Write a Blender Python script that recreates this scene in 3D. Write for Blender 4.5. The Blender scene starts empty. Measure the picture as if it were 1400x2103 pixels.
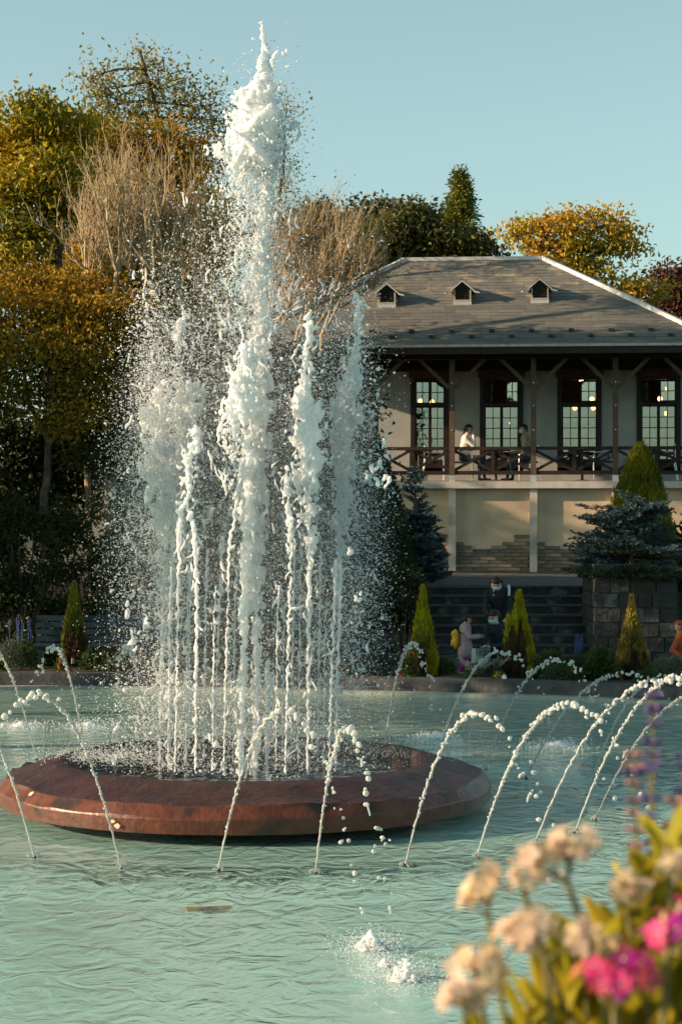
import bpy, math, random
import numpy as np
from mathutils import Vector, Matrix

R = math.radians
scene = bpy.context.scene
COL = scene.collection

# ------------------------------------------------------------------ camera
CAM_H = 2.7
FPX = 4083.0            # focal length in photograph pixels (70 mm on a 24 mm wide frame)
cam_d = bpy.data.cameras.new('camera')
cam = bpy.data.objects.new('camera', cam_d)
COL.objects.link(cam)
cam.location = (0, 0, CAM_H)
cam.rotation_euler = (R(90), 0, 0)
cam_d.sensor_fit = 'HORIZONTAL'
cam_d.sensor_width = 24
cam_d.lens = 70
cam_d.clip_start = 0.05
cam_d.clip_end = 2000
cam_d.dof.use_dof = True
cam_d.dof.focus_distance = 16.5
cam_d.dof.aperture_fstop = 10.5
scene.camera = cam

# ------------------------------------------------------------------ light
SUN_AZ = math.atan2(-1.0, -0.13)      # compass-style angle from +Y towards +X
SUN_EL = R(18)
world = bpy.data.worlds.new("World")
scene.world = world
world.use_nodes = True
wn = world.node_tree
wn.nodes.clear()
wo = wn.nodes.new('ShaderNodeOutputWorld')
bg = wn.nodes.new('ShaderNodeBackground')
sky = wn.nodes.new('ShaderNodeTexSky')
sky.sky_type = 'NISHITA'
sky.sun_disc = False
sky.sun_elevation = SUN_EL
sky.sun_rotation = SUN_AZ
sky.air_density = 1.0
sky.dust_density = 1.2
sky.ozone_density = 1.0
hs = wn.nodes.new('ShaderNodeHueSaturation')
hs.inputs['Saturation'].default_value = 0.62
tn = wn.nodes.new('ShaderNodeMix'); tn.data_type = 'RGBA'; tn.blend_type = 'MULTIPLY'
tn.inputs[0].default_value = 1.0
tn.inputs[7].default_value = (0.78, 0.98, 0.90, 1)
wn.links.new(sky.outputs[0], hs.inputs['Color'])
wn.links.new(hs.outputs[0], tn.inputs[6])
wn.links.new(tn.outputs[2], bg.inputs[0])
bg.inputs[1].default_value = 0.097
wn.links.new(bg.outputs[0], wo.inputs[0])

sd = bpy.data.lights.new('sun', 'SUN')
sd.energy = 5.0
sd.angle = R(0.5)
sd.color = (1.0, 0.70, 0.46)
so = bpy.data.objects.new('sun', sd)
COL.objects.link(so)
sdir = Vector((math.sin(SUN_AZ) * math.cos(SUN_EL), math.cos(SUN_AZ) * math.cos(SUN_EL), math.sin(SUN_EL)))
so.rotation_euler = sdir.to_track_quat('Z', 'Y').to_euler()
so.location = (-30, -10, 25)

scene.view_settings.view_transform = 'Standard'
scene.view_settings.look = 'None'
scene.view_settings.exposure = 1.0
scene.view_settings.gamma = 1.0
scene.cycles.use_denoising = True
scene.cycles.max_bounces = 8
scene.cycles.transparent_max_bounces = 24
scene.cycles.transmission_bounces = 8
scene.cycles.caustics_reflective = False
scene.cycles.caustics_refractive = False
scene.cycles.sample_clamp_indirect = 4.0

# ------------------------------------------------------------------ helpers
def P(px, py, Y):
    """world point seen at photograph pixel (px, py) at distance Y"""
    return np.array(((px - 700) * Y / FPX, Y, CAM_H - (py - 1051.5) * Y / FPX))

def lerp(a, b, t): return a + (b - a) * t

def tag(o, label=None, cat=None, group=None, kind=None):
    if label: o['label'] = label
    if cat: o['category'] = cat
    if group: o['group'] = group
    if kind: o['kind'] = kind
    return o

def empty(name, loc, rz=0.0, label=None, cat=None, group=None, parent=None):
    o = bpy.data.objects.new(name, None)
    o.empty_display_size = 0.1
    COL.objects.link(o)
    o.location = loc
    o.rotation_euler = (0, 0, rz)
    if parent is not None: o.parent = parent
    return tag(o, label, cat, group)

def copy_tree(o, parent=None):
    c = o.copy()
    COL.objects.link(c)
    c.parent = parent
    for ch in list(o.children):
        copy_tree(ch, c)
    return c

class MB:
    """collects geometry, then links it as one mesh object"""
    def __init__(self):
        self.v = []; self.f = []; self.n = 0
        self.m = []
    def add(self, V, F, mi=0):
        V = np.asarray(V, dtype=np.float64).reshape(-1, 3)
        self.v.append(V)
        F = [tuple(int(i) + self.n for i in f) for f in F] if not isinstance(F, np.ndarray) else F + self.n
        self.f.append(F)
        self.m.append((len(F), mi))
        self.n += len(V)
    def box(self, x0, x1, y0, y1, z0, z1, mi=0):
        V = [(x0,y0,z0),(x1,y0,z0),(x1,y1,z0),(x0,y1,z0),(x0,y0,z1),(x1,y0,z1),(x1,y1,z1),(x0,y1,z1)]
        F = [(0,3,2,1),(4,5,6,7),(0,1,5,4),(1,2,6,5),(2,3,7,6),(3,0,4,7)]
        self.add(V, F, mi); return self
    def beam(self, p, q, w, h, mi=0):
        """box of width w (sideways) and height h running from p to q"""
        p = np.array(p, float); q = np.array(q, float)
        d = q - p; L = np.linalg.norm(d); d /= L
        up = np.array((0, 0, 1.0)) if abs(d[2]) < 0.95 else np.array((0, 1.0, 0))
        s = np.cross(d, up); s /= np.linalg.norm(s); u = np.cross(s, d)
        V = []
        for c in (p, q):
            for a, b in ((-1,-1),(1,-1),(1,1),(-1,1)):
                V.append(c + s*a*w/2 + u*b*h/2)
        F = [(3,2,1,0),(4,5,6,7),(0,1,5,4),(1,2,6,5),(2,3,7,6),(3,0,4,7)]
        self.add(V, F, mi); return self
    def tube(self, pts, rad, k=6, cap=True, mi=0):
        pts = np.asarray(pts, float); n = len(pts)
        rad = np.broadcast_to(np.asarray(rad, float), (n,))
        T = np.gradient(pts, axis=0); T /= (np.linalg.norm(T, axis=1)[:, None] + 1e-12)
        ref = np.array((0, 0, 1.0)) if abs(T[0][2]) < 0.9 else np.array((0, 1.0, 0))
        A = np.cross(T, ref); A /= (np.linalg.norm(A, axis=1)[:, None] + 1e-9)
        B = np.cross(T, A)
        th = np.arange(k) * 2 * math.pi / k
        V = pts[:, None, :] + rad[:, None, None] * (A[:, None, :] * np.cos(th)[None, :, None] + B[:, None, :] * np.sin(th)[None, :, None])
        V = V.reshape(-1, 3)
        i = np.arange(n - 1)[:, None] * k; j = np.arange(k)[None, :]; j2 = (j + 1) % k
        F = np.stack([i + j, i + j2, i + k + j2, i + k + j], -1).reshape(-1, 4)
        self.add(V, F, mi)
        if cap:
            self.add(V[:k], [tuple(range(k))], mi)
            self.add(V[-k:], [tuple(range(k - 1, -1, -1))], mi)
        return self
    def lathe(self, prof, c=(0, 0, 0), k=16, mi=0):
        c = np.array(c, float)
        th = np.arange(k) * 2 * math.pi / k
        V = []
        for r, z in prof:
            V.append(np.stack([c[0] + r*np.cos(th), c[1] + r*np.sin(th), np.full(k, c[2] + z)], -1))
        V = np.concatenate(V)
        n = len(prof)
        i = np.arange(n - 1)[:, None] * k; j = np.arange(k)[None, :]; j2 = (j + 1) % k
        F = np.stack([i + j, i + j2, i + k + j2, i + k + j], -1).reshape(-1, 4)
        self.add(V, F, mi); return self
    def ball(self, c, r, k=8, mi=0):
        r = np.broadcast_to(np.asarray(r, float), (3,))
        c = np.asarray(c, float)
        V = []
        m = max(3, k // 2)
        for i in range(m + 1):
            ph = math.pi * i / m
            for j in range(k):
                t = 2 * math.pi * j / k
                V.append(c + r * np.array((math.sin(ph)*math.cos(t), math.sin(ph)*math.sin(t), -math.cos(ph))))
        i = np.arange(m)[:, None] * k; j = np.arange(k)[None, :]; j2 = (j + 1) % k
        F = np.stack([i + j, i + j2, i + k + j2, i + k + j], -1).reshape(-1, 4)
        self.add(V, F, mi); return self
    def mesh(self, name, smooth=False, flip=False):
        V = np.concatenate(self.v) if self.v else np.zeros((0, 3))
        me = bpy.data.meshes.new(name)
        ls = []; lv = []; mi = []
        for F, (cnt, m) in zip(self.f, self.m):
            if isinstance(F, np.ndarray):
                ls.append(np.full(len(F), F.shape[1])); lv.append(F.reshape(-1))
            else:
                ls.append(np.array([len(f) for f in F])); lv.append(np.array([i for f in F for i in f]))
            mi.append(np.full(cnt, m))
        lens = np.concatenate(ls).astype(np.int32); loops = np.concatenate(lv).astype(np.int32)
        me.vertices.add(len(V)); me.vertices.foreach_set('co', V.astype(np.float32).reshape(-1))
        me.loops.add(len(loops)); me.loops.foreach_set('vertex_index', loops)
        me.polygons.add(len(lens))
        st = np.concatenate(([0], np.cumsum(lens)[:-1])).astype(np.int32)
        me.polygons.foreach_set('loop_start', st)
        try: me.polygons.foreach_set('loop_total', lens)
        except Exception: pass
        me.polygons.foreach_set('material_index', np.concatenate(mi).astype(np.int32))
        me.update(calc_edges=True)
        me.validate()
        me.polygons.foreach_set('use_smooth', np.full(len(me.polygons), bool(smooth)))
        return me
    def build(self, name, mats, parent=None, smooth=False, loc=None, rz=None):
        me = self.mesh(name, smooth)
        for m in (mats if isinstance(mats, (list, tuple)) else [mats]): me.materials.append(m)
        return link(name, me, parent, loc, rz)

def link(name, me, parent=None, loc=None, rz=None):
    o = bpy.data.objects.new(name, me)
    COL.objects.link(o)
    if parent is not None: o.parent = parent
    if loc is not None: o.location = loc
    if rz is not None: o.rotation_euler = (0, 0, rz)
    return o

def recenter(o):
    """puts a top-level mesh object's origin at the foot of its own shape"""
    me = o.data; n = len(me.vertices)
    a = np.empty(n * 3, np.float32); me.vertices.foreach_get('co', a); a = a.reshape(-1, 3)
    c = np.array(((a[:, 0].min() + a[:, 0].max()) / 2, (a[:, 1].min() + a[:, 1].max()) / 2, a[:, 2].min()))
    me.vertices.foreach_set('co', (a - c).astype(np.float32).reshape(-1)); me.update()
    o.location = c
    return o

# ------------------------------------------------------------------ materials
def newmat(name):
    m = bpy.data.materials.new(name); m.use_nodes = True
    return m, m.node_tree, m.node_tree.nodes['Principled BSDF']

def noise_mat(name, c1, c2, scale=5.0, rough=0.8, bump=0.0, bscale=None, detail=6, spec=0.3, stretch=None, c3=None, s3=1.0, metallic=0.0, coat=0.0):
    """base colour wanders between c1 and c2 (and c3 in broad stains); fine relief"""
    m, nt, b = newmat(name)
    N = nt.nodes; L = nt.links
    tc = N.new('ShaderNodeTexCoord'); src = tc.outputs['Object']
    if stretch:
        mp = N.new('ShaderNodeMapping'); mp.inputs['Scale'].default_value = stretch
        L.new(src, mp.inputs[0]); src = mp.outputs[0]
    n1 = N.new('ShaderNodeTexNoise'); n1.inputs['Scale'].default_value = scale; n1.inputs['Detail'].default_value = detail
    n1.inputs['Roughness'].default_value = 0.62
    L.new(src, n1.inputs['Vector'])
    cr = N.new('ShaderNodeValToRGB')
    cr.color_ramp.elements[0].position = 0.34; cr.color_ramp.elements[0].color = (*c1, 1)
    cr.color_ramp.elements[1].position = 0.66; cr.color_ramp.elements[1].color = (*c2, 1)
    L.new(n1.outputs[0], cr.inputs[0])
    out = cr.outputs[0]
    if c3:
        n3 = N.new('ShaderNodeTexNoise'); n3.inputs['Scale'].default_value = s3; n3.inputs['Detail'].default_value = 8
        L.new(src, n3.inputs['Vector'])
        r3 = N.new('ShaderNodeValToRGB'); r3.color_ramp.elements[0].position = 0.52; r3.color_ramp.elements[1].position = 0.62
        L.new(n3.outputs[0], r3.inputs[0])
        mx = N.new('ShaderNodeMix'); mx.data_type = 'RGBA'
        L.new(r3.outputs[0], mx.inputs[0]); L.new(out, mx.inputs[6]); mx.inputs[7].default_value = (*c3, 1)
        out = mx.outputs[2]
    L.new(out, b.inputs['Base Color'])
    b.inputs['Roughness'].default_value = rough
    b.inputs['Specular IOR Level'].default_value = spec
    b.inputs['Metallic'].default_value = metallic
    b.inputs['Coat Weight'].default_value = coat
    if bump:
        nb = N.new('ShaderNodeTexNoise'); nb.inputs['Scale'].default_value = bscale or scale * 4; nb.inputs['Detail'].default_value = 8
        L.new(src, nb.inputs['Vector'])
        bp = N.new('ShaderNodeBump'); bp.inputs['Strength'].default_value = 1.0; bp.inputs['Distance'].default_value = bump
        L.new(nb.outputs[0], bp.inputs['Height']); L.new(bp.outputs[0], b.inputs['Normal'])
    return m

def leaf_mat(name, cols, rough=0.55, trans=0.35, nscale=0.6):
    """foliage: each leaf takes its own tint from a ramp, shifted by broad patches"""
    m, nt, b = newmat(name); N = nt.nodes; L = nt.links
    geo = N.new('ShaderNodeNewGeometry')
    n = N.new('ShaderNodeTexNoise'); n.inputs['Scale'].default_value = nscale; n.inputs['Detail'].default_value = 3
    tc = N.new('ShaderNodeTexCoord'); L.new(tc.outputs['Object'], n.inputs['Vector'])
    mth = N.new('ShaderNodeMath'); mth.operation = 'MULTIPLY_ADD'; mth.inputs[1].default_value = 0.45
    L.new(geo.outputs['Random Per Island'], mth.inputs[0])
    m2 = N.new('ShaderNodeMath'); m2.operation = 'MULTIPLY_ADD'; m2.inputs[1].default_value = 1.9; m2.inputs[2].default_value = -0.68
    L.new(n.outputs[0], m2.inputs[0]); L.new(m2.outputs[0], mth.inputs[2])
    cr = N.new('ShaderNodeValToRGB'); e = cr.color_ramp.elements
    e[0].color = (*cols[0], 1); e[1].color = (*cols[-1], 1)
    for i, c in enumerate(cols[1:-1]):
        x = e.new((i + 1) / (len(cols) - 1)); x.color = (*c, 1)
    L.new(mth.outputs[0], cr.inputs[0])
    L.new(cr.outputs[0], b.inputs['Base Color'])
    b.inputs['Roughness'].default_value = rough
    b.inputs['Specular IOR Level'].default_value = 0.25
    tr = N.new('ShaderNodeBsdfTranslucent'); L.new(cr.outputs[0], tr.inputs[0])
    mx = N.new('ShaderNodeMixShader'); mx.inputs[0].default_value = trans
    L.new(b.outputs[0], mx.inputs[1]); L.new(tr.outputs[0], mx.inputs[2])
    L.new(mx.outputs[0], N['Material Output'].inputs[0])
    return m

M = {}
M['bark'] = noise_mat('bark', (.05, .04, .03), (.16, .13, .10), 9, .9, .01)
M['palebark'] = noise_mat('pale_bark', (.26, .20, .12), (.46, .37, .23), 12, .85, .006)
M['maple_gold'] = leaf_mat('maple_gold', [(.05, .065, .008), (.18, .17, .010), (.42, .31, .014), (.46, .22, .014)])
M['maple_orange'] = leaf_mat('maple_orange', [(.06, .055, .01), (.20, .15, .012), (.42, .24, .014), (.38, .15, .012)])
M['maple_green'] = leaf_mat('maple_green', [(.04, .055, .008), (.09, .095, .012), (.20, .16, .02)])
M['thin_leaf'] = leaf_mat('thin_leaf', [(.12, .13, .03), (.24, .21, .04), (.32, .20, .06)])
M['yellow_leaf'] = leaf_mat('yellow_leaf', [(.12, .13, .01), (.40, .31, .02), (.50, .31, .03), (.30, .12, .03)])
M['dark_leaf'] = leaf_mat('dark_leaf', [(.018, .03, .010), (.035, .05, .014), (.06, .07, .02)], trans=.2)
M['olive_leaf'] = leaf_mat('olive_leaf', [(.03, .04, .010), (.07, .075, .014), (.15, .13, .02)], trans=.25)
M['red_leaf'] = leaf_mat('red_leaf', [(.04, .02, .012), (.10, .035, .02), (.16, .06, .02)], trans=.25)
M['cone_yellow'] = leaf_mat('cone_yellow', [(.10, .07, .01), (.34, .31, .01), (.55, .50, .02)], trans=.15, nscale=2.2)
M['cone_tan'] = leaf_mat('cone_tan', [(.12, .08, .02), (.28, .22, .04), (.42, .36, .07)], trans=.15, nscale=2.2)
M['cone_green'] = leaf_mat('cone_green', [(.06, .065, .008), (.17, .17, .012), (.30, .28, .02)], trans=.15, nscale=2.2)
M['spruce'] = leaf_mat('blue_spruce', [(.030, .062, .072), (.055, .105, .115), (.10, .165, .175)], trans=.1, nscale=2)
M['juniper'] = leaf_mat('juniper', [(.02, .04, .02), (.05, .075, .035), (.09, .11, .05)], trans=.1, nscale=2)
M['cone_dark'] = leaf_mat('cone_dark', [(.02, .03, .012), (.04, .055, .02), (.08, .09, .03)], trans=.1, nscale=2)
M['pine_far'] = leaf_mat('far_conifer', [(.04, .06, .012), (.12, .14, .018), (.28, .25, .02)], trans=.2, nscale=.7)
# ------------------------------------------------------------------ the setting
rng = np.random.default_rng(7)
random.seed(7)

M['soil'] = noise_mat('garden_soil', (.015, .011, .008), (.05, .035, .024), 6, .95, .03, c3=(.03, .04, .015), s3=2)
M['paving'] = noise_mat('paving', (.05, .05, .05), (.10, .097, .092), 3, .85, .006)
M['lawn'] = noise_mat('ground_green', (.02, .03, .01), (.05, .06, .018), 4, .95, .03)
M['poolpaint'] = noise_mat('pool_paint', (.56, .84, .76), (.66, .90, .81), 1.3, .6, .004, c3=(.50, .76, .69), s3=.7)
M['kerb'] = noise_mat('kerb_stone', (.030, .032, .034), (.075, .078, .080), 5, .75, .01)
M['lip'] = noise_mat('kerb_lip', (.20, .23, .20), (.34, .35, .30), 6, .7, .006)

# pool outline: the far edge is a long shallow curve that comes nearer to the right
far = [P(x, y, FPX * CAM_H / (y - 1051.5)) for x, y in
       ((-700, 1428), (-350, 1418), (-50, 1415), (240, 1416), (500, 1420), (800, 1427), (1000, 1431.5), (1200, 1437.5), (1420, 1449), (1650, 1472), (1850, 1510))]
far = [(p[0], p[1]) for p in far]
fx = np.array([p[0] for p in far]); fy = np.array([p[1] for p in far])
edge = [(-13.5, 26.0)] + far + [(9.6, 19.0), (9.0, 13.0), (7.5, 8.6), (4.5, 6.6), (-5.0, 6.6), (-10.5, 8.5), (-14.0, 14.0), (-15.0, 20.0)]
# smooth the closed outline (Chaikin)
pts = np.array(edge)
for _ in range(3):
    nx = np.roll(pts, -1, axis=0)
    pts = np.stack([pts * .75 + nx * .25, pts * .25 + nx * .75], 1).reshape(-1, 2)
NP = len(pts)
cen = np.array((-1.5, 17.0))

def ring_poly(mb, poly, off, z, mi=0):
    pass
def offset(poly, d):
    t = np.roll(poly, -1, 0) - np.roll(poly, 1, 0)
    t /= np.linalg.norm(t, axis=1)[:, None]
    nrm = np.stack([t[:, 1], -t[:, 0]], -1)
    s = np.sign(np.sum(nrm * (poly - cen), axis=1).mean())
    return poly + nrm * s * d
def strip(mb, a, za, b, zb, mi=0):
    n = len(a)
    V = np.concatenate([np.c_[a, np.full(n, za)], np.c_[b, np.full(n, zb)]])
    i = np.arange(n); j = (i + 1) % n
    mb.add(V, np.stack([i, j, j + n, i + n], -1), mi)
def fan(mb, a, z, mi=0):
    n = len(a)
    V = np.concatenate([np.c_[a, np.full(n, z)], [[cen[0], cen[1], z]]])
    i = np.arange(n)
    mb.add(V, np.stack([(i + 1) % n, i, np.full(n, n)], -1), mi)

POOL_D = -0.5
mb = MB(); fan(mb, offset(pts, 0.004), POOL_D)
tag(mb.build('pool_floor', M['poolpaint']), kind='structure')
mb = MB(); strip(mb, offset(pts, 0.004), POOL_D, offset(pts, 0.004), 0.03)
tag(mb.build('pool_wall', M['poolpaint']), kind='structure')

# water
m, nt, b = newmat('pool_water'); N = nt.nodes; L = nt.links
tc = N.new('ShaderNodeTexCoord')
mp = N.new('ShaderNodeMapping'); mp.inputs['Scale'].default_value = (1.35, 1.0, 1)
L.new(tc.outputs['Object'], mp.inputs[0])
na = N.new('ShaderNodeTexNoise'); na.inputs['Scale'].default_value = 2.8; na.inputs['Detail'].default_value = 5; na.inputs['Distortion'].default_value = 1.4
L.new(mp.outputs[0], na.inputs['Vector'])
nb_ = N.new('ShaderNodeTexNoise'); nb_.inputs['Scale'].default_value = 15; nb_.inputs['Detail'].default_value = 4; nb_.inputs['Distortion'].default_value = 1.0
L.new(mp.outputs[0], nb_.inputs['Vector'])
b1 = N.new('ShaderNodeBump'); b1.inputs['Distance'].default_value = .030; 
# water is choppier in the band where the ring of small jets stirs it
ds = N.new('ShaderNodeVectorMath'); ds.operation = 'DISTANCE'; L.new(tc.outputs['Object'], ds.inputs[0]); ds.inputs[1].default_value = (-.87, 18.2, 0)
a1 = N.new('ShaderNodeMath'); a1.operation = 'SUBTRACT'; a1.inputs[1].default_value = 3.85; L.new(ds.outputs['Value'], a1.inputs[0])
a2 = N.new('ShaderNodeMath'); a2.operation = 'ABSOLUTE'; L.new(a1.outputs[0], a2.inputs[0])
a3 = N.new('ShaderNodeMapRange'); a3.inputs[1].default_value = .75; a3.inputs[2].default_value = .1; a3.inputs[3].default_value = 1.0; a3.inputs[4].default_value = 3.6; L.new(a2.outputs[0], a3.inputs[0])
a4 = N.new('ShaderNodeMath'); a4.operation = 'MULTIPLY'; L.new(na.outputs[0], a4.inputs[0]); L.new(a3.outputs[0], a4.inputs[1])
L.new(a4.outputs[0], b1.inputs['Height'])
b2 = N.new('ShaderNodeBump'); b2.inputs['Distance'].default_value = .0028; L.new(nb_.outputs[0], b2.inputs['Height']); L.new(b1.outputs[0], b2.inputs['Normal'])
gl = N.new('ShaderNodeBsdfGlossy'); gl.inputs['Roughness'].default_value = .06; gl.inputs['Color'].default_value = (1, 1, 1, 1)
tr = N.new('ShaderNodeBsdfTransparent'); tr.inputs[0].default_value = (.80, .96, .91, 1)
rf = N.new('ShaderNodeBsdfRefraction'); rf.inputs['IOR'].default_value = 1.33; rf.inputs['Roughness'].default_value = .02
rf.inputs['Color'].default_value = (.80, .96, .91, 1)
fr = N.new('ShaderNodeFresnel'); fr.inputs['IOR'].default_value = 1.33
for x in (gl, rf, fr): L.new(b2.outputs[0], x.inputs['Normal'])
m1 = N.new('ShaderNodeMixShader'); m1.inputs[0].default_value = .25; L.new(tr.outputs[0], m1.inputs[1]); L.new(rf.outputs[0], m1.inputs[2])
dif = N.new('ShaderNodeBsdfDiffuse'); dif.inputs[0].default_value = (.55, .93, .81, 1)
m3 = N.new('ShaderNodeMixShader'); m3.inputs[0].default_value = .50; L.new(m1.outputs[0], m3.inputs[1]); L.new(dif.outputs[0], m3.inputs[2]); m1 = m3
m2 = N.new('ShaderNodeMixShader'); fm_ = N.new('ShaderNodeMath'); fm_.operation = 'MULTIPLY'; fm_.inputs[1].default_value = 1.3; L.new(fr.outputs[0], fm_.inputs[0]); L.new(fm_.outputs[0], m2.inputs[0]); L.new(m1.outputs[0], m2.inputs[1]); L.new(gl.outputs[0], m2.inputs[2])
N.remove(b); L.new(m2.outputs[0], N['Material Output'].inputs[0])
M['water'] = m
mb = MB(); fan(mb, offset(pts, 0.002), 0.0)
tag(mb.build('pool_water', M['water']), kind='structure')

# kerb round the pool: a pale lip at the waterline, then a dark stone kerb
mb = MB()
strip(mb, offset(pts, 0.0), .035, offset(pts, .13), .045); strip(mb, offset(pts, 0.0), -.06, offset(pts, 0.0), .035)
tag(mb.build('pool_lip', M['lip']), kind='structure')
mb = MB()
strip(mb, offset(pts, .13), .02, offset(pts, .17), .22); strip(mb, offset(pts, .17), .22, offset(pts, .42), .235)
strip(mb, offset(pts, .42), .235, offset(pts, .46), .05)
tag(mb.build('kerb', M['kerb'], smooth=False), kind='structure')

# ground: one sheet with the pool left out, reaching the horizon
mb = MB()
a = offset(pts, .44); dirs = (a - cen); dirs /= np.linalg.norm(dirs, axis=1)[:, None]
rings = [a, cen + dirs * 19.0, cen + dirs * 60.0, cen + dirs * 900.0]
zs = [.10, .07, .05, .05]
for i in range(3): strip(mb, rings[i], zs[i], rings[i+1], zs[i+1])
tag(mb.build('ground', M['lawn']), kind='structure')

# bank of garden soil between kerb and steps (a bed that follows the pool edge)
ui = np.linspace(-6.5, 7.6, 60)
def edge_y(x): return np.interp(x, fx, fy)
mb = MB()
rows = []
for k, (dy, z) in enumerate(((.44, .17), (.8, .20), (1.4, .19), (2.2, .14), (2.6, .105))):
    rows.append(np.c_[ui, edge_y(ui) + dy, z + .025 * np.sin(ui * 3.1 + k) + .0 * ui])
G = np.stack(rows); n = len(ui)
i = np.arange(len(rows) - 1)[:, None] * n; j = np.arange(n - 1)[None, :]
mb.add(G.reshape(-1, 3), np.stack([i + j, i + j + 1, i + n + j + 1, i + n + j], -1).reshape(-1, 4))
tag(mb.build('flower_bed_soil', M['soil'], smooth=True), kind='structure')

# ------------------------------------------------------------------ veranda building
BU = 5.5  # degrees the facade is turned
bx0, by0 = 2.513, 45.0
bld = empty('veranda_building', (bx0, by0, 0), R(-BU), 'cream walled cafe with grey hipped roof and dark timber veranda above the steps', 'building')
M['stucco'] = noise_mat('stucco', (.31, .32, .305), (.38, .39, .37), 2.2, .9, .004, bscale=60)
M['cream'] = noise_mat('cream_render', (.54, .41, .27), (.64, .50, .34), 1.4, .9, .003, bscale=50, c3=(.46, .37, .26), s3=.9)
M['pilaster'] = noise_mat('pilaster_paint', (.50, .45, .38), (.60, .54, .46), 2, .85, .003, c3=(.36, .33, .27), s3=1.4)
M['timber'] = noise_mat('dark_timber', (.014, .009, .007), (.036, .022, .016), 9, .6, .004, stretch=(1, 1, 6))
M['timber_post'] = noise_mat('post_timber', (.07, .045, .028), (.14, .095, .06), 9, .6, .004, stretch=(6, 6, 1))
M['brickA'] = noise_mat('brick_brown', (.17, .12, .085), (.27, .19, .13), 7, .85, .006)
M['brickB'] = noise_mat('brick_tan', (.26, .20, .14), (.36, .28, .20), 7, .85, .006)
M['brickC'] = noise_mat('brick_grey', (.13, .11, .095), (.20, .17, .145), 7, .85, .006)
M['mortar'] = noise_mat('mortar', (.10, .085, .07), (.16, .14, .12), 9, .95, .004)
M['shingleA'] = noise_mat('shingle_grey', (.10, .10, .092), (.15, .145, .125), 3.2, .9, .004, c3=(.21, .185, .14), s3=1.9, bscale=40)
M['shingleB'] = noise_mat('shingle_dark', (.085, .087, .082), (.125, .122, .11), 3.2, .9, .004, c3=(.17, .15, .115), s3=2.3, bscale=40)
M['shingleC'] = noise_mat('shingle_light', (.12, .117, .10), (.17, .16, .13), 3.2, .9, .004, c3=(.26, .22, .16), s3=1.6, bscale=40)
M['ridge'] = noise_mat('ridge_metal', (.42, .42, .42), (.55, .54, .53), 4, .45, .002, spec=.5)
M['ventwood'] = noise_mat('vent_wood', (.36, .33, .26), (.52, .48, .38), 8, .8, .003)
M['louvre'] = noise_mat('louvre_dark', (.04, .035, .03), (.09, .075, .06), 8, .8, .003)
M['soffit'] = noise_mat('soffit_red', (.045, .018, .014), (.075, .03, .022), 5, .7, .003)
M['awning'] = noise_mat('awning_red', (.085, .035, .022), (.15, .065, .04), 8, .7, .003)
M['slab'] = noise_mat('concrete_ledge', (.42, .42, .38), (.54, .53, .48), 3, .85, .004, c3=(.32, .32, .29), s3=1.5)
M['deck'] = noise_mat('deck_floor', (.20, .13, .09), (.30, .21, .15), 4, .7, .003)
M['frame'] = noise_mat('window_frame', (.012, .007, .006), (.024, .014, .012), 9, .5, .002)
M['steel'] = noise_mat('brushed_steel', (.55, .57, .57), (.68, .69, .68), 12, .35, .0, metallic=.6)
M['plug'] = noise_mat('black_plug', (.02, .02, .02), (.05, .05, .05), 9, .6)
M['curtain'] = noise_mat('curtain', (.45, .45, .42), (.62, .61, .56), 4, .9, .0, stretch=(14, 1, 1))
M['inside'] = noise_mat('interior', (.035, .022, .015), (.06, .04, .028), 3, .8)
m, nt, b = newmat('lamp_glow'); b.inputs['Base Color'].default_value = (.9, .6, .3, 1)
b.inputs['Emission Color'].default_value = (1, .56, .20, 1); b.inputs['Emission Strength'].default_value = 3.2
M['glow'] = m
m, nt, b = newmat('window_glass'); N = nt.nodes; L = nt.links
gl = N.new('ShaderNodeBsdfGlossy'); gl.inputs['Roughness'].default_value = .015; gl.inputs['Color'].default_value = (.92, .95, .92, 1)
tr = N.new('ShaderNodeBsdfTransparent'); tr.inputs[0].default_value = (.8, .82, .8, 1)
ms = N.new('ShaderNodeMixShader'); ms.inputs[0].default_value = .24
nz = N.new('ShaderNodeTexNoise'); nz.inputs['Scale'].default_value = 2.2
tcg = N.new('ShaderNodeTexCoord'); L.new(tcg.outputs['Object'], nz.inputs['Vector'])
bp = N.new('ShaderNodeBump'); bp.inputs['Distance'].default_value = .004; L.new(nz.outputs[0], bp.inputs['Height']); L.new(bp.outputs[0], gl.inputs['Normal'])
L.new(tr.outputs[0], ms.inputs[1]); L.new(gl.outputs[0], ms.inputs[2]); N.remove(b); L.new(ms.outputs[0], N['Material Output'].inputs[0])
M['glass'] = m

S = 1.832
ZF = 3.39       # veranda floor
posts = [k * S for k in range(-2, 4)]
UL, UR = -4.35, 5.75      # ends of the wall block
WV = 1.95                 # wall plane behind the veranda front

# lower storey: cream bays between pilasters, brick plinth with stepped top
GZ = lambda u: 1.36 - .048 * (u + .1)        # pavement in front falls to the right
mb = MB().box(UL, UR, .10, WV + 3.0, .6, 3.235)
mb.build('wall', M['cream'], bld)
mb = MB().box(UL - .05, UR + .05, -.10, WV + .5, 3.235, ZF)
mb.build('ledge', M['slab'], bld)
mb = MB().box(UL - .02, UR + .02, -.06, WV + .4, ZF, ZF + .02)
mb.build('veranda_floor', M['deck'], bld)
for u in posts:
    z0 = GZ(u) - .12
    mb = MB().box(u - .085, u + .085, -.035, .10, z0, 3.235)
    mb.build('pilaster', M['pilaster'], bld)
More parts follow.
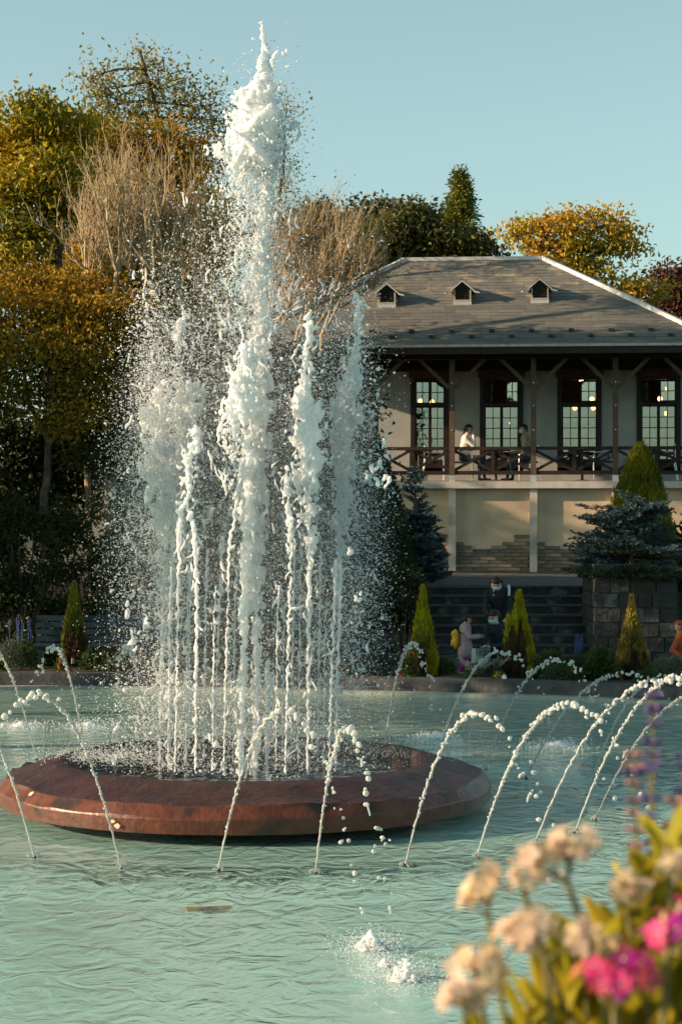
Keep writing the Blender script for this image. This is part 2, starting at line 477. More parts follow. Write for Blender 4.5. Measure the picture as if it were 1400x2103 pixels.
# bricks, one by one
bh, bl, gap = .083, .36, .012
brick_me = []
for k, mt in enumerate((M['brickA'], M['brickB'], M['brickC'])):
    q = MB().box(-bl/2 + gap/2, bl/2 - gap/2, -.045, .0, gap/2, bh - gap/2)
    me = q.mesh('brick'); me.materials.append(mt); brick_me.append(me)
half_me = []
for k, mt in enumerate((M['brickA'], M['brickB'], M['brickC'])):
    q = MB().box(-bl/4 + gap/2, bl/4 - gap/2, -.045, .0, gap/2, bh - gap/2)
    me = q.mesh('brick'); me.materials.append(mt); half_me.append(me)
brr = random.Random(3)
nb_count = 0
for bay in range(-1, 3):
    u0 = posts[bay + 2] + .085; u1 = posts[bay + 3] - .085 if bay < 3 else UR
    if bay == -1: u0 = posts[1] + .085; u1 = posts[2] - .085
    if bay == 0: u0, u1 = posts[2] + .085, posts[3] - .085
    if bay == 1: u0, u1 = posts[3] + .085, posts[4] - .085
    if bay == 2: u0, u1 = posts[4] + .085, posts[5] - .085
    zb = GZ((u0 + u1) / 2) - .28
    w = u1 - u0
    nrow = 0; z = zb
    while z < 2.13:
        t_edge = max(abs(0.0), 0)
        # stepped top: taller towards each pilaster
        row_top = z + bh
        if row_top <= 1.86: a0, a1 = [(u0, u1)], None
        elif row_top <= 1.95: a0 = [(u0, u0 + .52 * (1 if bay % 2 else .75)), (u1 - .88, u1)]
        elif row_top <= 2.04: a0 = [(u0, u0 + .18), (u1 - .62, u1)]
        else: a0 = [(u1 - .36, u1)]
        for (s0, s1) in a0:
            off = (bl / 2) if nrow % 2 else 0
            x = s0 - off
            while x < s1 - .02:
                xa, xb = max(x, s0), min(x + bl, s1)
                if xb - xa > .30:
                    o = link('brick', brr.choice(brick_me), bld, ((xa + xb) / 2, .10 - brr.random() * .006, z)); o.scale = ((xb - xa) / bl, 1, 1); nb_count += 1
                elif xb - xa > .05:
                    o = link('brick', brr.choice(half_me), bld, ((xa + xb) / 2, .10 - brr.random() * .006, z)); o.scale = ((xb - xa) / (bl / 2), 1, 1); nb_count += 1
                x += bl
        z += bh; nrow += 1
mb = MB().box(posts[1], posts[5], .085, .0995, .7, 1.86)
mb.build('mortar_bed', M['mortar'], bld)

# upper wall with openings
ZW0, ZW1 = ZF + .02, 6.02
OPEN = []      # (u0, u1)
def u_at(px, v):
    """facade coordinate of pixel column px on the plane v behind the front"""
    c, s = math.cos(R(BU)), math.sin(R(BU))
    k = (px - 700) / FPX
    # X = bx0 + u c + v s ; Y = by0 - u s + v c
    return (k * (by0 + v * c) - bx0 - v * s) / (c + k * s)
def z_at(py, v, u=2.0):
    c, s = math.cos(R(BU)), math.sin(R(BU))
    Y = by0 - u * s + v * c
    return CAM_H - (py - 1051.5) * Y / FPX
wins = [(843, 922), (985, 1074), (1144, 1235), (1307, 1397)]
wins_u = [(u_at(a, WV), u_at(b, WV)) for a, b in wins]
x = u_at(777, WV)
ztop_w = z_at(775, WV)
zdoor = z_at(962, WV)
segs = []
prev = x
for (a, b_) in wins_u:
    segs.append((prev, a)); prev = b_
segs.append((prev, UR))
for i, (a, b_) in enumerate(segs):
    MB().box(a, b_, WV, WV + .18, ZW0, ZW1).build('wall', M['stucco'], bld)
for (a, b_) in wins_u:
    MB().box(a, b_, WV + .02, WV + .18, ztop_w, ZW1).build('wall', M['stucco'], bld)
    MB().box(a, b_, WV + .002, WV + .18, ZW0, zdoor - .07).build('wall', M['stucco'], bld)
MB().box(UL, x, WV, WV + .18, ZW0, ZW1).build('dark_wall', M['frame'], bld)  # plain dark panel closing the left end of the upper wall
# interior room
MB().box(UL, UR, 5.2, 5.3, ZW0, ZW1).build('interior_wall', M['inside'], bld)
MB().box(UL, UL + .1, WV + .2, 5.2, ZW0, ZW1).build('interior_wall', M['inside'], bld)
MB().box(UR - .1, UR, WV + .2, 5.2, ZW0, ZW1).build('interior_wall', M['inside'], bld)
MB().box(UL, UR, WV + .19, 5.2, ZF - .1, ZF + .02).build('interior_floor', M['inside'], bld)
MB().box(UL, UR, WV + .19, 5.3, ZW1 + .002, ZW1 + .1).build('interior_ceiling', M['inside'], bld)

def leaf_grid(parent, u0, u1, z0, z1, v, cols, rows, st=.032, bar=.020, rot=0.0):
    """one glazed leaf: frame and bars as its mesh, each pane a sub-part"""
    mb = MB(); W = u1 - u0
    mb.box(0, st, 0, .04, z0, z1); mb.box(W - st, W, 0, .04, z0, z1)
    mb.box(st, W - st, 0, .04, z0, z0 + st); mb.box(st, W - st, 0, .04, z1 - st, z1)
    gu = np.linspace(st, W - st, cols + 1); gz = np.linspace(z0 + st, z1 - st, rows + 1)
    for g in gu[1:-1]: mb.box(g - bar/2, g + bar/2, .004, .036, z0 + st, z1 - st)
    for g in gz[1:-1]:
        for c in range(cols):
            a = gu[c] + (bar/2 if c else 0); b2 = gu[c+1] - (bar/2 if c < cols-1 else 0)
            mb.box(a, b2, .004, .036, g - bar/2, g + bar/2)
    o = mb.build('window_sash', M['frame'], parent, loc=(u0, v, 0), rz=rot)
    for c in range(cols):
        for r in range(rows):
            a = gu[c] + (bar/2 if c else 0); b2 = gu[c+1] - (bar/2 if c < cols-1 else 0)
            c0 = gz[r] + (bar/2 if r else 0); c1 = gz[r+1] - (bar/2 if r < rows-1 else 0)
            MB().box(a, b2, .017, .023, c0, c1).build('pane', M['glass'], o)
    return o

z780, z826 = z_at(781, WV), z_at(828, WV)
z834 = z_at(833, WV); z944 = z_at(946, WV)
for i, (a, b_) in enumerate(wins_u):
    fw = .105
    mb = MB()
    mb.box(a, a + fw, WV - .03, WV + .12, ZF + .35, ztop_w); mb.box(b_ - fw, b_, WV - .03, WV + .12, ZF + .35, ztop_w)
    mb.box(a + fw, b_ - fw, WV - .03, WV + .12, ztop_w - .06, ztop_w)
    mb.box(a + fw, b_ - fw, WV - .03, WV + .12, z834 + .0, z826)
    mb.box(a + fw, b_ - fw, WV - .03, WV + .12, ZF + .35, z944)
    fo = mb.build('window_frame', M['frame'], bld)
    u0, u1 = a + fw + .002, b_ - fw - .002; um = (u0 + u1) / 2
    ztl = z826 + .002; ztu = ztop_w - .062
    if i == 0:
        leaf_grid(bld, u0, um - .004, ztl, ztu, WV + .04, 2, 2); leaf_grid(bld, um + .004, u1, ztl, ztu, WV + .04, 2, 2)
    else:
        leaf_grid(bld, u0 + .02, um - .08, ztl + .02, ztu - .02, WV + .06, 2, 2, rot=R(48))
        leaf_grid(bld, um + (.10 if i == 1 else .02), u1, ztl + .02, ztu - .02, WV - .02, 2, 2, rot=R(-10))
    leaf_grid(bld, u0, um - .004, z944 + .002, z834 - .002, WV + .04, 2, 5); leaf_grid(bld, um + .004, u1, z944 + .002, z834 - .002, WV + .04, 2, 5)
    # ribbed awning box over each window
    mb = MB(); wa = a - .04; wb = b_ + .04
    z0, z1 = z_at(774, WV - .2), z_at(758, WV - .2)
    mb.box(wa, wb, WV - .16, WV - .032, z0, z1)
    aw = mb.build('awning', M['awning'], bld)
    nr = 22
    for k in range(nr):
        uu = lerp(wa + .03, wb - .03, k / (nr - 1))
        MB().box(uu - .012, uu + .012, WV - .185, WV - .16, z0 + .005, z1 - .005).build('rib', M['awning'], aw)
    # curtains
    mb = MB()
    for s in (0, 1):
        c0 = u0 if s == 0 else u1 - .2
        xs = np.linspace(c0, c0 + .2, 16); ys = WV + .3 + .02 * np.sin(np.arange(16) * 1.9)
        V = np.concatenate([np.c_[xs, ys, np.full(16, z944)], np.c_[xs, ys, np.full(16, ztop_w)]])
        ii = np.arange(15); mb.add(V, np.stack([ii, ii+1, ii+17, ii+16], -1))
    if i in (1, 3): mb.build('curtain', M['curtain'], bld, smooth=True)
# hanging lamps inside: things of their own
lampspots = [(863, 822, 3.0), (887, 824, 3.6), (1055, 800, 3.0), (1050, 868, 4.2), (1215, 820, 3.1), (1180, 838, 3.8), (1218, 838, 4.2), (1193, 779, 3.2), (1355, 820, 2.9), (1370, 800, 3.3), (1368, 850, 4.0)]
lproto = []
for k, (px, py, v) in enumerate(lampspots):
    u = u_at(px, v); z = z_at(py, v)
    wpos = bld.matrix_basis @ Vector((u, v, z)) if False else None
    c, s = math.cos(R(BU)), math.sin(R(BU))
    e = empty('pendant_lamp', (bx0 + u*c + v*s, by0 - u*s + v*c, z), 0,
              None, 'lamp', 'lit lamps hanging inside the cafe')
    MB().lathe([(.01, .055), (.045, .04), (.06, 0), (.045, -.045), (.01, -.06)], k=10).build('shade', M['glow'], e, smooth=True)
    MB().tube([(0, 0, .055), (0, 0, ZW1 - z)], .006, 5).build('cord', M['plug'], e)
    lproto.append(e)
lamp_lab = ['warm lit lamp at left behind the upper panes of the first cafe window', 'second warm lamp beside the timber brace reflection in the first cafe window',
 'small lit lamp in the top right of the second cafe window', 'dim lamp glow behind the lower right leaf of the second cafe window',
 'lit lamp at the bottom of the open upper sash in the third cafe window', 'low warm lamp at left above the lower panes of the third window',
 'low warm lamp at right above the lower panes of the third window', 'lamp glowing high in the dark opening of the third cafe window',
 'round yellow lamp in the middle of the fourth window opening', 'lamp glowing through the open upper sash of the fourth window', 'dim lamp behind the lower panes of the fourth cafe window']
for e, l in zip(lproto, lamp_lab): e['label'] = l

# veranda timber: posts, braces, beams, rafters, railing
ZB = 6.16
for u in posts[1:]:
    o = MB().box(u - .06, u + .06, -.06, .06, ZF + .14, ZB).build('post', M['timber_post'], bld)
    MB().box(u - .066, u + .066, -.066, .066, ZF, ZF + .14).build('post_foot', M['steel'], bld)
    for s in (-1, 1):
        MB().beam((u + s * .06, 0, 5.50), (u + s * .74, 0, ZB + .0), .085, .085).build('brace', M['timber_post'], bld)
    MB().beam((u, .06, 5.55), (u, .66, ZB), .085, .085).build('brace', M['timber'], bld)
    for zz in (5.62, 5.1, 4.55):
        MB().tube([(u, -.075, zz), (u, -.06, zz)], .018, 8).build('bolt', M['steel'], o)
    o2 = MB().box(u - .05, u + .05, .06, WV, ZB - .02, ZB + .10).build('cross_beam', M['timber'], bld)
MB().box(UL - .5, UR + .3, -.07, .07, ZB, ZB + .16).build('beam', M['timber'], bld)
MB().box(UL - .5, UR + .3, .075, WV + .2, ZB + .12, ZB + .14).build('soffit', M['soffit'], bld)
MB().box(UL, UR, WV - .05, WV + .1, ZW1, ZB + .12).build('beam', M['timber'], bld)
for i in range(26):
    u = UL - .3 + i * .42
    MB().beam((u, -.82, 6.345), (u, .05, ZB + .30), .06, .09).build('rafter', M['timber'], bld)
# railing: rail members and X braces, bay by bay
zr1, zr0 = z_at(921, 0, 0), z_at(971, 0, 0)
for b0, b1 in zip(posts[:-1], posts[1:]):
    if b0 < -1.9: 
        continue
    a, c = b0 + .06, b1 - .06; mid = (a + c) / 2
    ro = MB().box(a, c, -.045, .045, zr1 - .038, zr1 + .038).build('handrail', M['timber'], bld)
    MB().box(a, c, -.04, .04, zr0 - .045, zr0 + .045).build('bottom_rail', M['timber'], bld)
    MB().box(mid - .045, mid + .045, -.035, .035, zr0 + .045, zr1 - .038).build('baluster', M['timber'], bld)
    for (p0, p1) in ((a, mid - .045), (mid + .045, c)):
        MB().beam((p0, -.012, zr0 + .06), (p1, -.012, zr1 - .055), .022, .065).build('cross_brace', M['timber'], bld)
        MB().beam((p0, .013, zr1 - .055), (p1, .013, zr0 + .06), .022, .065).build('cross_brace', M['timber'], bld)
# ceiling lights (unlit discs)
for px, py in ((875, 759), (969, 743), (1245, 741)):
    u = u_at(px, 1.0)
    MB().lathe([(.001, 0), (.075, 0), (.075, .015), (.001, .015)], (u, 1.0, ZB + .10), 16).build('ceiling_light', M['slab'], bld)

# ------------------------------------------------------------------ roof
EZ, RZ = 6.405, 8.78
EL, ER = u_at(458, -.85), u_at(1486, -.85)
EV0 = -.88
DEP = (RZ - EZ) / math.tan(R(31.5))
EV1 = EV0 + 2 * DEP
RL, RR = u_at(830, EV0 + DEP), u_at(1115, EV0 + DEP)
RV = EV0 + DEP
roof_mb = MB()
V = [(EL, EV0, EZ), (ER, EV0, EZ), (ER, EV1, EZ), (EL, EV1, EZ), (RL, RV, RZ), (RR, RV, RZ)]
roof_mb.add(V, [(0, 1, 5, 4), (1, 2, 5), (2, 3, 4, 5), (3, 0, 4)])
V2 = [(a, b2, c - .06) for a, b2, c in V[:4]]
roof_mb.add(V2, [(3, 2, 1, 0)])
roof = roof_mb.build('roof', M['shingleB'], bld)
# front slope shingles in courses
NC = 28
sl = np.array((0, math.cos(math.atan2(RZ - EZ, DEP)), math.sin(math.atan2(RZ - EZ, DEP))))
nrm = np.array((0, -sl[2], sl[1]))
Ls = math.hypot(DEP, RZ - EZ)
ch = Ls / NC
sr = random.Random(11)
shm = [M['shingleA'], M['shingleB'], M['shingleC']]
rest = MB(); nsh = 0
base = np.array((0, EV0, EZ))
variants = []
W0 = .42
for mt in shm:
    for tilt in (.008, .012):
        q = MB()
        # a shingle lies on the slope, its butt end lifted
        def pt(u, s, h): return np.array((u, 0, 0)) + sl * s + nrm * h
        a = W0 / 2 - .003
        V = [pt(-a, 0, .002), pt(a, 0, .002), pt(a, ch * 1.12, .001), pt(-a, ch * 1.12, .001),
             pt(-a, 0, tilt), pt(a, 0, tilt), pt(a, ch * 1.12, .004), pt(-a, ch * 1.12, .004)]
        q.add(V, [(0,3,2,1),(4,5,6,7),(0,1,5,4),(1,2,6,5),(2,3,7,6),(3,0,4,7)])
        me = q.mesh('shingle'); me.materials.append(mt); variants.append((me, V))
for r in range(NC):
    t = r / NC
    ua, ub = lerp(EL, RL, t) + .03, lerp(ER, RR, t) - .03
    x = ua - sr.random() * W0
    while x < ub:
        w = W0 * sr.uniform(.55, 1.5)
        xa, xb = max(x, ua), min(x + w, ub)
        x += w
        if xb - xa < .04: continue
        k = sr.choices(range(6), (5, 5, 3, 3, 2, 2))[0]
        org = base + sl * (r * ch) + nrm * sr.uniform(0, .003)
        mid = (xa + xb) / 2
        seen = mid > u_at(640, 0)
        if seen and nsh < 298 and r < 17:
            o = link('shingle', variants[k][0], roof, (mid, org[1], org[2])); o.scale = ((xb - xa) / W0, 1, 1); nsh += 1
        else:
            Vx = np.array(variants[k][1]) * np.array(((xb - xa) / W0, 1, 1)) + np.array((mid, org[1], org[2]))
            rest.add(Vx, [(0,3,2,1),(4,5,6,7),(0,1,5,4),(1,2,6,5),(2,3,7,6),(3,0,4,7)], k // 2)
tag(rest.build('shingle_field', shm, roof), kind='stuff')
# right and left slopes get courses too (edge-on from here)
mb = MB()
for side in (0, 1):
    ex, rx = (EL, RL) if side == 0 else (ER, RR)
    for r in range(NC):
        t0, t1 = r / NC, (r + 1) / NC
        a0 = np.array((lerp(ex, rx, t0), lerp(EV0, RV, t0), lerp(EZ, RZ, t0))); a1 = np.array((lerp(ex, rx, t0), lerp(EV1, RV, t0), lerp(EZ, RZ, t0)))
        c0 = np.array((lerp(ex, rx, t1), lerp(EV0, RV, t1), lerp(EZ, RZ, t1))); c1 = np.array((lerp(ex, rx, t1), lerp(EV1, RV, t1), lerp(EZ, RZ, t1)))
        o_ = np.array((.008 * (-1 if side == 0 else 1), 0, .014))
        V = [a0 + o_, a1 + o_, c1 + o_ * .3, c0 + o_ * .3, a0, a1]
        mb.add(V, [(0, 1, 2, 3), (4, 5, 1, 0)])
tag(mb.build('shingle_field', shm[0], roof), kind='stuff')
def ridgebar(p, q, name='ridge_cap'):
    p = np.array(p); q = np.array(q)
    MB().beam(p + (0, 0, .03), q + (0, 0, .03), .13, .09).build(name, M['ridge'], roof)
ridgebar((RL - .03, RV, RZ), (RR + .03, RV, RZ))
ridgebar((EL, EV0, EZ), (RL, RV, RZ), 'hip_cap'); ridgebar((ER, EV0, EZ), (RR, RV, RZ), 'hip_cap')
ridgebar((EL, EV1, EZ), (RL, RV, RZ), 'hip_cap'); ridgebar((ER, EV1, EZ), (RR, RV, RZ), 'hip_cap')
MB().box(EL, ER, EV0 - .05, EV0 + .01, EZ - .045, EZ + .012).build('gutter', M['ventwood'], roof)
MB().box(EL, ER, EV0 - .02, EV0 + .02, EZ - .20, EZ - .047).build('fascia', M['timber'], roof)
# snow guards
for k in range(34):
    px = 600 + k * 40.9
    if px > 1480: break
    t = (.075 if k % 2 else .135)
    v = EV0 + DEP * t; u = u_at(px, v); z = lerp(EZ, RZ, t) + .02
    g = MB().box(-.06, .06, -.05, .05, .0, .06)
    g.build('snow_guard', M['plug'], roof, loc=(u, v, z))
    MB().box(-.06, .06, -.052, .052, .061, .068).build('snow_guard', M['ridge'], roof, loc=(u, v, z))
# louvred roof vents
def roof_vent(px, py_base):
    t = .385
    for _ in range(6):
        v = EV0 + DEP * t; z = lerp(EZ, RZ, t)
        t += (z_at(py_base, v) - z) / (RZ - EZ) * .8
    v = EV0 + DEP * t; u = u_at(px, v); z = lerp(EZ, RZ, t)
    e = empty('roof_vent', (u, v, z), 0, parent=bld)
    w, h, pk = .20, .36, .17          # half width, wall height, extra at peak
    slope = (RZ - EZ) / DEP
    mb = MB()
    # side walls and sill
    for s in (-1, 1):
        V = [(s*w, 0, -.02), (s*w, h/slope, h), (s*w, 0, h), (s*(w-.035), 0, -.02), (s*(w-.035), h/slope, h), (s*(w-.035), 0, h)]
        mb.add(V, [(0,1,2),(3,5,4),(0,2,5,3),(2,1,4,5)])
    mb.box(-w + .036, w - .036, 0, .05, -.02, .09); mb.box(-w - .005, w + .005, -.02, -.001, .085, .115)
    mb.build('vent_body', M['ventwood'], e)
    MB().box(-w - .01, w + .01, -.014, -.002, -.02, .08).build('apron', M['ridge'], e)
    V = [(-w+.036, .06, .09), (w-.036, .06, .09), (w-.036, .06, h), (0, .06, h+pk-.02), (-w+.036, .06, h)]
    MB().add(V, [(0,1,2,3,4)]) 
    q = MB(); q.add(V, [(0,1,2,3,4)]); q.build('vent_back', M['louvre'], e)
    for k in range(8):
        zz = .125 + k * .045
        hw = (w - .04) if zz < h - .01 else max(.02, (w - .04) * (1 - (zz - h) / pk))
        MB().beam((-hw, .02, zz), (hw, .02, zz), .05, .008).build('louvre', M['louvre'], e)
    back = (h + pk) / slope
    for s in (-1, 1):
        ow = w + .075; oh = h - .055
        pks = np.array((0, -.07, h + pk)); eav = np.array((s*ow, -.07, oh)); pkb = np.array((0, back + .02, h + pk)); eb = np.array((s*ow, oh/slope + .02, oh))
        up = np.array((0, 0, .03))
        V = [pks, eav, eb, pkb, pks + up, eav + up, eb + up, pkb + up]
        q = MB(); q.add(V, [(0,3,2,1),(4,5,6,7),(0,1,5,4),(1,2,6,5),(2,3,7,6),(3,0,4,7)] if s > 0 else [(0,1,2,3),(7,6,5,4),(4,5,1,0),(5,6,2,1),(6,7,3,2),(7,4,0,3)])
        q.build('vent_roof', M['ridge'], e)
        # flared tail of the little roof
        q = MB().beam(eav + np.array((0, .05, .0)), eav + np.array((s * .13, .02, -.035)), .10, .022); q.build('flare', M['ridge'], e)
    return e
for px, py in ((794, 628), (949, 624), (1108, 622)): roof_vent(px, py)

# ------------------------------------------------------------------ pavement and stone steps
M['stepstone'] = noise_mat('step_stone', (.015, .017, .018), (.042, .044, .042), 5, .85, .012, c3=(.10, .105, .095), s3=3.2)
M['tread'] = noise_mat('tread_stone', (.04, .045, .044), (.08, .085, .082), 6, .8, .008)
M['blockA'] = noise_mat('wall_block_dark', (.025, .027, .028), (.06, .063, .062), 4, .85, .02, bscale=14)
M['blockB'] = noise_mat('wall_block_grey', (.036, .04, .04), (.066, .07, .066), 4, .85, .02, bscale=14, c3=(.13, .135, .12), s3=3.5)
M['blockC'] = noise_mat('wall_block_brown', (.032, .031, .028), (.06, .058, .052), 4, .85, .02, bscale=14)
YS0 = 33.9; NST = 8; RISE = .158; RUN = .31; Z0 = .09
XL, XR = u_at(832, 0) , 0
xl, xr = P(838, 0, 34)[0], P(1222, 0, 34)[0]
steps = empty('stone_steps', ((xl + xr) / 2, YS0, Z0), 0, 'broad flight of dark mossy stone steps below the cafe wall', 'steps')
stx = random.Random(5)
for i in range(NST):
    cuts = [xl - 1.6]
    while cuts[-1] < xr - .8: cuts.append(cuts[-1] + stx.uniform(.75, 1.35))
    cuts[-1] = xr
    for a, c in zip(cuts[:-1], cuts[1:]):
        ox = (xl + xr) / 2
        tilt = -.02 if i == NST - 1 else 0
        j = stx.uniform(-.006, .006); d = stx.uniform(-.008, .008)
        o = MB().box(a - ox + .004, c - ox - .004, i*RUN + d, (NST)*RUN + .2, i*RISE + (.002 if i else -.1), (i+1)*RISE - .032 + j).build('step_stone', M['stepstone'], steps)
        MB().box(a - ox + .004, c - ox - .004, i*RUN - .02 + d, i*RUN + RUN + .05, (i+1)*RISE - .03 + j, (i+1)*RISE + j).build('tread', M['tread'], o)
ZP = Z0 + NST * RISE
# pavement above the steps, falling to the right
mb = MB()
V = [(-9, YS0 + NST*RUN - .02, ZP + .10), (xr, YS0 + NST*RUN - .02, ZP - .005), (12, YS0 + NST*RUN - .02, ZP - .08), (12, 60, ZP - .12), (-9, 60, ZP + .16)]
mb.add(V, [(0, 1, 2, 3, 4)])
V = [(-9, YS0 + NST*RUN - .02, ZP + .10), (xr, YS0 + NST*RUN - .02, ZP - .005), (xr, YS0 + NST*RUN - .02, .0), (-9, YS0 + NST*RUN - .02, .0)]
mb.add(V, [(0, 3, 2, 1)])
tag(mb.build('pavement', M['paving']), kind='structure')

# stone pier of big blocks
pl, pr = P(1219, 0, 33.6)[0], P(1392, 0, 33.6)[0]
pz1 = P(0, 1158, 33.6)[2]
pier = empty('stone_pier', ((pl + pr) / 2, 33.6, .08), 0, 'square pier of rough grey stone blocks carrying the spreading blue spruce', 'pier')
hw = (pr - pl) / 2; hh = pz1 - .08
MB().box(-hw + .05, hw - .05, .05, 1.6, 0, hh - .02).build('core', M['mortar'], pier)
pb = random.Random(9)
nrows = 7; z = 0
for r in range(nrows):
    h = hh / nrows
    x = -hw
    while x < hw - .01:
        w = pb.uniform(.22, .48)
        if hw - (x + w) < .16: w = hw - x
        g = .008
        pr_ = pb.uniform(0, .025)
        V = np.array([(x+g, -pr_, z+g), (x+w-g, -pr_, z+g), (x+w-g, .3, z+g), (x+g, .3, z+g), (x+g, -pr_, z+h-g), (x+w-g, -pr_, z+h-g), (x+w-g, .3, z+h-g), (x+g, .3, z+h-g)])
        V[[0, 1, 4, 5], 0] += np.array([.0, .0, 0, 0]) + np.array([pb.uniform(-.004, .012) * s for s in (1, -1, 1, -1)])
        V[[0, 1, 4, 5], 2] += np.array([pb.uniform(0, .012) * s for s in (1, 1, -1, -1)])
        q = MB(); q.add(V, [(0,3,2,1),(4,5,6,7),(0,1,5,4),(1,2,6,5),(2,3,7,6),(3,0,4,7)])
        q.build('stone_block', pb.choices([M['blockA'], M['blockB'], M['blockC']], (4, 3, 2))[0], pier)
        x += w
    # flank stones
    y = .3
    for s in (-1, 1):
        y = .31
        while y < 1.55:
            w = min(pb.uniform(.25, .5), 1.6 - y)
            MB().box(s*hw - (.28 if s > 0 else 0), s*hw + (.28 if s < 0 else 0), y + .008, y + w - .008, z + .008, z + h - .008).build('stone_block', M['blockA'], pier)
            y += w
    z += h
# low dark wall right of the pier, and left of the steps
def block_wall(name, label, p0, p1, h, thick=.35, rows=6, seed=1):
    p0 = np.array(p0, float); p1 = np.array(p1, float); d = p1 - p0; Lw = np.linalg.norm(d); ang = math.atan2(d[1], d[0])
    e = empty(name, (p0[0], p0[1], .06), ang, label, 'wall')
    rr = random.Random(seed)
    for r in range(rows):
        x = 0; hh_ = h / rows
        while x < Lw - .01:
            w = rr.uniform(.35, .65)
            if Lw - (x + w) < .2: w = Lw - x
            MB().box(x + .006, x + w - .006, rr.uniform(-.02, .01), thick, r*hh_ + .006, (r+1)*hh_ - .006).build('stone_block', rr.choice([M['blockA'], M['blockA'], M['blockC']]), e)
            x += w
    return e
block_wall('retaining_wall', 'dark stone retaining wall running right from the tall pier', (pr + .03, 34.6), (pr + 3.2, 34.9), 1.25, seed=2)
# ------------------------------------------------------------------ vegetation helpers
def unit(a): return a / (np.linalg.norm(a, axis=-1, keepdims=True) + 1e-12)

def leaf_quads(mb, C, T, ln, wd, rg, mi=0, fold=0.25):
    """diamond leaves at C pointing along T (both n x 3), random roll"""
    n = len(C)
    if n == 0: return
    T = unit(T); Rn = rg.normal(size=(n, 3)); B = unit(np.cross(T, Rn)); Nn = np.cross(T, B)
    ln = np.broadcast_to(ln, (n,))[:, None]; wd = np.broadcast_to(wd, (n,))[:, None]
    V = np.stack([C, C + T*ln*.45 + B*wd*.5 + Nn*wd*fold, C + T*ln, C + T*ln*.45 - B*wd*.5 + Nn*wd*fold], 1).reshape(-1, 3)
    i = np.arange(n) * 4
    mb.add(V, np.stack([i, i+1, i+2, i+3], -1), mi)

def curve(p, q, sag, rg, n=6, wob=.06):
    p = np.asarray(p, float); q = np.asarray(q, float)
    t = np.linspace(0, 1, n)[:, None]
    L = np.linalg.norm(q - p)
    mid = (p + q) / 2 + np.array((0, 0, sag * L)) + rg.normal(size=3) * wob * L
    return (1-t)**2 * p + 2*t*(1-t) * mid + t**2 * q

def broadleaf(name, label, cat, trunk, lobes, leaf, bark, clusters, per, lsize, spread, seed, group=None, thick=.16, density_edge=.35, flat=.5, droop=0.0, twig=.012):
    """trunk: polyline of (px,py,Y); lobes: (px,py,Y,rx,ry) in photograph pixels, turned into metres"""
    rg = np.random.default_rng(seed)
    TP = np.array([P(*t) for t in trunk]); base = TP[0].copy()
    e = empty(name, tuple(base), 0, label, cat, group)
    TP = TP - base
    mb = MB()
    tt = np.linspace(0, 1, len(TP) * 4); ti = np.linspace(0, 1, len(TP))
    TPs = np.stack([np.interp(tt, ti, TP[:, k]) for k in range(3)], -1)
    TPs[1:-1] += rg.normal(size=TPs[1:-1].shape) * thick * .12
    mb.tube(TPs, np.linspace(thick, thick * .35, len(TPs)), 8)
    lv = MB()
    vol = np.array([l[3] * l[4] for l in lobes], float); vol /= vol.sum()
    for l, w in zip(lobes, vol):
        c = P(l[0], l[1], l[2]) - base; s = l[2] / FPX
        rx, rz = l[3] * s, l[4] * s; ry = rx * .9
        nc = max(4, int(round(clusters * w)))
        # limb from the nearest lower trunk point
        cand = TPs[TPs[:, 2] < c[2] + .2] if (TPs[:, 2] < c[2] + .2).any() else TPs
        k = np.argmin(np.linalg.norm(cand - c, axis=1) + rg.uniform(0, .3, len(cand)))
        limb = curve(cand[k], c + np.array((0, 0, -rz * .4)), .08, rg, 8)
        mb.tube(limb, np.linspace(thick * .42, thick * .14, 8), 6)
        d = unit(rg.normal(size=(nc, 3))); rad = rg.uniform(density_edge, 1, nc) ** .6
        CP = c + d * rad[:, None] * np.array((rx, ry, rz))
        for q in CP:
            st = limb[rg.integers(4, 8)]
            mb.tube(curve(st, q, .06, rg, 5, .10), np.linspace(thick * .10, twig * .5, 5), 4, cap=False)
            n = int(per * rg.uniform(.5, 1.5))
            C = q + rg.normal(size=(n, 3)) * np.array((spread, spread, spread * flat))
            T = rg.normal(size=(n, 3)); T[:, 2] -= droop
            leaf_quads(lv, C, T, rg.uniform(.7, 1.3, n) * lsize, rg.uniform(.7, 1.2, n) * lsize * .55, rg)
    mb.build('trunk', bark, e, smooth=True)
    lv.build('crown', leaf, e)
    return e

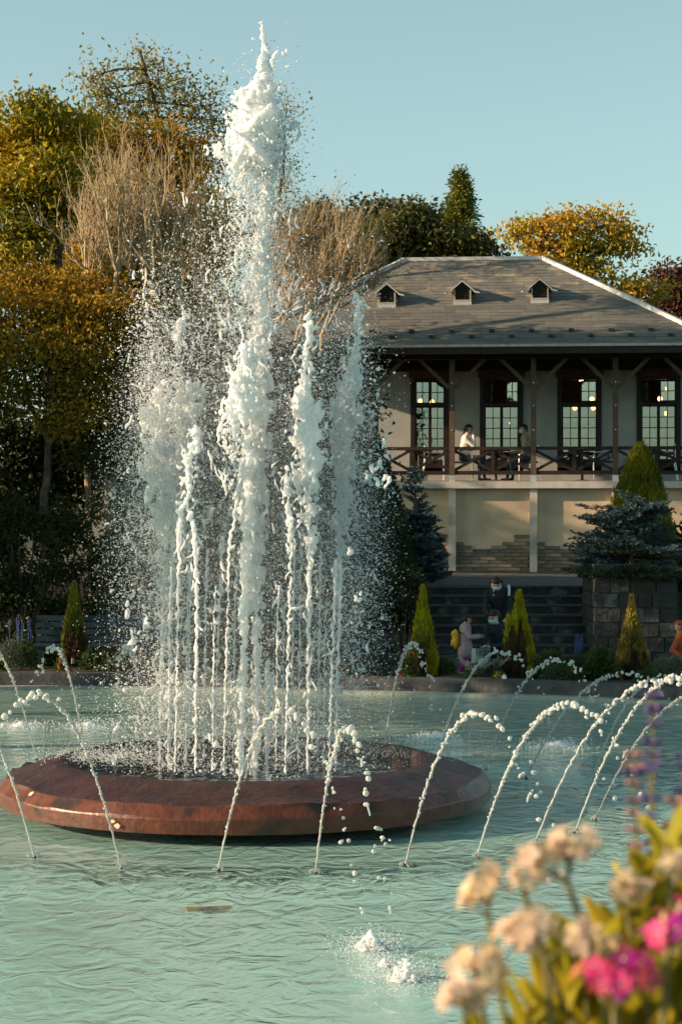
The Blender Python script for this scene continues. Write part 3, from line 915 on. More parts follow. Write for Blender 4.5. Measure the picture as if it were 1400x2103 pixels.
def twig_tree(name, label, roots, seed, bark, height, leaf=None, nleaf=0, spread=.35, levels=4, kids=3, r0=.05, group=None, lean=(0, 0), lsize=.06):
    """upright leafless branches: roots are (px,py,Y,h) start points"""
    rg = np.random.default_rng(seed)
    base = P(*roots[0][:3]); base[2] = roots[0][4] if len(roots[0]) > 4 else base[2]
    e = empty(name, tuple(base), 0, label, 'tree', group)
    mb = MB(); tips = []
    def go(p, d, L, r, lv):
        n = 4
        pts = [p]
        for i in range(n):
            d = unit(d + rg.normal(size=3) * .11 + np.array((0, 0, .10)))
            pts.append(pts[-1] + d * L / n)
        mb.tube(pts, np.linspace(r, r * .6, n + 1), 4 if lv < 3 else 3, cap=False)
        if lv >= 2: tips.extend(pts[2:])
        if lv >= levels: return
        for k in range(kids + (rg.random() < .8)):
            at = pts[rg.integers(2, n + 1)]
            nd = unit(d + rg.normal(size=3) * spread + np.array((lean[0], 0, .25)))
            go(at, nd, L * rg.uniform(.6, .9), r * .58, lv + 1)
    for rt in roots:
        p = P(*rt[:3]) - base
        for k in range(3):
            go(p, unit(np.array((rg.normal() * .35 + lean[0], rg.normal() * .3, 1.0))), rt[3] * rg.uniform(.34, .44), r0, 0)
        if len(rt) > 4:
            mb.tube(curve(np.array((p[0] + rg.normal()*.1, p[1], rt[4] - base[2])), p + (0, 0, .05), 0, rg, 6), np.linspace(r0 * 2.0, r0 * 1.3, 6), 7)
    mb.build('branches', bark, e)
    if leaf and nleaf:
        tp = np.array(tips); idx = rg.integers(0, len(tp), nleaf)
        lv = MB(); leaf_quads(lv, tp[idx] + rg.normal(size=(nleaf, 3)) * .04, rg.normal(size=(nleaf, 3)) - (0, 0, .5), lsize, lsize * .5, rg)
        lv.build('leaves', leaf, e)
    return e

def bush(name, label, cat, lobes, leaf, n, lsize, seed, group=None, zbase=.1, hang=0.0):
    rg = np.random.default_rng(seed)
    c0 = P(*lobes[0][:3]); base = np.array((c0[0], c0[1], zbase))
    e = empty(name, tuple(base), 0, label, cat, group)
    lv = MB(); st = MB()
    w = np.array([l[3] * l[4] for l in lobes], float); w /= w.sum()
    for l, wi in zip(lobes, w):
        c = P(l[0], l[1], l[2]) - base; s = l[2] / FPX
        rr_ = np.array((l[3] * s, l[3] * s * .8, l[4] * s))
        m = int(n * wi); nk = max(8, m // 45)
        d = unit(rg.normal(size=(nk, 3))); K = c + d * rr_ * (rg.uniform(.45, 1, nk) ** .5)[:, None]
        K[:, 2] = np.maximum(K[:, 2], .02)
        ci = rg.integers(0, nk, m)
        C = K[ci] + rg.normal(size=(m, 3)) * rr_ * .11
        C[:, 2] = np.maximum(C[:, 2], .01)
        T = unit(C - c) * .8 + rg.normal(size=(m, 3)) * .8; T[:, 2] -= hang
        leaf_quads(lv, C, T, rg.uniform(.7, 1.3, m) * lsize, rg.uniform(.7, 1.2, m) * lsize * .5, rg)
        for k in range(0, nk, max(1, nk // 14)):
            st.tube(curve((c[0] * .6, c[1] * .6, 0), K[k], .05, rg, 5), np.linspace(.025, .006, 5), 4, cap=False)
    st.build('stems', M['bark'], e); lv.build('foliage', leaf, e)
    return e

def conifer_cone(name, label, px, pyt, pyb, Y, halfw, leaf, n, seed, group=None, ln=.10, shape=1.0, brown=None, zb=None, cat='shrub', tips=()):
    """tight upright cone of scale-leaved sprays"""
    rg = np.random.default_rng(seed)
    b = P(px, pyb, Y); t = P(px, pyt, Y); H = t[2] - b[2]; s = Y / FPX; W = halfw * s
    e = empty(name, tuple(b), rg.uniform(0, 0), label, cat, group)
    lv = MB()
    def cone(cx, H, W, n, z0=0):
        h = rg.uniform(0, 1, n) ** 1.25
        th = rg.uniform(0, 2 * math.pi, n)
        prof = np.where(h < .18, .80 + .2 * h / .18, ((1 - h) / .82) ** shape)
        lump = 1 + .10 * np.sin(th * 5 + h * 9 + seed) + .07 * np.sin(th * 11 - h * 17) + rg.normal(size=n) * .05
        r = W * prof * lump * rg.uniform(.82, 1.0, n)
        C = np.stack([cx + r*np.cos(th), r*np.sin(th), z0 + h*H*(1 + rg.normal(size=n)*.012)], -1)
        T = np.stack([np.cos(th)*.32, np.sin(th)*.32, np.ones(n)], -1) + rg.normal(size=(n, 3)) * .16
        dead = np.zeros(n, bool)
        if brown is not None:
            # dead, browned sprays on one side low down
            dead = (np.cos(th - brown[0]) > brown[1]) & (h < brown[2] + .1 * np.sin(th * 7))
        for k, msk in ((0, ~dead), (1, dead)):
            if msk.any(): leaf_quads(lv, C[msk], T[msk], rg.uniform(.6, 1.3, msk.sum()) * ln, rg.uniform(.7, 1.2, msk.sum()) * ln * .26, rg, k)
    cone(0, H - ln * .8, W, n)
    for (dx, hh, ww) in tips: cone(dx * s, H * hh, W * ww, n // 4)
    st = MB().tube([(0, 0, -.1), (0, 0, H * .3), (0, 0, H * .92)], [W * .25, W * .2, .005], 6)
    # inner dark core of twigs keeps the light from passing straight through
    st.lathe([(W*.62, 0.02), (W*.78, H*.15), (W*.52, H*.42), (W*.26, H*.7), (.004, H*.9)], k=10)
    st.build('stem', M['bark'], e)
    lv.build('foliage', [leaf, M['brown_leaf']], e)
    return e

def spruce(name, label, px, pyt, pyb, Y, halfw, seed, n=420, layers=7, skirt=1.0, leaf=None, lift=.2, cat='tree', zb=None):
    rg = np.random.default_rng(seed); leaf = leaf or M['spruce']
    b = P(px, pyb, Y); t = P(px, pyt, Y); H = t[2] - b[2]; W = halfw * Y / FPX
    if zb is not None: b = np.array((b[0], b[1], zb)); H = t[2] - zb
    e = empty(name, tuple(b), 0, label, cat)
    lv = MB(); st = MB()
    st.tube([(0, 0, 0), (0, 0, H * .5), (0, 0, H * .95)], [.07, .05, .01], 7)
    for L in range(layers):
        f = L / (layers - 1)
        z = H * (.04 + .90 * f); r = W * (1 - f) ** .75 * (.92 + .16 * rg.random()) + W * .10
        nb = int(12 + 22 * (1 - f))
        for k in range(nb):
            th = 2 * math.pi * (k + rg.uniform(-.3, .3)) / nb
            rl = r * rg.uniform(.72, 1.08)
            d = np.array((math.cos(th), math.sin(th), 0))
            z = z + rg.normal() * H * .45 / layers
            tip = d * rl + np.array((0, 0, z + lift * H * .10 + rg.normal() * H * .03))
            st_ = np.array((0, 0, z - H * .05))
            br = curve(st_, tip, -.06, rg, 6, .03)
            st.tube(br, np.linspace(.018, .004, 6), 4, cap=False)
            # side shoots bristling with needles
            ns = int(11 * (rl / W) + 4)
            for q in range(ns):
                u_ = .25 + .75 * (q + rg.random()) / ns
                c = st_ * (1 - u_) + tip * u_ + np.array((0, 0, -.06 * H * .3 * u_ * (1 - u_)))
                side = np.cross(d, (0, 0, 1)) * rg.choice((-1, 1))
                sd_ = unit(d * .8 + side * rg.uniform(.1, 1.1) + np.array((0, 0, rg.uniform(-.1, .5))))
                sl_ = rg.uniform(.08, .16)
                m = 19
                uu = rg.uniform(0, 1, m)[:, None]
                C = c + sd_ * sl_ * uu + rg.normal(size=(m, 3)) * .004
                T = unit(rg.normal(size=(m, 3))) * .75 + sd_ * .8 + np.array((0, 0, .35))
                leaf_quads(lv, C, T, rg.uniform(.035, .06, m), .021, rg)
    st.build('trunk', M['bark'], e, smooth=True); lv.build('needles', leaf, e)
    return e

M['brown_leaf'] = leaf_mat('dead_sprays', [(.035, .022, .012), (.07, .045, .02), (.11, .07, .03)], trans=.1, nscale=3)

# ------------------------------------------------------------------ trees beyond the garden
# left: autumn maples
broadleaf('maple_tree', 'tall maple with golden green crown at the upper left beside the bare tree', 'tree',
    [(112, 700, 38), (110, 600, 38), (122, 500, 38), (105, 400, 38), (90, 320, 38)],
    [(70, 245, 37.5, 85, 42), (140, 285, 38, 75, 45), (20, 300, 38, 60, 50), (100, 345, 37.5, 95, 40), (30, 395, 37, 80, 45), (120, 420, 37.5, 80, 38), (45, 480, 37, 70, 45), (20, 555, 36.5, 60, 50), (-40, 380, 38, 60, 80), (-50, 520, 38, 60, 80)],
    M['maple_gold'], M['bark'], 230, 78, .125, .26, 21, thick=.17)
broadleaf('maple_tree', 'dark orange maple crown standing behind the bare twiggy tree', 'tree',
    [(300, 700, 42), (300, 560, 42), (290, 430, 42), (300, 360, 42)],
    [(230, 300, 42, 85, 40), (310, 300, 42, 85, 42), (385, 330, 42, 62, 50), (270, 370, 42, 110, 40), (400, 410, 42, 50, 60), (200, 400, 42.5, 60, 50), (330, 450, 43, 90, 60), (240, 500, 43, 110, 60), (380, 520, 43, 80, 60), (170, 560, 42.5, 80, 50), (300, 590, 43, 120, 50), (440, 500, 43, 60, 80)],
    M['maple_orange'], M['bark'], 240, 70, .13, .28, 22, thick=.17)
broadleaf('maple_tree', 'low spreading brownish maple with forked pale trunk over the dark shrubs', 'tree',
    [(88, 1060, 34.5), (98, 960, 34.5), (100, 900, 34.5), (60, 830, 34.5), (40, 720, 34.5)],
    [(60, 645, 34.5, 100, 48), (170, 640, 34.5, 85, 42), (255, 645, 34.5, 60, 36), (50, 725, 34, 95, 50), (150, 720, 34, 90, 45), (235, 715, 34.5, 60, 50), (80, 800, 34, 80, 40), (170, 800, 34.2, 75, 55), (240, 780, 34.5, 50, 50), (140, 860, 34, 60, 30), (-40, 720, 34.5, 60, 90), (20, 590, 35, 90, 45), (120, 590, 35, 90, 40), (210, 600, 35.8, 70, 40)],
    M['maple_orange'], M['bark'], 290, 80, .095, .24, 23, thick=.075)
# fork of that trunk
broadleaf('thin_tree', 'tall airy tree with sparse small leaves rising against the sky left of the fountain', 'tree',
    [(330, 640, 44), (335, 500, 44), (320, 380, 44), (325, 280, 44), (318, 200, 44), (285, 100, 44)],
    [(330, 170, 44, 55, 50), (300, 130, 44, 30, 35), (390, 200, 44, 60, 45), (440, 235, 44, 45, 40), (350, 260, 44, 80, 40), (270, 230, 44, 60, 40), (210, 200, 44, 40, 50), (185, 150, 44, 22, 30), (230, 170, 44, 30, 30), (430, 290, 44, 40, 40), (195, 240, 44, 35, 30)],
    M['thin_leaf'], M['bark'], 170, 24, .105, .26, 24, thick=.10, twig=.018, flat=.9, droop=.6)
broadleaf('thin_tree', 'wispy tree with few leaves seen through the fountain plume', 'tree',
    [(560, 700, 47), (565, 520, 47), (575, 400, 47), (585, 300, 47)],
    [(585, 350, 47, 38, 60), (560, 260, 47, 40, 60), (590, 210, 47, 28, 40), (540, 330, 47, 40, 50), (570, 420, 47, 45, 40)],
    M['thin_leaf'], M['bark'], 90, 14, .09, .26, 25, thick=.07, twig=.014, flat=.9)
twig_tree('bare_tree', 'pale leafless tree with dense upright twigs left of the fountain plume',
    [(235, 670, 35.2, 2.5, 1.2), (290, 650, 35.4, 3.1, 1.2), (345, 660, 35.6, 2.7, 1.2), (205, 640, 35.3, 2.1, 1.2), (400, 670, 35.6, 2.5, 1.2), (260, 590, 35.5, 2.0, 1.2), (320, 610, 35.3, 2.5, 1.2), (370, 640, 35.7, 2.2, 1.2), (180, 600, 35.5, 1.6, 1.2), (240, 560, 35.1, 2.0, 1.2)], 31, M['palebark'], 3.0, M['maple_orange'], 700, spread=.42, levels=4, kids=2, r0=.032)
twig_tree('bare_tree', 'reddish leafless tree with orange leaf remnants in front of the roof corner',
    [(600, 720, 41.2, 2.9, 1.2), (640, 700, 41.4, 2.6, 1.2), (575, 690, 41.4, 2.6, 1.2), (660, 690, 41.0, 2.2, 1.2), (520, 700, 41.4, 2.8, 1.2)], 32, M['palebark'], 3.0, M['maple_orange'], 900, spread=.38, levels=4, kids=3, r0=.03, lean=(.28, 0), lsize=.085)
# dense dark trees that close the view behind the fountain
broadleaf('evergreen_tree', 'dense dark evergreen behind the left half of the fountain', 'tree',
    [(330, 1180, 39), (335, 1000, 39), (340, 850, 39)],
    [(330, 760, 39, 110, 80), (260, 880, 39, 110, 90), (400, 870, 39, 100, 100), (330, 1000, 39, 130, 90), (200, 990, 39, 90, 90), (440, 720, 39.5, 70, 70), (460, 1000, 38.5, 80, 90)],
    M['dark_leaf'], M['bark'], 210, 62, .15, .30, 26, thick=.18)
broadleaf('evergreen_tree', 'dense dark evergreen at the corner of the cafe right behind the fountain', 'tree',
    [(590, 1190, 40), (590, 1000, 40), (600, 850, 40)],
    [(560, 830, 40, 80, 90), (640, 900, 40, 80, 90), (540, 960, 40, 90, 90), (640, 1040, 40, 90, 90), (700, 1000, 39, 60, 110), (690, 830, 41, 55, 70)],
    M['dark_leaf'], M['bark'], 170, 62, .15, .30, 27, thick=.18)
broadleaf('evergreen_tree', 'dark evergreen shrub tree at the left edge behind the pale forked trunk', 'tree',
    [(20, 1180, 36.5), (20, 1000, 36.5), (25, 880, 36.5)],
    [(20, 930, 36.5, 80, 80), (-40, 1000, 36.5, 70, 90), (120, 960, 36.8, 80, 80), (60, 1060, 36, 100, 70), (170, 880, 37, 70, 60), (-30, 850, 37, 60, 80)],
    M['dark_leaf'], M['bark'], 150, 66, .14, .28, 28, thick=.15)
broadleaf('maple_tree', 'golden brown maple crown filling in below the bare twigs', 'tree',
    [(330, 1100, 37), (335, 900, 37), (330, 720, 37)],
    [(220, 560, 37, 80, 50), (300, 600, 37, 90, 50), (380, 560, 37, 80, 50), (410, 640, 37, 80, 50), (330, 670, 37, 90, 50), (240, 660, 37, 80, 50), (440, 450, 38.5, 50, 60)],
    M['maple_gold'], M['bark'], 170, 80, .10, .26, 38, thick=.12)
broadleaf('evergreen_tree', 'dim olive brown leafy tree left behind the fountain spray', 'tree',
    [(260, 1180, 34.9), (262, 1000, 34.9), (265, 850, 34.9)],
    [(250, 740, 34.9, 75, 55), (330, 730, 34.9, 75, 50), (400, 740, 34.9, 65, 60), (280, 830, 34.9, 90, 60), (380, 840, 34.9, 80, 70), (300, 930, 34.9, 100, 70), (420, 940, 34.9, 70, 80), (220, 920, 34.9, 60, 60)],
    M['olive_leaf'], M['bark'], 240, 85, .11, .25, 36, thick=.14)
broadleaf('evergreen_tree', 'dark tree hiding the left end of the cafe behind the right jets', 'tree',
    [(620, 1190, 39.4), (620, 1000, 39.4), (620, 850, 39.4)],
    [(560, 760, 39.4, 60, 50), (630, 780, 39.4, 60, 50), (690, 780, 39.4, 45, 50), (695, 860, 39.4, 40, 70), (500, 830, 39.4, 60, 80)],
    M['dark_leaf'], M['bark'], 130, 85, .13, .28, 37, thick=.14)
# far ones above the roof
broadleaf('spreading_tree', 'dark spreading tree with layered crown above the left end of the roof', 'tree',
    [(720, 640, 62), (715, 560, 62), (700, 480, 62)],
    [(640, 440, 62, 45, 26), (700, 460, 62, 60, 30), (755, 435, 62, 50, 30), (655, 490, 62, 70, 26), (600, 470, 62, 30, 25), (820, 440, 62, 24, 22), (770, 490, 62, 60, 30), (880, 450, 62, 35, 30), (560, 500, 62, 50, 40)],
    M['dark_leaf'], M['bark'], 170, 40, .17, .32, 29, thick=.16, flat=.45)
broadleaf('round_tree', 'olive green leafy tree just above the middle of the roof ridge', 'tree',
    [(860, 640, 57), (860, 560, 57)],
    [(800, 490, 57, 50, 45), (860, 495, 57, 70, 45), (840, 450, 57, 35, 30), (930, 505, 57, 70, 30), (985, 515, 57, 45, 22), (760, 525, 57, 60, 40), (700, 550, 57, 60, 50)],
    M['olive_leaf'], M['bark'], 190, 70, .16, .30, 30, thick=.16)
broadleaf('yellow_tree', 'golden yellow tree with spreading crown above the right hip of the roof', 'tree',
    [(1215, 700, 55), (1200, 600, 55), (1180, 540, 55)],
    [(1060, 478, 55, 28, 14), (1100, 470, 55, 45, 24), (1165, 455, 55, 40, 20), (1225, 450, 55, 50, 20), (1270, 470, 55, 42, 20), (1140, 500, 55, 75, 24), (1240, 500, 55, 55, 22), (1300, 500, 55, 20, 18), (1130, 540, 55, 60, 22), (1210, 560, 55, 60, 28), (1280, 600, 55, 60, 28), (1330, 590, 55, 30, 20)],
    M['yellow_leaf'], M['bark'], 200, 34, .16, .26, 33, thick=.12, droop=.5)
broadleaf('red_tree', 'dark reddish tree at the right edge beyond the roof', 'tree',
    [(1400, 760, 60), (1395, 650, 60)],
    [(1365, 570, 60, 24, 26), (1400, 590, 60, 50, 40), (1380, 640, 60, 60, 40), (1440, 600, 60, 50, 60)],
    M['red_leaf'], M['bark'], 90, 70, .15, .3, 34, thick=.14)

def far_conifer(label, px, pyt, pyb, Y, halfw, seed):
    rg = np.random.default_rng(seed)
    b = P(px, pyb, Y); t = P(px, pyt, Y); H = t[2] - b[2]; W = halfw * Y / FPX
    e = empty('conifer_tree', tuple(b), 0, label, 'tree')
    st = MB().tube([(0, 0, 0), (0, 0, H * .5), (0, 0, H)], [.16, .1, .01], 6); lv = MB()
    for k in range(430):
        f = rg.random() ** .8; z = H * f; th = rg.uniform(0, 6.28); r = (W * 1.12 * (1 - f) ** .95 + .03) * rg.uniform(.55, 1.08)
        tip = np.array((r*math.cos(th), r*math.sin(th), z - r * .12)); a = np.array((0, 0, z))
        st.tube([a, tip], [.02, .004], 3, cap=False)
        m = int(14 + 46 * (1 - f))
        u_ = rg.uniform(.2, 1, m)[:, None]
        C = a*(1-u_) + tip*u_ + rg.normal(size=(m, 3)) * .10
        T = unit(tip - a) + rg.normal(size=(m, 3)) * .7 + (0, 0, .3)
        leaf_quads(lv, C, T, rg.uniform(.10, .2, m), .05, rg)
    st.build('trunk', M['bark'], e); lv.build('crown', M['pine_far'], e)
far_conifer('pointed conifer standing tallest above the cafe roof', 945, 354, 620, 60, 82, 35)

# pale house glimpsed through the maples, and glass roof left of the cafe
M['housewall'] = noise_mat('house_wall', (.50, .42, .32), (.62, .53, .42), 1, .9)
M['houseroof'] = noise_mat('house_roof', (.10, .10, .10), (.16, .15, .14), 3, .85)
hp = P(210, 700, 58)
hs_ = empty('house', (hp[0], 58, 1.2), R(8), 'pale rendered house with chimney glimpsed through the maples', 'house')
s58 = 58 / FPX
hz = lambda py: P(0, py, 58)[2] - 1.2
MB().box(-1.7, 1.9, 0, 5, 0, hz(330)).build('wall', M['housewall'], hs_)
q = MB(); q.add([(-2.0, -.3, hz(335)), (2.2, -.3, hz(335)), (2.2, 5.3, hz(335)), (-2.0, 5.3, hz(335)), (-1.0, 2.5, hz(262)), (1.2, 2.5, hz(262))], [(0, 1, 5, 4), (1, 2, 5), (2, 3, 4, 5), (3, 0, 4), (3, 2, 1, 0)])
rf_ = q.build('roof', M['houseroof'], hs_)
MB().box(-.55, .1, 1.2, 1.9, hz(330), hz(232)).build('chimney', M['housewall'], rf_)
MB().box(-.68, .23, 1.08, 2.02, hz(228), hz(222)).build('chimney_cap', M['houseroof'], rf_)
for cx in (-1.1, .2, 1.2):
    f_ = MB().box(cx - .3, cx + .3, -.05, .02, hz(480), hz(400)).build('window', M['frame'], hs_)
    MB().box(cx - .25, cx + .25, -.056, -.051, hz(476), hz(404)).build('pane', M['glass'], f_)
gh = empty('glasshouse', tuple(P(560, 900, 54)[:2]) + (1.2,), 0, 'pale glass roofed shed seen through twigs left of the cafe roof', 'glasshouse')
gz = lambda py: P(0, py, 54)[2] - 1.2
gx = lambda px: P(px, 0, 54)[0] - gh.location[0]
q = MB(); a0, a1 = gx(500), gx(705)
MB().box(a0, a1, 0, 3, 0, gz(640)).build('wall', M['housewall'], gh)
for k in range(11):
    x0 = lerp(a0, a1, k / 11); x1 = lerp(a0, a1, (k + 1) / 11)
    q = MB(); q.add([(x0 + .03, -.1, gz(640)), (x1 - .03, -.1, gz(640)), (x1 - .03, 2.2, gz(555)), (x0 + .03, 2.2, gz(555))], [(0, 1, 2, 3)]); q.build('pane', M['ridge'], gh)
    MB().beam((x0, -.1, gz(640)), (x0, 2.2, gz(555)), .05, .05).build('glazing_bar', M['slab'], gh)

# ------------------------------------------------------------------ trees beside the pool, left of the view (they throw the long shadows)
for k, (x, y, top, r, lab) in enumerate((
    (-12.5, 18.0, 8.6, 2.1, 'first poolside tree outside the view on the left'), (-12.3, 21.8, 9.0, 2.3, 'second poolside tree outside the view on the left'),
    (-12.0, 25.6, 9.0, 2.3, 'third poolside tree outside the view on the left'), (-10.8, 29.4, 8.6, 2.3, 'fourth poolside tree outside the view on the left'),
    (-11.0, 33.4, 7.5, 2.5, 'fifth poolside tree outside the view on the left'),
    (-13.0, 42.6, 8.8, 2.2, 'tree outside the view at the left end of the cafe'))):
    cz = top - 1.9
    def px_of(X, Z, Y): return (700 + FPX * X / Y, 1051.5 - (Z - CAM_H) * FPX / Y, Y)
    s = FPX / y
    tr_ = [px_of(x, .05, y), px_of(x, cz * .6, y), px_of(x + .2, cz, y)]
    lb = []
    rr_ = random.Random(50 + k)
    for q in range(7):
        ax, az = rr_.uniform(-1, 1) * r * .6, rr_.uniform(-2.6, 1.2)
        lb.append((*px_of(x + ax, cz + az, y + rr_.uniform(-1, 1) * r * .5), r * .55 * s, r * .5 * s))
    broadleaf('poolside_tree', lab, 'tree', tr_, lb, M['olive_leaf'], M['bark'], (85, 85, 120, 140, 140, 60)[k], (50, 50, 60, 60, 60, 36)[k], .30, .4, 60 + k, group='trees beside the pool outside the view', thick=.18)

# ------------------------------------------------------------------ garden conifers
conifer_cone('dwarf_conifer', 'yellow green pointed conifer left of the child with yellow backpack', 868, 1203, 1402, 30.6, 31, M['cone_yellow'], 5200, 41, ln=.085, brown=(-2.4, .55, .3))
conifer_cone('dwarf_conifer', 'yellow green pointed conifer with brown dead side, right of the crouching man', 1066, 1213, 1405, 30.4, 35, M['cone_yellow'], 6200, 42, ln=.085, brown=(-2.3, .45, .62), tips=((-22, .70, .42),))
conifer_cone('dwarf_conifer', 'slender tan green conifer in front of the stone block pier', 1297, 1223, 1402, 30.0, 36, M['cone_tan'], 5600, 43, ln=.085, shape=1.25, brown=(-1.2, .5, .3), tips=((-14, .62, .5), (16, .5, .5)))
conifer_cone('dwarf_conifer', 'yellow green pointed conifer in front of the blue bench', 152, 1196, 1350, 31.6, 24, M['cone_green'], 4600, 44, ln=.085, brown=(-1.2, .3, .35))
conifer_cone('round_conifer', 'large broad green conifer behind the blue spruce on the pier', 1314, 912, 1190, 37.2, 78, M['cone_green'], 13000, 45, ln=.12, shape=.62, cat='tree')
conifer_cone('tall_conifer', 'tall dark green conical tree between the fountain and the cafe wall', 772, 895, 1200, 36.4, 74, M['cone_dark'] if 'cone_dark' in M else M['olive_leaf'], 15000, 46, ln=.12, shape=.8, cat='tree')
spruce('blue_spruce', 'small dark blue spruce left of the cafe brick wall', 853, 996, 1172, 37.6, 60, 47, layers=11)
spruce('blue_spruce', 'wide blue spruce growing on top of the stone pier', 1292, 1018, 1162, 34.4, 122, 48, layers=9)
spruce('juniper_shrub', 'flat spreading green juniper hanging over the top of the stone pier', 1298, 1128, 1176, 34.1, 128, 49, layers=5, leaf=M['juniper'], lift=-1.2, cat='shrub')

# dark shrubs behind the left part of the bed
for k, (lb, mt, n, lab) in enumerate((
    ([(50, 1130, 34, 100, 90), (-30, 1180, 34, 70, 100), (40, 1290, 34, 110, 90)], 'dark_leaf', 9000, 'dark leafy shrub at the far left below the pale trunk'),
    ([(190, 1120, 34.5, 110, 90), (150, 1290, 34.4, 110, 90), (250, 1300, 34.4, 80, 80)], 'olive_leaf', 8000, 'dim olive shrub behind the blue bench'),
    ([(330, 1150, 34.8, 110, 100), (330, 1300,  34.8, 100, 90)], 'dark_leaf', 6000, 'dark shrub behind the left jets of the fountain'),
    ([(470, 1170, 35, 110, 100), (470, 1300,  35, 100, 90)], 'dark_leaf', 6000, 'dark shrub behind the thick middle jets of the fountain'),
    ([(600, 1180, 35, 110, 100), (600, 1300,  35, 100, 90)], 'olive_leaf', 6000, 'olive shrub behind the right jets of the fountain'),
    ([(720, 1170, 35, 100, 110), (720, 1300,  35, 100, 90)], 'dark_leaf', 6000, 'dark shrub at the foot of the tall conical tree'),
    ([(830, 1230, 34.2, 50, 60)], 'dark_leaf', 2500, 'small dark shrub at the left end of the stone steps'),
    ([(1440, 1180, 35, 60, 120)], 'dark_leaf', 4000, 'dark shrub right of the stone pier'))):
    bush('shrub', lab, 'shrub', lb, M[mt], n, .11, 70 + k, zbase=.05)

# ------------------------------------------------------------------ bedding plants
def flat_mat(name, c, rough=.6, trans=.2):
    m, nt, b = newmat(name); N = nt.nodes; L = nt.links
    n = N.new('ShaderNodeTexNoise'); n.inputs['Scale'].default_value = 60
    tc = N.new('ShaderNodeTexCoord'); L.new(tc.outputs['Object'], n.inputs['Vector'])
    cr = N.new('ShaderNodeValToRGB'); cr.color_ramp.elements[0].color = (*[x * .65 for x in c], 1); cr.color_ramp.elements[1].color = (*c, 1)
    cr.color_ramp.elements[0].position = .3; cr.color_ramp.elements[1].position = .65
    L.new(n.outputs[0], cr.inputs[0]); L.new(cr.outputs[0], b.inputs['Base Color']); b.inputs['Roughness'].default_value = rough
    tr = N.new('ShaderNodeBsdfTranslucent'); L.new(cr.outputs[0], tr.inputs[0])
    mx = N.new('ShaderNodeMixShader'); mx.inputs[0].default_value = trans
    L.new(b.outputs[0], mx.inputs[1]); L.new(tr.outputs[0], mx.inputs[2]); L.new(mx.outputs[0], N['Material Output'].inputs[0])
    return m
M['f_orange'] = flat_mat('marigold_orange', (.80, .26, .02))
M['f_yellow'] = flat_mat('flower_yellow', (.80, .48, .03))
M['f_red'] = flat_mat('flower_red', (.55, .05, .03))
M['f_purple'] = flat_mat('flower_purple', (.10, .05, .22))
M['f_blue'] = flat_mat('salvia_blue', (.07, .13, .38))
M['f_white'] = flat_mat('silver_leaf', (.50, .53, .46))
M['f_salmon'] = flat_mat('flower_salmon', (.65, .20, .12))
M['bed_green'] = leaf_mat('bedding_green', [(.03, .055, .015), (.06, .10, .025), (.10, .15, .05)], nscale=3)
M['bed_grey'] = leaf_mat('bedding_greygreen', [(.06, .085, .06), (.10, .13, .09), (.16, .19, .14)], nscale=3)

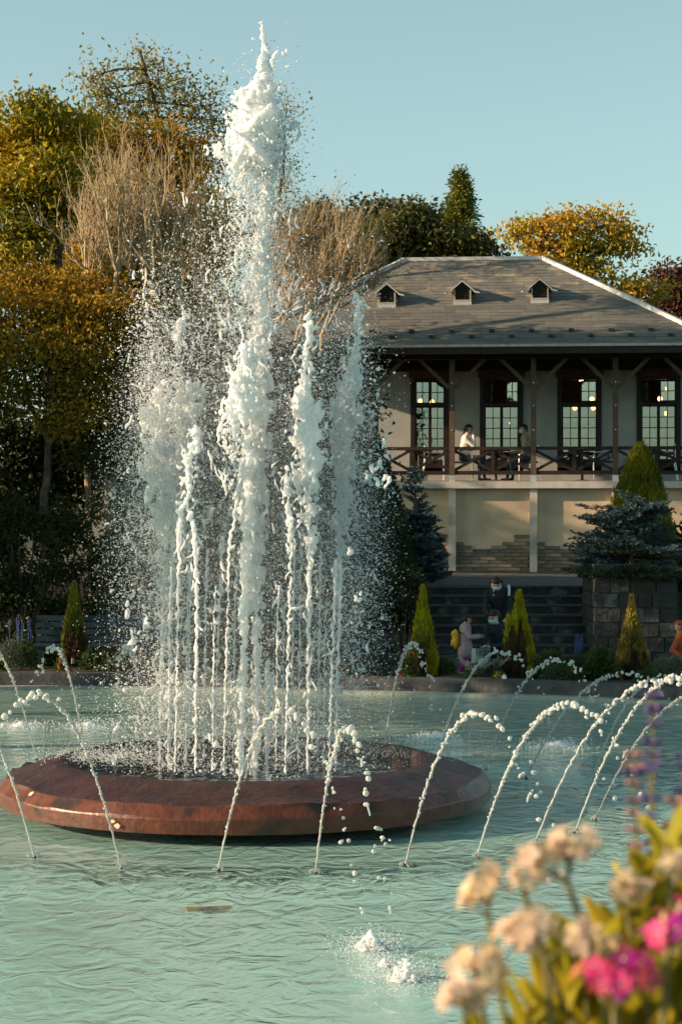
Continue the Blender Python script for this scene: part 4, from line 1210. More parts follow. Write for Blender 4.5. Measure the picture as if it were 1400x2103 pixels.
def bedding(kind, label, px, Y, w, h, seed, z=None, group=None):
    rg = np.random.default_rng(seed); s = Y / FPX
    zz = np.interp(Y - edge_y((px - 700) * s), (.44, .8, 1.4, 2.2, 2.6), (.17, .20, .19, .14, .1))
    if z is not None: zz = z
    W, H = w * s, h * s
    e = empty('bedding_plant', ((px - 700) * s, Y, zz), 0, label, 'plant', group)
    lv = MB(); st = MB()
    n = int(260 + 900 * W * H / .16)
    d = unit(rg.normal(size=(n, 3))); d[:, 2] = abs(d[:, 2])
    C = d * np.array((W, W * .7, H)) * (rg.uniform(.2, 1, n) ** .5)[:, None]
    C[:, 2] = np.maximum(C[:, 2], 0.005)
    ls = {'salvia': .055, 'leafy': .10, 'silver': .06}.get(kind, .05)
    leaf_quads(lv, C, d + rg.normal(size=(n, 3)) * .6 + (0, 0, .3), rg.uniform(.7, 1.4, n) * ls, ls * .38, rg)
    for k in range(14):
        th = rg.uniform(0, 6.28); r = rg.random() ** .5 * .8
        st.tube(curve((0, 0, -.02), (W*r*math.cos(th), W*.7*r*math.sin(th), H*rg.uniform(.5, .95)), .1, rg, 5), np.linspace(.006, .003, 5), 4, cap=False)
    st.build('stems', M['bed_green'], e)
    lv.build('foliage', M['bed_grey'] if kind in ('silver', 'grey') else M['bed_green'], e)
    fm = {'marigold': 'f_orange', 'yellow': 'f_yellow', 'red': 'f_red', 'pansy': 'f_purple', 'salmon': 'f_salmon'}.get(kind)
    if fm:
        nf = int(7 + 60 * W * H / .16 * .5); r = .028 if kind == 'marigold' else .019
        for k in range(nf):
            th = rg.uniform(math.pi * .95, math.pi * 2.05); el = rg.uniform(.1, 1.25)
            p = np.array((W*math.cos(th)*math.cos(el), W*.7*math.sin(th)*math.cos(el), H*math.sin(el))) * rg.uniform(.9, 1.06)
            q = MB()
            for ring, (rr_, zz_, m) in enumerate(((r, 0, 12), (r*.65, .006, 9), (r*.3, .011, 6))):
                a = np.arange(m) * 2*math.pi/m + ring*.3
                Dn = unit(np.array((math.cos(th)*.5, math.sin(th) - .6, .6)))
                X_ = unit(np.cross(Dn, (0, 0, 1.0))); Z_ = np.cross(X_, Dn)
                T = X_*np.cos(a)[:, None] + Z_*np.sin(a)[:, None] + Dn*.35*ring
                C_ = np.repeat((Dn*zz_)[None], m, 0)
                leaf_quads(q, C_, T, rr_*1.0, rr_*.75, rg, fold=.1)
            q.build('flower', M[fm], e, loc=tuple(p))
    if kind == 'salvia':
        for k in range(9):
            th = rg.uniform(0, 6.28); r = rg.random() ** .5 * .8
            b0 = np.array((W*r*math.cos(th), W*.6*r*math.sin(th), H*.75)); tp = b0 + (rg.normal()*.03, 0, H*rg.uniform(.5, .8))
            q = MB(); q.tube([b0, tp], [.003, .002], 4)
            m = 46; u_ = rg.uniform(.2, 1, m)[:, None]
            leaf_quads(q, b0*(1-u_) + tp*u_, rg.normal(size=(m, 3)) * (1, 1, .4) + (0, 0, .5), .022, .012, rg)
            q.build('flower_spike', M['f_blue'], e)
    if kind == 'silver':
        for k in range(9):
            th = rg.uniform(0, 6.28); b0 = np.array((.3*W*math.cos(th), .3*W*math.sin(th), H*.4)); tp = np.array((W*1.5*math.cos(th), W*.8*math.sin(th), H*rg.uniform(1.0, 1.5)))
            q = MB(); cv = curve(b0, tp, .1, rg, 8); q.tube(cv, .004, 4)
            m = 60; ii = rg.integers(2, 8, m)
            leaf_quads(q, cv[ii] + rg.normal(size=(m, 3))*.012, unit(tp-b0) + rg.normal(size=(m, 3))*.6, .03, .008, rg)
            q.build('silver_plume', M['f_white'], e)
    return e

ey = lambda px, d: (lambda y: y)(None)
def bedY(px, d):
    Y = 29.0
    for _ in range(8): Y = edge_y((px - 700) * Y / FPX) + d
    return float(Y)
BP = [
 ('marigold', 128, .62, 16, 34, 'orange marigolds spilling to the kerb below the bench'),
 ('marigold', 2, .75, 14, 38, 'orange marigolds at the left edge of the photograph'),
 ('grey', 15, 1.6, 38, 62, 'tall grey green shrub at the far left of the bed'),
 ('salvia', 45, 1.9, 36, 70, 'green shrub with thin blue spikes left of the bench'),
 ('leafy', 195, 1.2, 30, 42, 'dark leafy plant right of the conifer before the bench'),
 ('salmon', 285, .9, 26, 40, 'salmon flowers seen through the left edge of the spray'),
 ('yellow', 400, .9, 28, 50, 'yellow orange flowers seen left between the fountain jets'),
 ('yellow', 468, .8, 30, 60, 'dense yellow flowers just left of the thick fountain jets'),
 ('salmon', 625, .8, 24, 50, 'salmon flowers between the right fountain jets'),
 ('salmon', 700, .6, 34, 26, 'low salmon flowers by the kerb right of the fountain jets'),
 ('red', 745, 1.2, 30, 44, 'red flowers right of the salmon ones beside the spray'),
 ('pansy', 775, 1.8, 30, 54, 'dark purple flowers left of the left yellow conifer'),
 ('red', 838, .55, 24, 58, 'leafy plant with red flowers hanging over the kerb'),
 ('leafy', 905, 1.5, 28, 26, 'low dark leafy plant in front of the child'),
 ('silver', 975, 1.0, 22, 28, 'silver plumed plant in front of the crouching man'),
 ('silver', 1010, 1.2, 22, 30, 'second silver plumed plant nearer the right conifer'),
 ('yellow', 1025, .65, 16, 14, 'small plant with two yellow flowers by the white tag'),
 ('leafy', 1130, 1.5, 34, 54, 'green leafy plant just right of the brown sided conifer'),
 ('pansy', 1145, .8, 36, 34, 'purple and dark pansies along the kerb below the leafy plants'),
 ('marigold', 1168, 1.0, 18, 22, 'few orange flowers among the purple pansies'),
 ('salvia', 1195, 1.7, 32, 60, 'blue spiked salvia in front of the stone steps'),
 ('leafy', 1235, 1.2, 34, 66, 'tall green leafy plant left of the tan conifer'),
 ('pansy', 1345, 1.6, 26, 44, 'purple flowers right of the tan conifer'),
 ('grey', 1375, 1.0, 44, 66, 'grey green shrub at the right edge of the bed'),
 ('leafy', 1330, .7, 26, 24, 'low green plant by the right white tag'),
 ('leafy', 240, .7, 34, 26, 'low dark plant by the kerb left of the spray'),
 ('leafy', 545, .8, 34, 36, 'green plant behind the middle of the fountain'),
 ('leafy', 340, .8, 34, 36, 'green plant behind the left jets of the fountain'),
]
for k, (kind, px, d, w, h, lab) in enumerate(BP):
    bedding(kind, lab, px, bedY(px, d), w, h, 200 + k)
# white plant tags
M['tag'] = noise_mat('tag_white', (.55, .56, .53), (.70, .70, .66), 20, .6)
for px, w, h, lab in ((1035, 9, 14, 'small white plant tag by the kerb below the right conifer'), (1347, 8, 15, 'small white plant tag by the kerb at the right')):
    Y = bedY(px, .50); s = Y / FPX
    e = empty('plant_tag', ((px-700)*s, Y, .18), 0, lab, 'tag')
    q = MB(); q.add([(-w*s/2, 0, .02), (w*s/2, 0, .02), (w*s/2, .01, h*s*.9), (w*s*.2, .01, h*s*1.1), (-w*s*.2, .01, h*s*1.1), (-w*s/2, .01, h*s*.9)], [(0, 1, 2, 3, 4, 5)]); q.box(-.006, .006, .011, .017, -.05, .06)
    q.build('card', M['tag'], e)
# ------------------------------------------------------------------ blue garden bench
M['bench'] = noise_mat('bench_blue', (.007, .022, .036), (.014, .038, .058), 8, .6, .003)
Yb = 32.9; sb = Yb / FPX
be = empty('garden_bench', tuple(P(190, 0, Yb)[:2]) + (.09,), 0, 'long blue slatted garden bench half hidden by spray and a conifer', 'bench')
bw = 118 * sb
zt = P(0, 1264, Yb)[2] - .09
for k in range(5):
    z1 = zt - k * .112
    MB().beam((-bw, .10 - k*.028 + .02, z1 - .05), (bw, .10 - k*.028 + .02, z1 - .05), .022, .088).build('back_slat', M['bench'], be)
for k in range(4):
    MB().box(-bw, bw, -.42 + k*.105, -.335 + k*.105, .40, .43).build('seat_slat', M['bench'], be)
for x in (-bw + .12, 0, bw - .12):
    MB().box(x - .035, x + .035, -.40, -.33, 0, .398).build('leg', M['bench'], be)
    MB().beam((x, .0, 0), (x, .15, zt - .02), .06, .05).build('leg', M['bench'], be)
# ------------------------------------------------------------------ the fountain
FX, FY = -0.87, 18.2
SP = FY / FPX                      # metres per photograph pixel at the fountain
def FP(px, py, dy=0.0): return P(px, py, FY + dy)

M['rim'] = noise_mat('rim_paint', (.020, .009, .009), (.050, .017, .013), 4.5, .42, .016, bscale=16, c3=(.055, .022, .018), s3=2.6, spec=.3)
M['rimside'] = noise_mat('rim_side_lit', (.065, .020, .012), (.12, .038, .019), 5.5, .40, .007, bscale=20, c3=(.035, .020, .014), s3=3.4, spec=.4)  # rim maroon brightened towards orange, sunlight put into the side's colour
M['rimdark'] = noise_mat('well_wall', (.04, .03, .03), (.07, .05, .045), 4, .5, .006)
M['nozzle'] = noise_mat('nozzle_brass', (.12, .10, .06), (.2, .17, .11), 20, .4, .0, metallic=.6)
M['chip'] = noise_mat('paint_chip', (.42, .36, .26), (.55, .48, .36), 12, .7, .002)

fr_ = np.random.default_rng(77)
e = empty('fountain_basin', (FX, FY, 0), 0, 'wide round maroon painted concrete rim standing low in the turquoise pool', 'fountain')
K = 34
KK = 208
th = np.arange(KK) * 2 * math.pi / KK
fac = lambda t, r: r * math.cos(math.pi / K) / np.cos(((t + .09) % (2 * math.pi / K)) - math.pi / K)   # slightly faceted plan
wob = 1 + .004 * np.sin(th * 5) + .003 * np.sin(th * 13 + 1)
def ringv(r, z, facet=0.6, zj=0.0):
    rr_ = (fac(th, r) * facet + r * (1 - facet)) * wob
    zz = z + zj * np.interp(th, np.linspace(0, 2*math.pi, K * 2 + 1), np.r_[fr_.normal(size=K * 2), 0][:K * 2 + 1])
    return np.stack([rr_ * np.cos(th), rr_ * np.sin(th), zz], -1)
prof = [(2.02, .10, 0, 0), (2.235, .098, .4, 0), (2.25, .215, .5, .005), (2.245, .23, .5, .006), (2.17, .312, .5, .012), (2.15, .322, .4, .008), (1.95, .375, .2, .004), (1.80, .42, .1, .004), (1.68, .458, 0, .002), (1.655, .450, 0, 0), (1.64, .05, 0, 0)]
V = np.concatenate([ringv(r, z, f, j) for r, z, f, j in prof])
V[KK*6:KK*8, 2] += .006 * np.sin(np.tile(th, 2) * 31) + fr_.normal(size=KK*2) * .004
i = np.arange(len(prof) - 1)[:, None] * KK; j = np.arange(KK)[None, :]; j2 = (j + 1) % KK
F = np.stack([i + j, i + j2, i + KK + j2, i + KK + j], -1)
side = MB(); side.add(V, F[:3].reshape(-1, 4)); side.build('rim_side', M['rimside'], e)
ch_ = MB(); ch_.add(V, F[3:5].reshape(-1, 4)); ch_.build('chamfer', M['rimside'], e)
top = MB(); top.add(V, F[5:9].reshape(-1, 4)); top.build('rim_top', M['rim'], e, smooth=True)
inn = MB(); inn.add(V, F[9:].reshape(-1, 4)); inn.build('inner_wall', M['rimdark'], e)
q = MB().lathe([(0.001, .095), (2.03, .092)], k=48); q.build('underside', M['rimdark'], e)
q = MB().lathe([(1.5, -.5), (1.5, .088)], k=48); q.build('plinth', M['rimdark'], e)
q = MB().lathe([(0.001, .28), (1.645, .28)], k=48)
mw = M['water'].copy(); mw.name = 'well_water'
for n_ in mw.node_tree.nodes:
    if n_.type == 'MIX_SHADER' and abs(n_.inputs[0].default_value - .50) < 1e-3 and not n_.inputs[0].is_linked: n_.inputs[0].default_value = .22
q.build('inner_water', mw, e)
q = MB().lathe([(0.001, .10), (1.645, .10)], k=48); q.build('well_floor', M['rimdark'], e)
# flaked paint patches
for a, zz, sz in ((-2.50, .30, .032), (-2.02, .185, .022), (-2.0, .15, .030)):
    m_ = 9; q = MB(); r0 = 2.262 if zz < .27 else 2.19
    c = np.array((r0*math.cos(a), r0*math.sin(a), zz)); tx = np.array((-math.sin(a), math.cos(a), 0)); tz = np.array((0, 0, 1.0)) if zz < .27 else unit(np.array((-math.cos(a)*.8, -math.sin(a)*.8, .7)))
    o_ = np.array((math.cos(a), math.sin(a), .6 if zz > .27 else 0)) * .008
    pp = [c + o_ + tx*sz*fr_.uniform(.6, 1.2)*math.cos(k*2*math.pi/m_) + tz*sz*fr_.uniform(.5, 1.0)*math.sin(k*2*math.pi/m_) for k in range(m_)]
    q.add(pp, [tuple(range(m_))]); q.build('flaked_patch', M['chip'], e)

# water: white aerated foam, and clear beads
def water_mat(name, col, trans, rough, glass_mix, sss=0.0):
    m, nt, b = newmat(name); N = nt.nodes; L = nt.links
    b.inputs['Base Color'].default_value = (*col, 1); b.inputs['Roughness'].default_value = rough
    b.inputs['Transmission Weight'].default_value = trans; b.inputs['IOR'].default_value = 1.33
    b.inputs['Specular IOR Level'].default_value = .5
    tl = N.new('ShaderNodeBsdfTranslucent'); tl.inputs[0].default_value = (*col, 1)
    mx = N.new('ShaderNodeMixShader'); mx.inputs[0].default_value = glass_mix
    nz = N.new('ShaderNodeTexNoise'); nz.inputs['Scale'].default_value = 55; nz.inputs['Detail'].default_value = 8; nz.inputs['Roughness'].default_value = .7
    tc = N.new('ShaderNodeTexCoord'); L.new(tc.outputs['Object'], nz.inputs['Vector'])
    bp = N.new('ShaderNodeBump'); bp.inputs['Distance'].default_value = .007; L.new(nz.outputs[0], bp.inputs['Height'])
    L.new(bp.outputs[0], b.inputs['Normal'])
    L.new(b.outputs[0], mx.inputs[1]); L.new(tl.outputs[0], mx.inputs[2]); L.new(mx.outputs[0], N['Material Output'].inputs[0])
    return m
M['foam'] = water_mat('water_foam', (.93, .98, 1.0), .0, .4, .30)
_b = M['foam'].node_tree.nodes['Principled BSDF']; _b.inputs['Subsurface Weight'].default_value = .8; _b.inputs['Subsurface Radius'].default_value = (1, 1, 1); _b.inputs['Subsurface Scale'].default_value = .05
M['drop'] = water_mat('water_drop', (.93, .98, 1.0), .25, .12, .40)
m, nt, b = newmat('clear_water'); N = nt.nodes; L = nt.links
b.inputs['Base Color'].default_value = (1, 1, 1, 1); b.inputs['Transmission Weight'].default_value = 1.0; b.inputs['IOR'].default_value = 1.33; b.inputs['Roughness'].default_value = .03
df = N.new('ShaderNodeBsdfDiffuse'); df.inputs[0].default_value = (.95, .97, .95, 1)
tl = N.new('ShaderNodeBsdfTranslucent'); tl.inputs[0].default_value = (.95, .97, .95, 1)
ma = N.new('ShaderNodeMixShader'); ma.inputs[0].default_value = .5; L.new(df.outputs[0], ma.inputs[1]); L.new(tl.outputs[0], ma.inputs[2])
mx = N.new('ShaderNodeMixShader'); mx.inputs[0].default_value = .38
L.new(b.outputs[0], mx.inputs[1]); L.new(ma.outputs[0], mx.inputs[2]); L.new(mx.outputs[0], N['Material Output'].inputs[0])
M['clear'] = m
M['bright'] = m.copy(); M['bright'].name = 'sunlit_water'  # near jets: extra white in the mix stands in for sunlight
for n_ in M['bright'].node_tree.nodes:
    if n_.type == 'MIX_SHADER' and abs(n_.inputs[0].default_value - .38) < 1e-3: n_.inputs[0].default_value = .62

# unit shapes
_t = (1 + 5 ** .5) / 2
ICO_V = unit(np.array([(-1,_t,0),(1,_t,0),(-1,-_t,0),(1,-_t,0),(0,-1,_t),(0,1,_t),(0,-1,-_t),(0,1,-_t),(_t,0,-1),(_t,0,1),(-_t,0,-1),(-_t,0,1)], float))
ICO_F = np.array([(0,11,5),(0,5,1),(0,1,7),(0,7,10),(0,10,11),(1,5,9),(5,11,4),(11,10,2),(10,7,6),(7,1,8),(3,9,4),(3,4,2),(3,2,6),(3,6,8),(3,8,9),(4,9,5),(2,4,11),(6,2,10),(8,6,7),(9,8,1)])
TET_V = np.array([(1,1,1),(1,-1,-1),(-1,1,-1),(-1,-1,1)], float) * .8
TET_F = np.array([(0,1,2),(0,3,1),(0,2,3),(1,3,2)])
OCT_V = np.array([(1,0,0),(-1,0,0),(0,1,0),(0,-1,0),(0,0,1),(0,0,-1)], float)
OCT_F = np.array([(0,2,4),(2,1,4),(1,3,4),(3,0,4),(2,0,5),(1,2,5),(3,1,5),(0,3,5)])
def sub(V, F):
    V = list(map(tuple, V)); cache = {}; out = []
    def mid(a, b2):
        k = (min(a, b2), max(a, b2))
        if k not in cache:
            p = np.array(V[a]) + np.array(V[b2]); V.append(tuple(p / np.linalg.norm(p))); cache[k] = len(V) - 1
        return cache[k]
    for a, b2, c in F:
        x, y, z = mid(a, b2), mid(b2, c), mid(c, a)
        out += [(a, x, z), (b2, y, x), (c, z, y), (x, y, z)]
    return np.array(V), np.array(out)
IC2_V, IC2_F = sub(ICO_V, ICO_F)

def blobs(mb, C, Rr, rg, shape='oct', stretch=.35, vert=0.0, mi=0):
    """many small drops, each squashed and tilted its own way"""
    n = len(C)
    if n == 0: return
    UV, UF = {'tet': (TET_V, TET_F), 'oct': (OCT_V, OCT_F), 'ico': (ICO_V, ICO_F), 'ic2': (IC2_V, IC2_F)}[shape]
    Sx = 1 + rg.uniform(-stretch, stretch, (n, 3)); Sx[:, 2] += vert * rg.random(n)
    q = rg.normal(size=(n, 4)); q /= np.linalg.norm(q, axis=1)[:, None]
    if vert: q = unit(q * np.array((.0, .25, .25, .0)) + np.array((1, 0, 0, 0)))
    w, x, y, z = q.T
    Rm = np.stack([1-2*(y*y+z*z), 2*(x*y-z*w), 2*(x*z+y*w), 2*(x*y+z*w), 1-2*(x*x+z*z), 2*(y*z-x*w), 2*(x*z-y*w), 2*(y*z+x*w), 1-2*(x*x+y*y)], -1).reshape(n, 3, 3)
    base = UV[None] * Sx[:, None, :]
    if shape not in ('oct', 'tet'): base = base * (1 + rg.normal(size=(n, len(UV), 1)) * .10)
    V = np.einsum('nij,nkj->nki', Rm, base) * np.asarray(Rr)[:, None, None] + C[:, None, :]
    Fm = UF[None] + (np.arange(n) * len(UV))[:, None, None]
    mb.add(V.reshape(-1, 3), Fm.reshape(-1, 3), mi)

def split_islands(me, name):
    """main body of water, and the clots that have broken free of it"""
    nv = len(me.vertices); ed = np.empty(len(me.edges) * 2, np.int32); me.edges.foreach_get('vertices', ed); ed = ed.reshape(-1, 2)
    lab = np.arange(nv)
    for _ in range(400):
        mn = np.minimum(lab[ed[:, 0]], lab[ed[:, 1]]); old = lab.copy()
        np.minimum.at(lab, ed[:, 0], mn); np.minimum.at(lab, ed[:, 1], mn); lab = lab[lab]
        if (lab == old).all(): break
    big = np.bincount(lab).argmax()
    co = np.empty(nv * 3, np.float32); me.vertices.foreach_get('co', co); co = co.reshape(-1, 3)
    lp = np.empty(len(me.loops), np.int32); me.loops.foreach_get('vertex_index', lp)
    fs = np.empty(len(me.polygons), np.int32); me.polygons.foreach_get('loop_start', fs)
    ft = np.empty(len(me.polygons), np.int32); me.polygons.foreach_get('loop_total', ft)
    if not (ft == 4).all(): return me, None
    Q = lp[fs[:, None] + np.arange(4)[None]]
    out = []
    for sel in (lab[Q[:, 0]] == big, lab[Q[:, 0]] != big):
        if not sel.any(): out.append(None); continue
        u, inv = np.unique(Q[sel], return_inverse=True); mb = MB(); mb.add(co[u], inv.reshape(-1, 4).astype(np.int64)); out.append(mb.mesh(name, True))
    return out

def remesh(V, F, name, voxel, disp=.0, smooth_it=2, seed=0):
    """fuse overlapping drops into one watery skin"""
    mb = MB(); mb.add(V, F)
    me = mb.mesh(name + '_tmp'); o = bpy.data.objects.new(name + '_tmp', me); COL.objects.link(o)
    md = o.modifiers.new('r', 'REMESH'); md.mode = 'VOXEL'; md.voxel_size = voxel
    if smooth_it:
        sm = o.modifiers.new('s', 'SMOOTH'); sm.iterations = smooth_it; sm.factor = .5
    dg = bpy.context.evaluated_depsgraph_get(); dg.update()
    ev = o.evaluated_get(dg); m2 = bpy.data.meshes.new_from_object(ev)
    bpy.data.objects.remove(o); bpy.data.meshes.remove(me)
    m2.name = name
    m2.polygons.foreach_set('use_smooth', np.ones(len(m2.polygons), bool))
    return m2

fg = np.random.default_rng(101)

def strand(mb, p, L, r, rg, up=1.0, curl=.35, k=5, shape_='rope'):
    """a wobbling ligament of water that thickens into beads and tapers out"""
    n = max(5, int(L / .016))
    d = unit(np.array((rg.normal() * .35, rg.normal() * .35, up)))
    pts = [np.array(p, float)]
    for i in range(n):
        d = unit(d + rg.normal(size=3) * curl + np.array((0, 0, .12 * up)))
        pts.append(pts[-1] + d * L / n)
    t = np.linspace(0, 1, n + 1)
    rad = r * (.35 + .65 * np.sin(math.pi * t) ** .5) * (1 + .45 * np.sin(t * L / .022 + rg.uniform(0, 6)) * rg.uniform(.3, 1)) + .001
    mb.tube(np.array(pts), np.abs(rad), k)

# silhouette rows of each jet: (py, px, half width px, fill 0..1); depth offset dy in metres
JETS = [
 ('tallest', 'tall central plume of white foam rising highest out of the fountain', .0, [
   (40, 536, 3, 1), (70, 540, 6, 1), (110, 543, 8, 1), (150, 544, 15, 1), (172, 540, 26, .9), (190, 532, 40, .95), (215, 527, 50, 1), (250, 524, 60, 1), (290, 521, 67, 1), (330, 519, 70, .95),
   (350, 518, 74, .80), (375, 515, 78, .62), (410, 512, 84, .44), (450, 512, 84, .36), (500, 510, 84, .30), (560, 505, 84, .22), (640, 505, 76, .14), (720, 500, 60, .08)], 'plume'),
 ('column', 'dense white core column under the tall plume', .0, [
   (340, 552, 16, .8), (400, 547, 14, .9), (440, 540, 18, .9), (500, 535, 20, .95), (560, 534, 20, .95), (640, 534, 20, .9), (700, 532, 22, .95), (780, 532, 26, .95), (860, 530, 26, .95), (950, 526, 26, .95),
   (1050, 520, 26, .9), (1150, 517, 25, .9), (1250, 522, 20, .85)], 'core'),
 ('thickright', 'thick smooth jet just right of the middle of the fountain', -.05, [(1240, 527, 11, 1), (1350, 527, 10, 1), (1450, 526, 9, 1), (1594, 522, 9, 1)], 'core'),
 ('thickleft', 'thick smooth jet in the middle of the fountain beside its right twin', -.25, [(880, 512, 16, .9), (1000, 511, 16, .9), (1100, 509, 15, .95), (1200, 503, 12, 1), (1350, 500, 9, 1), (1450, 497, 8, 1), (1594, 493, 8, 1)], 'core'),
 ('warmhead', 'jet whose ragged head catches warm light just left of the middle', -.5, [(706, 508, 9, .9), (735, 506, 20, .9), (780, 500, 26, .85), (830, 492, 34, .8), (880, 480, 34, .7), (940, 474, 28, .45), (1000, 468, 20, .35)], 'plume'),
 ('warmtail', 'thin wiggling jet left of the thick middle pair', -.5, [(940, 500, 7, .7), (1130, 470, 5, .9), (1250, 468, 4, .9), (1400, 463, 4, 1), (1594, 459, 3.5, 1)], 'rope'),
 ('leftwide', 'wide misty left jet with a broad ragged foam head', .35, [(778, 338, 5, .6), (792, 334, 16, .7), (815, 330, 26, .8), (860, 328, 34, .86), (920, 328, 36, .84), (1000, 334, 34, .80), (1080, 338, 30, .74), (1160, 338, 25, .66), (1250, 336, 18, .58), (1340, 334, 12, .5), (1450, 331, 8, .4)], 'plume'),
 ('leftwidestem', 'leftmost thin jet of the fountain ring', .35, [(1180, 338, 7, .8), (1300, 333, 5, .8), (1400, 331, 4.5, 1), (1585, 327, 4, 1)], 'rope'),
 ('lefttuft', 'loose tuft of water thrown above the left jets', .2, [(642, 378, 7, .8), (665, 374, 13, .8), (700, 368, 16, .6), (740, 362, 14, .35), (780, 380, 16, .5), (800, 386, 28, .8), (830, 386, 34, .9), (870, 380, 32, .82), (930, 376, 26, .66), (1020, 374, 20, .5), (1120, 374, 14, .4)], 'plume'),
 ('jet400', 'straight narrow jet third from the left', -.75, [(880, 402, 13, .8), (920, 396, 16, .75), (960, 386, 16, .65), (1020, 385, 15, .4), (1110, 400, 8, .6), (1150, 402, 6, .9), (1250, 404, 5.5, 1), (1400, 402, 5, 1), (1592, 401, 4.5, 1)], 'rope'),
 ('jet363', 'thin wiggling jet second from the left', -.35, [(1030, 373, 9, .7), (1080, 370, 7, .8), (1180, 367, 5, .9), (1300, 365, 4, .9), (1588, 359, 3.5, 1)], 'rope'),
 ('jet350', 'faint far jet behind the left group', 1.1, [(1100, 356, 5, .5), (1300, 352, 3, .7), (1540, 350, 3, .8)], 'rope'),
 ('jet392', 'faint far jet left of the middle', 1.2, [(1150, 392, 4, .5), (1300, 389, 3, .7), (1540, 388, 3, .8)], 'rope'),
 ('jet450', 'faint far jet left of the thick pair', 1.1, [(1100, 458, 5, .5), (1350, 446, 3, .7), (1540, 442, 3, .9)], 'rope'),
 ('jet550', 'low broad misty jet just right of the thick pair', .9, [(1345, 554, 5, .3), (1380, 552, 13, .4), (1430, 552, 13, .5), (1500, 550, 8, .6), (1570, 548, 5, .8)], 'core'),
 ('jet595', 'wiggling jet right of the middle with a loose head', -.55, [(960, 585, 12, .35), (1050, 595, 10, .5), (1130, 598, 6, .8), (1250, 594, 5, .9), (1400, 590, 4.5, 1), (1594, 585, 4, 1)], 'rope'),
 ('jet600b', 'faint far jet right of the middle', 1.0, [(1120, 605, 4, .5), (1300, 601, 3, .8), (1560, 598, 3, .9)], 'rope'),
 ('jet635', 'jet with tall pink tinged head right of the middle', -.3, [(640, 632, 5, .85), (665, 634, 13, .85), (700, 632, 13, .6), (750, 626, 10, .45), (800, 626, 18, .95), (840, 630, 28, 1), (880, 634, 30, .95), (940, 634, 30, .75), (1000, 634, 28, .65), (1080, 636, 20, .6), (1150, 636, 7, .8), (1250, 634, 6, .9), (1400, 633, 5.5, 1), (1592, 631, 4.5, 1)], 'rope'),
 ('jet720', 'slanting rightmost jet with a high ragged head', .1, [(600, 732, 7, .75), (640, 736, 12, .75), (690, 733, 10, .4), (740, 727, 17, .9), (800, 715, 26, 1), (860, 706, 29, 1), (920, 704, 25, .9), (980, 706, 20, .85), (1060, 700, 15, .85), (1140, 696, 10, .9), (1250, 690, 8, .9)], 'rope'),
 ('jet690', 'right strand of the twin jets at the right of the fountain', -.1, [(1150, 700, 5, .8), (1250, 698, 5, 1), (1400, 692, 4.5, 1), (1588, 689, 4, 1)], 'rope'),
 ('jet675', 'left strand of the twin jets at the right of the fountain', -.25, [(1150, 690, 5, .8), (1250, 686, 5, 1), (1400, 680, 4.5, 1), (1590, 675, 4, 1)], 'rope'),
 ('lefthigh', 'sparse high spray thrown up at the far left of the fountain', .6, [(548, 303, 8, .18), (600, 298, 24, .14), (680, 302, 28, .14), (760, 312, 30, .18), (850, 305, 24, .2), (960, 300, 20, .2)], 'spray'),
]
def row_at(rows, y):
    ys = [r[0] for r in rows]
    cx, hw, fl = (np.interp(y, ys, [r[k] for r in rows]) for k in (1, 2, 3))
    if hw > 9:       # ragged outline
        ph = rows[0][1]
        cx += hw * (.14 * math.sin(y * .071 + ph) + .10 * math.sin(y * .163 + 2 * ph) + .06 * math.sin(y * .39 + ph))
        hw *= 1 + .16 * math.sin(y * .11 + 3 * ph) + .12 * math.sin(y * .27 + ph) + .08 * math.sin(y * .61)
        fl *= 1 - .16 * max(0, math.sin(y * .053 + ph)) * (hw > 30)
    return cx, hw, fl

def clots(body, rows, y0, y1, dy):
    """solid ragged masses of water where a jet is full"""
    C = []; Rr = []
    y = y0
    while y < y1:
        cx, hw, fl = row_at(rows, y)
        y += 2.2
        if hw < 11 or fl < .62 or y < 200: continue
        if fg.random() > (fl - .55) * 2.2: continue
        for _ in range(1 + int(hw / 22)):
            x = np.clip(fg.normal() * .38, -.75, .75)
            C.append(FP(cx + x * hw, y, dy) + (0, fg.normal() * .25 * hw * SP, 0)); Rr.append(min(9, hw * .24) * fg.uniform(.5, 1.2) * SP)
    if C: blobs(body, np.array(C), np.array(Rr), fg, 'ic2', .3, vert=2.4)
EXTRA = [(381, .5), (418, .9), (478, .7), (566, -.3), (579, .8), (612, .5), (652, .9), (345, -.2), (436, -.5), (664, .7)]
for k_, (x_, d_) in enumerate(EXTRA):
    JETS.append(('fine%d' % k_, 'fine thread of water rising between the larger upright fountain jets', d_,
        [(1090 + 37 * (k_ % 5), x_ + 8, 4, .5), (1250, x_ + 4, 3.2, .7), (1400, x_ + 2, 2.8, .9), (1588 - 26 * max(0, d_), x_, 2.6, 1)], 'rope'))

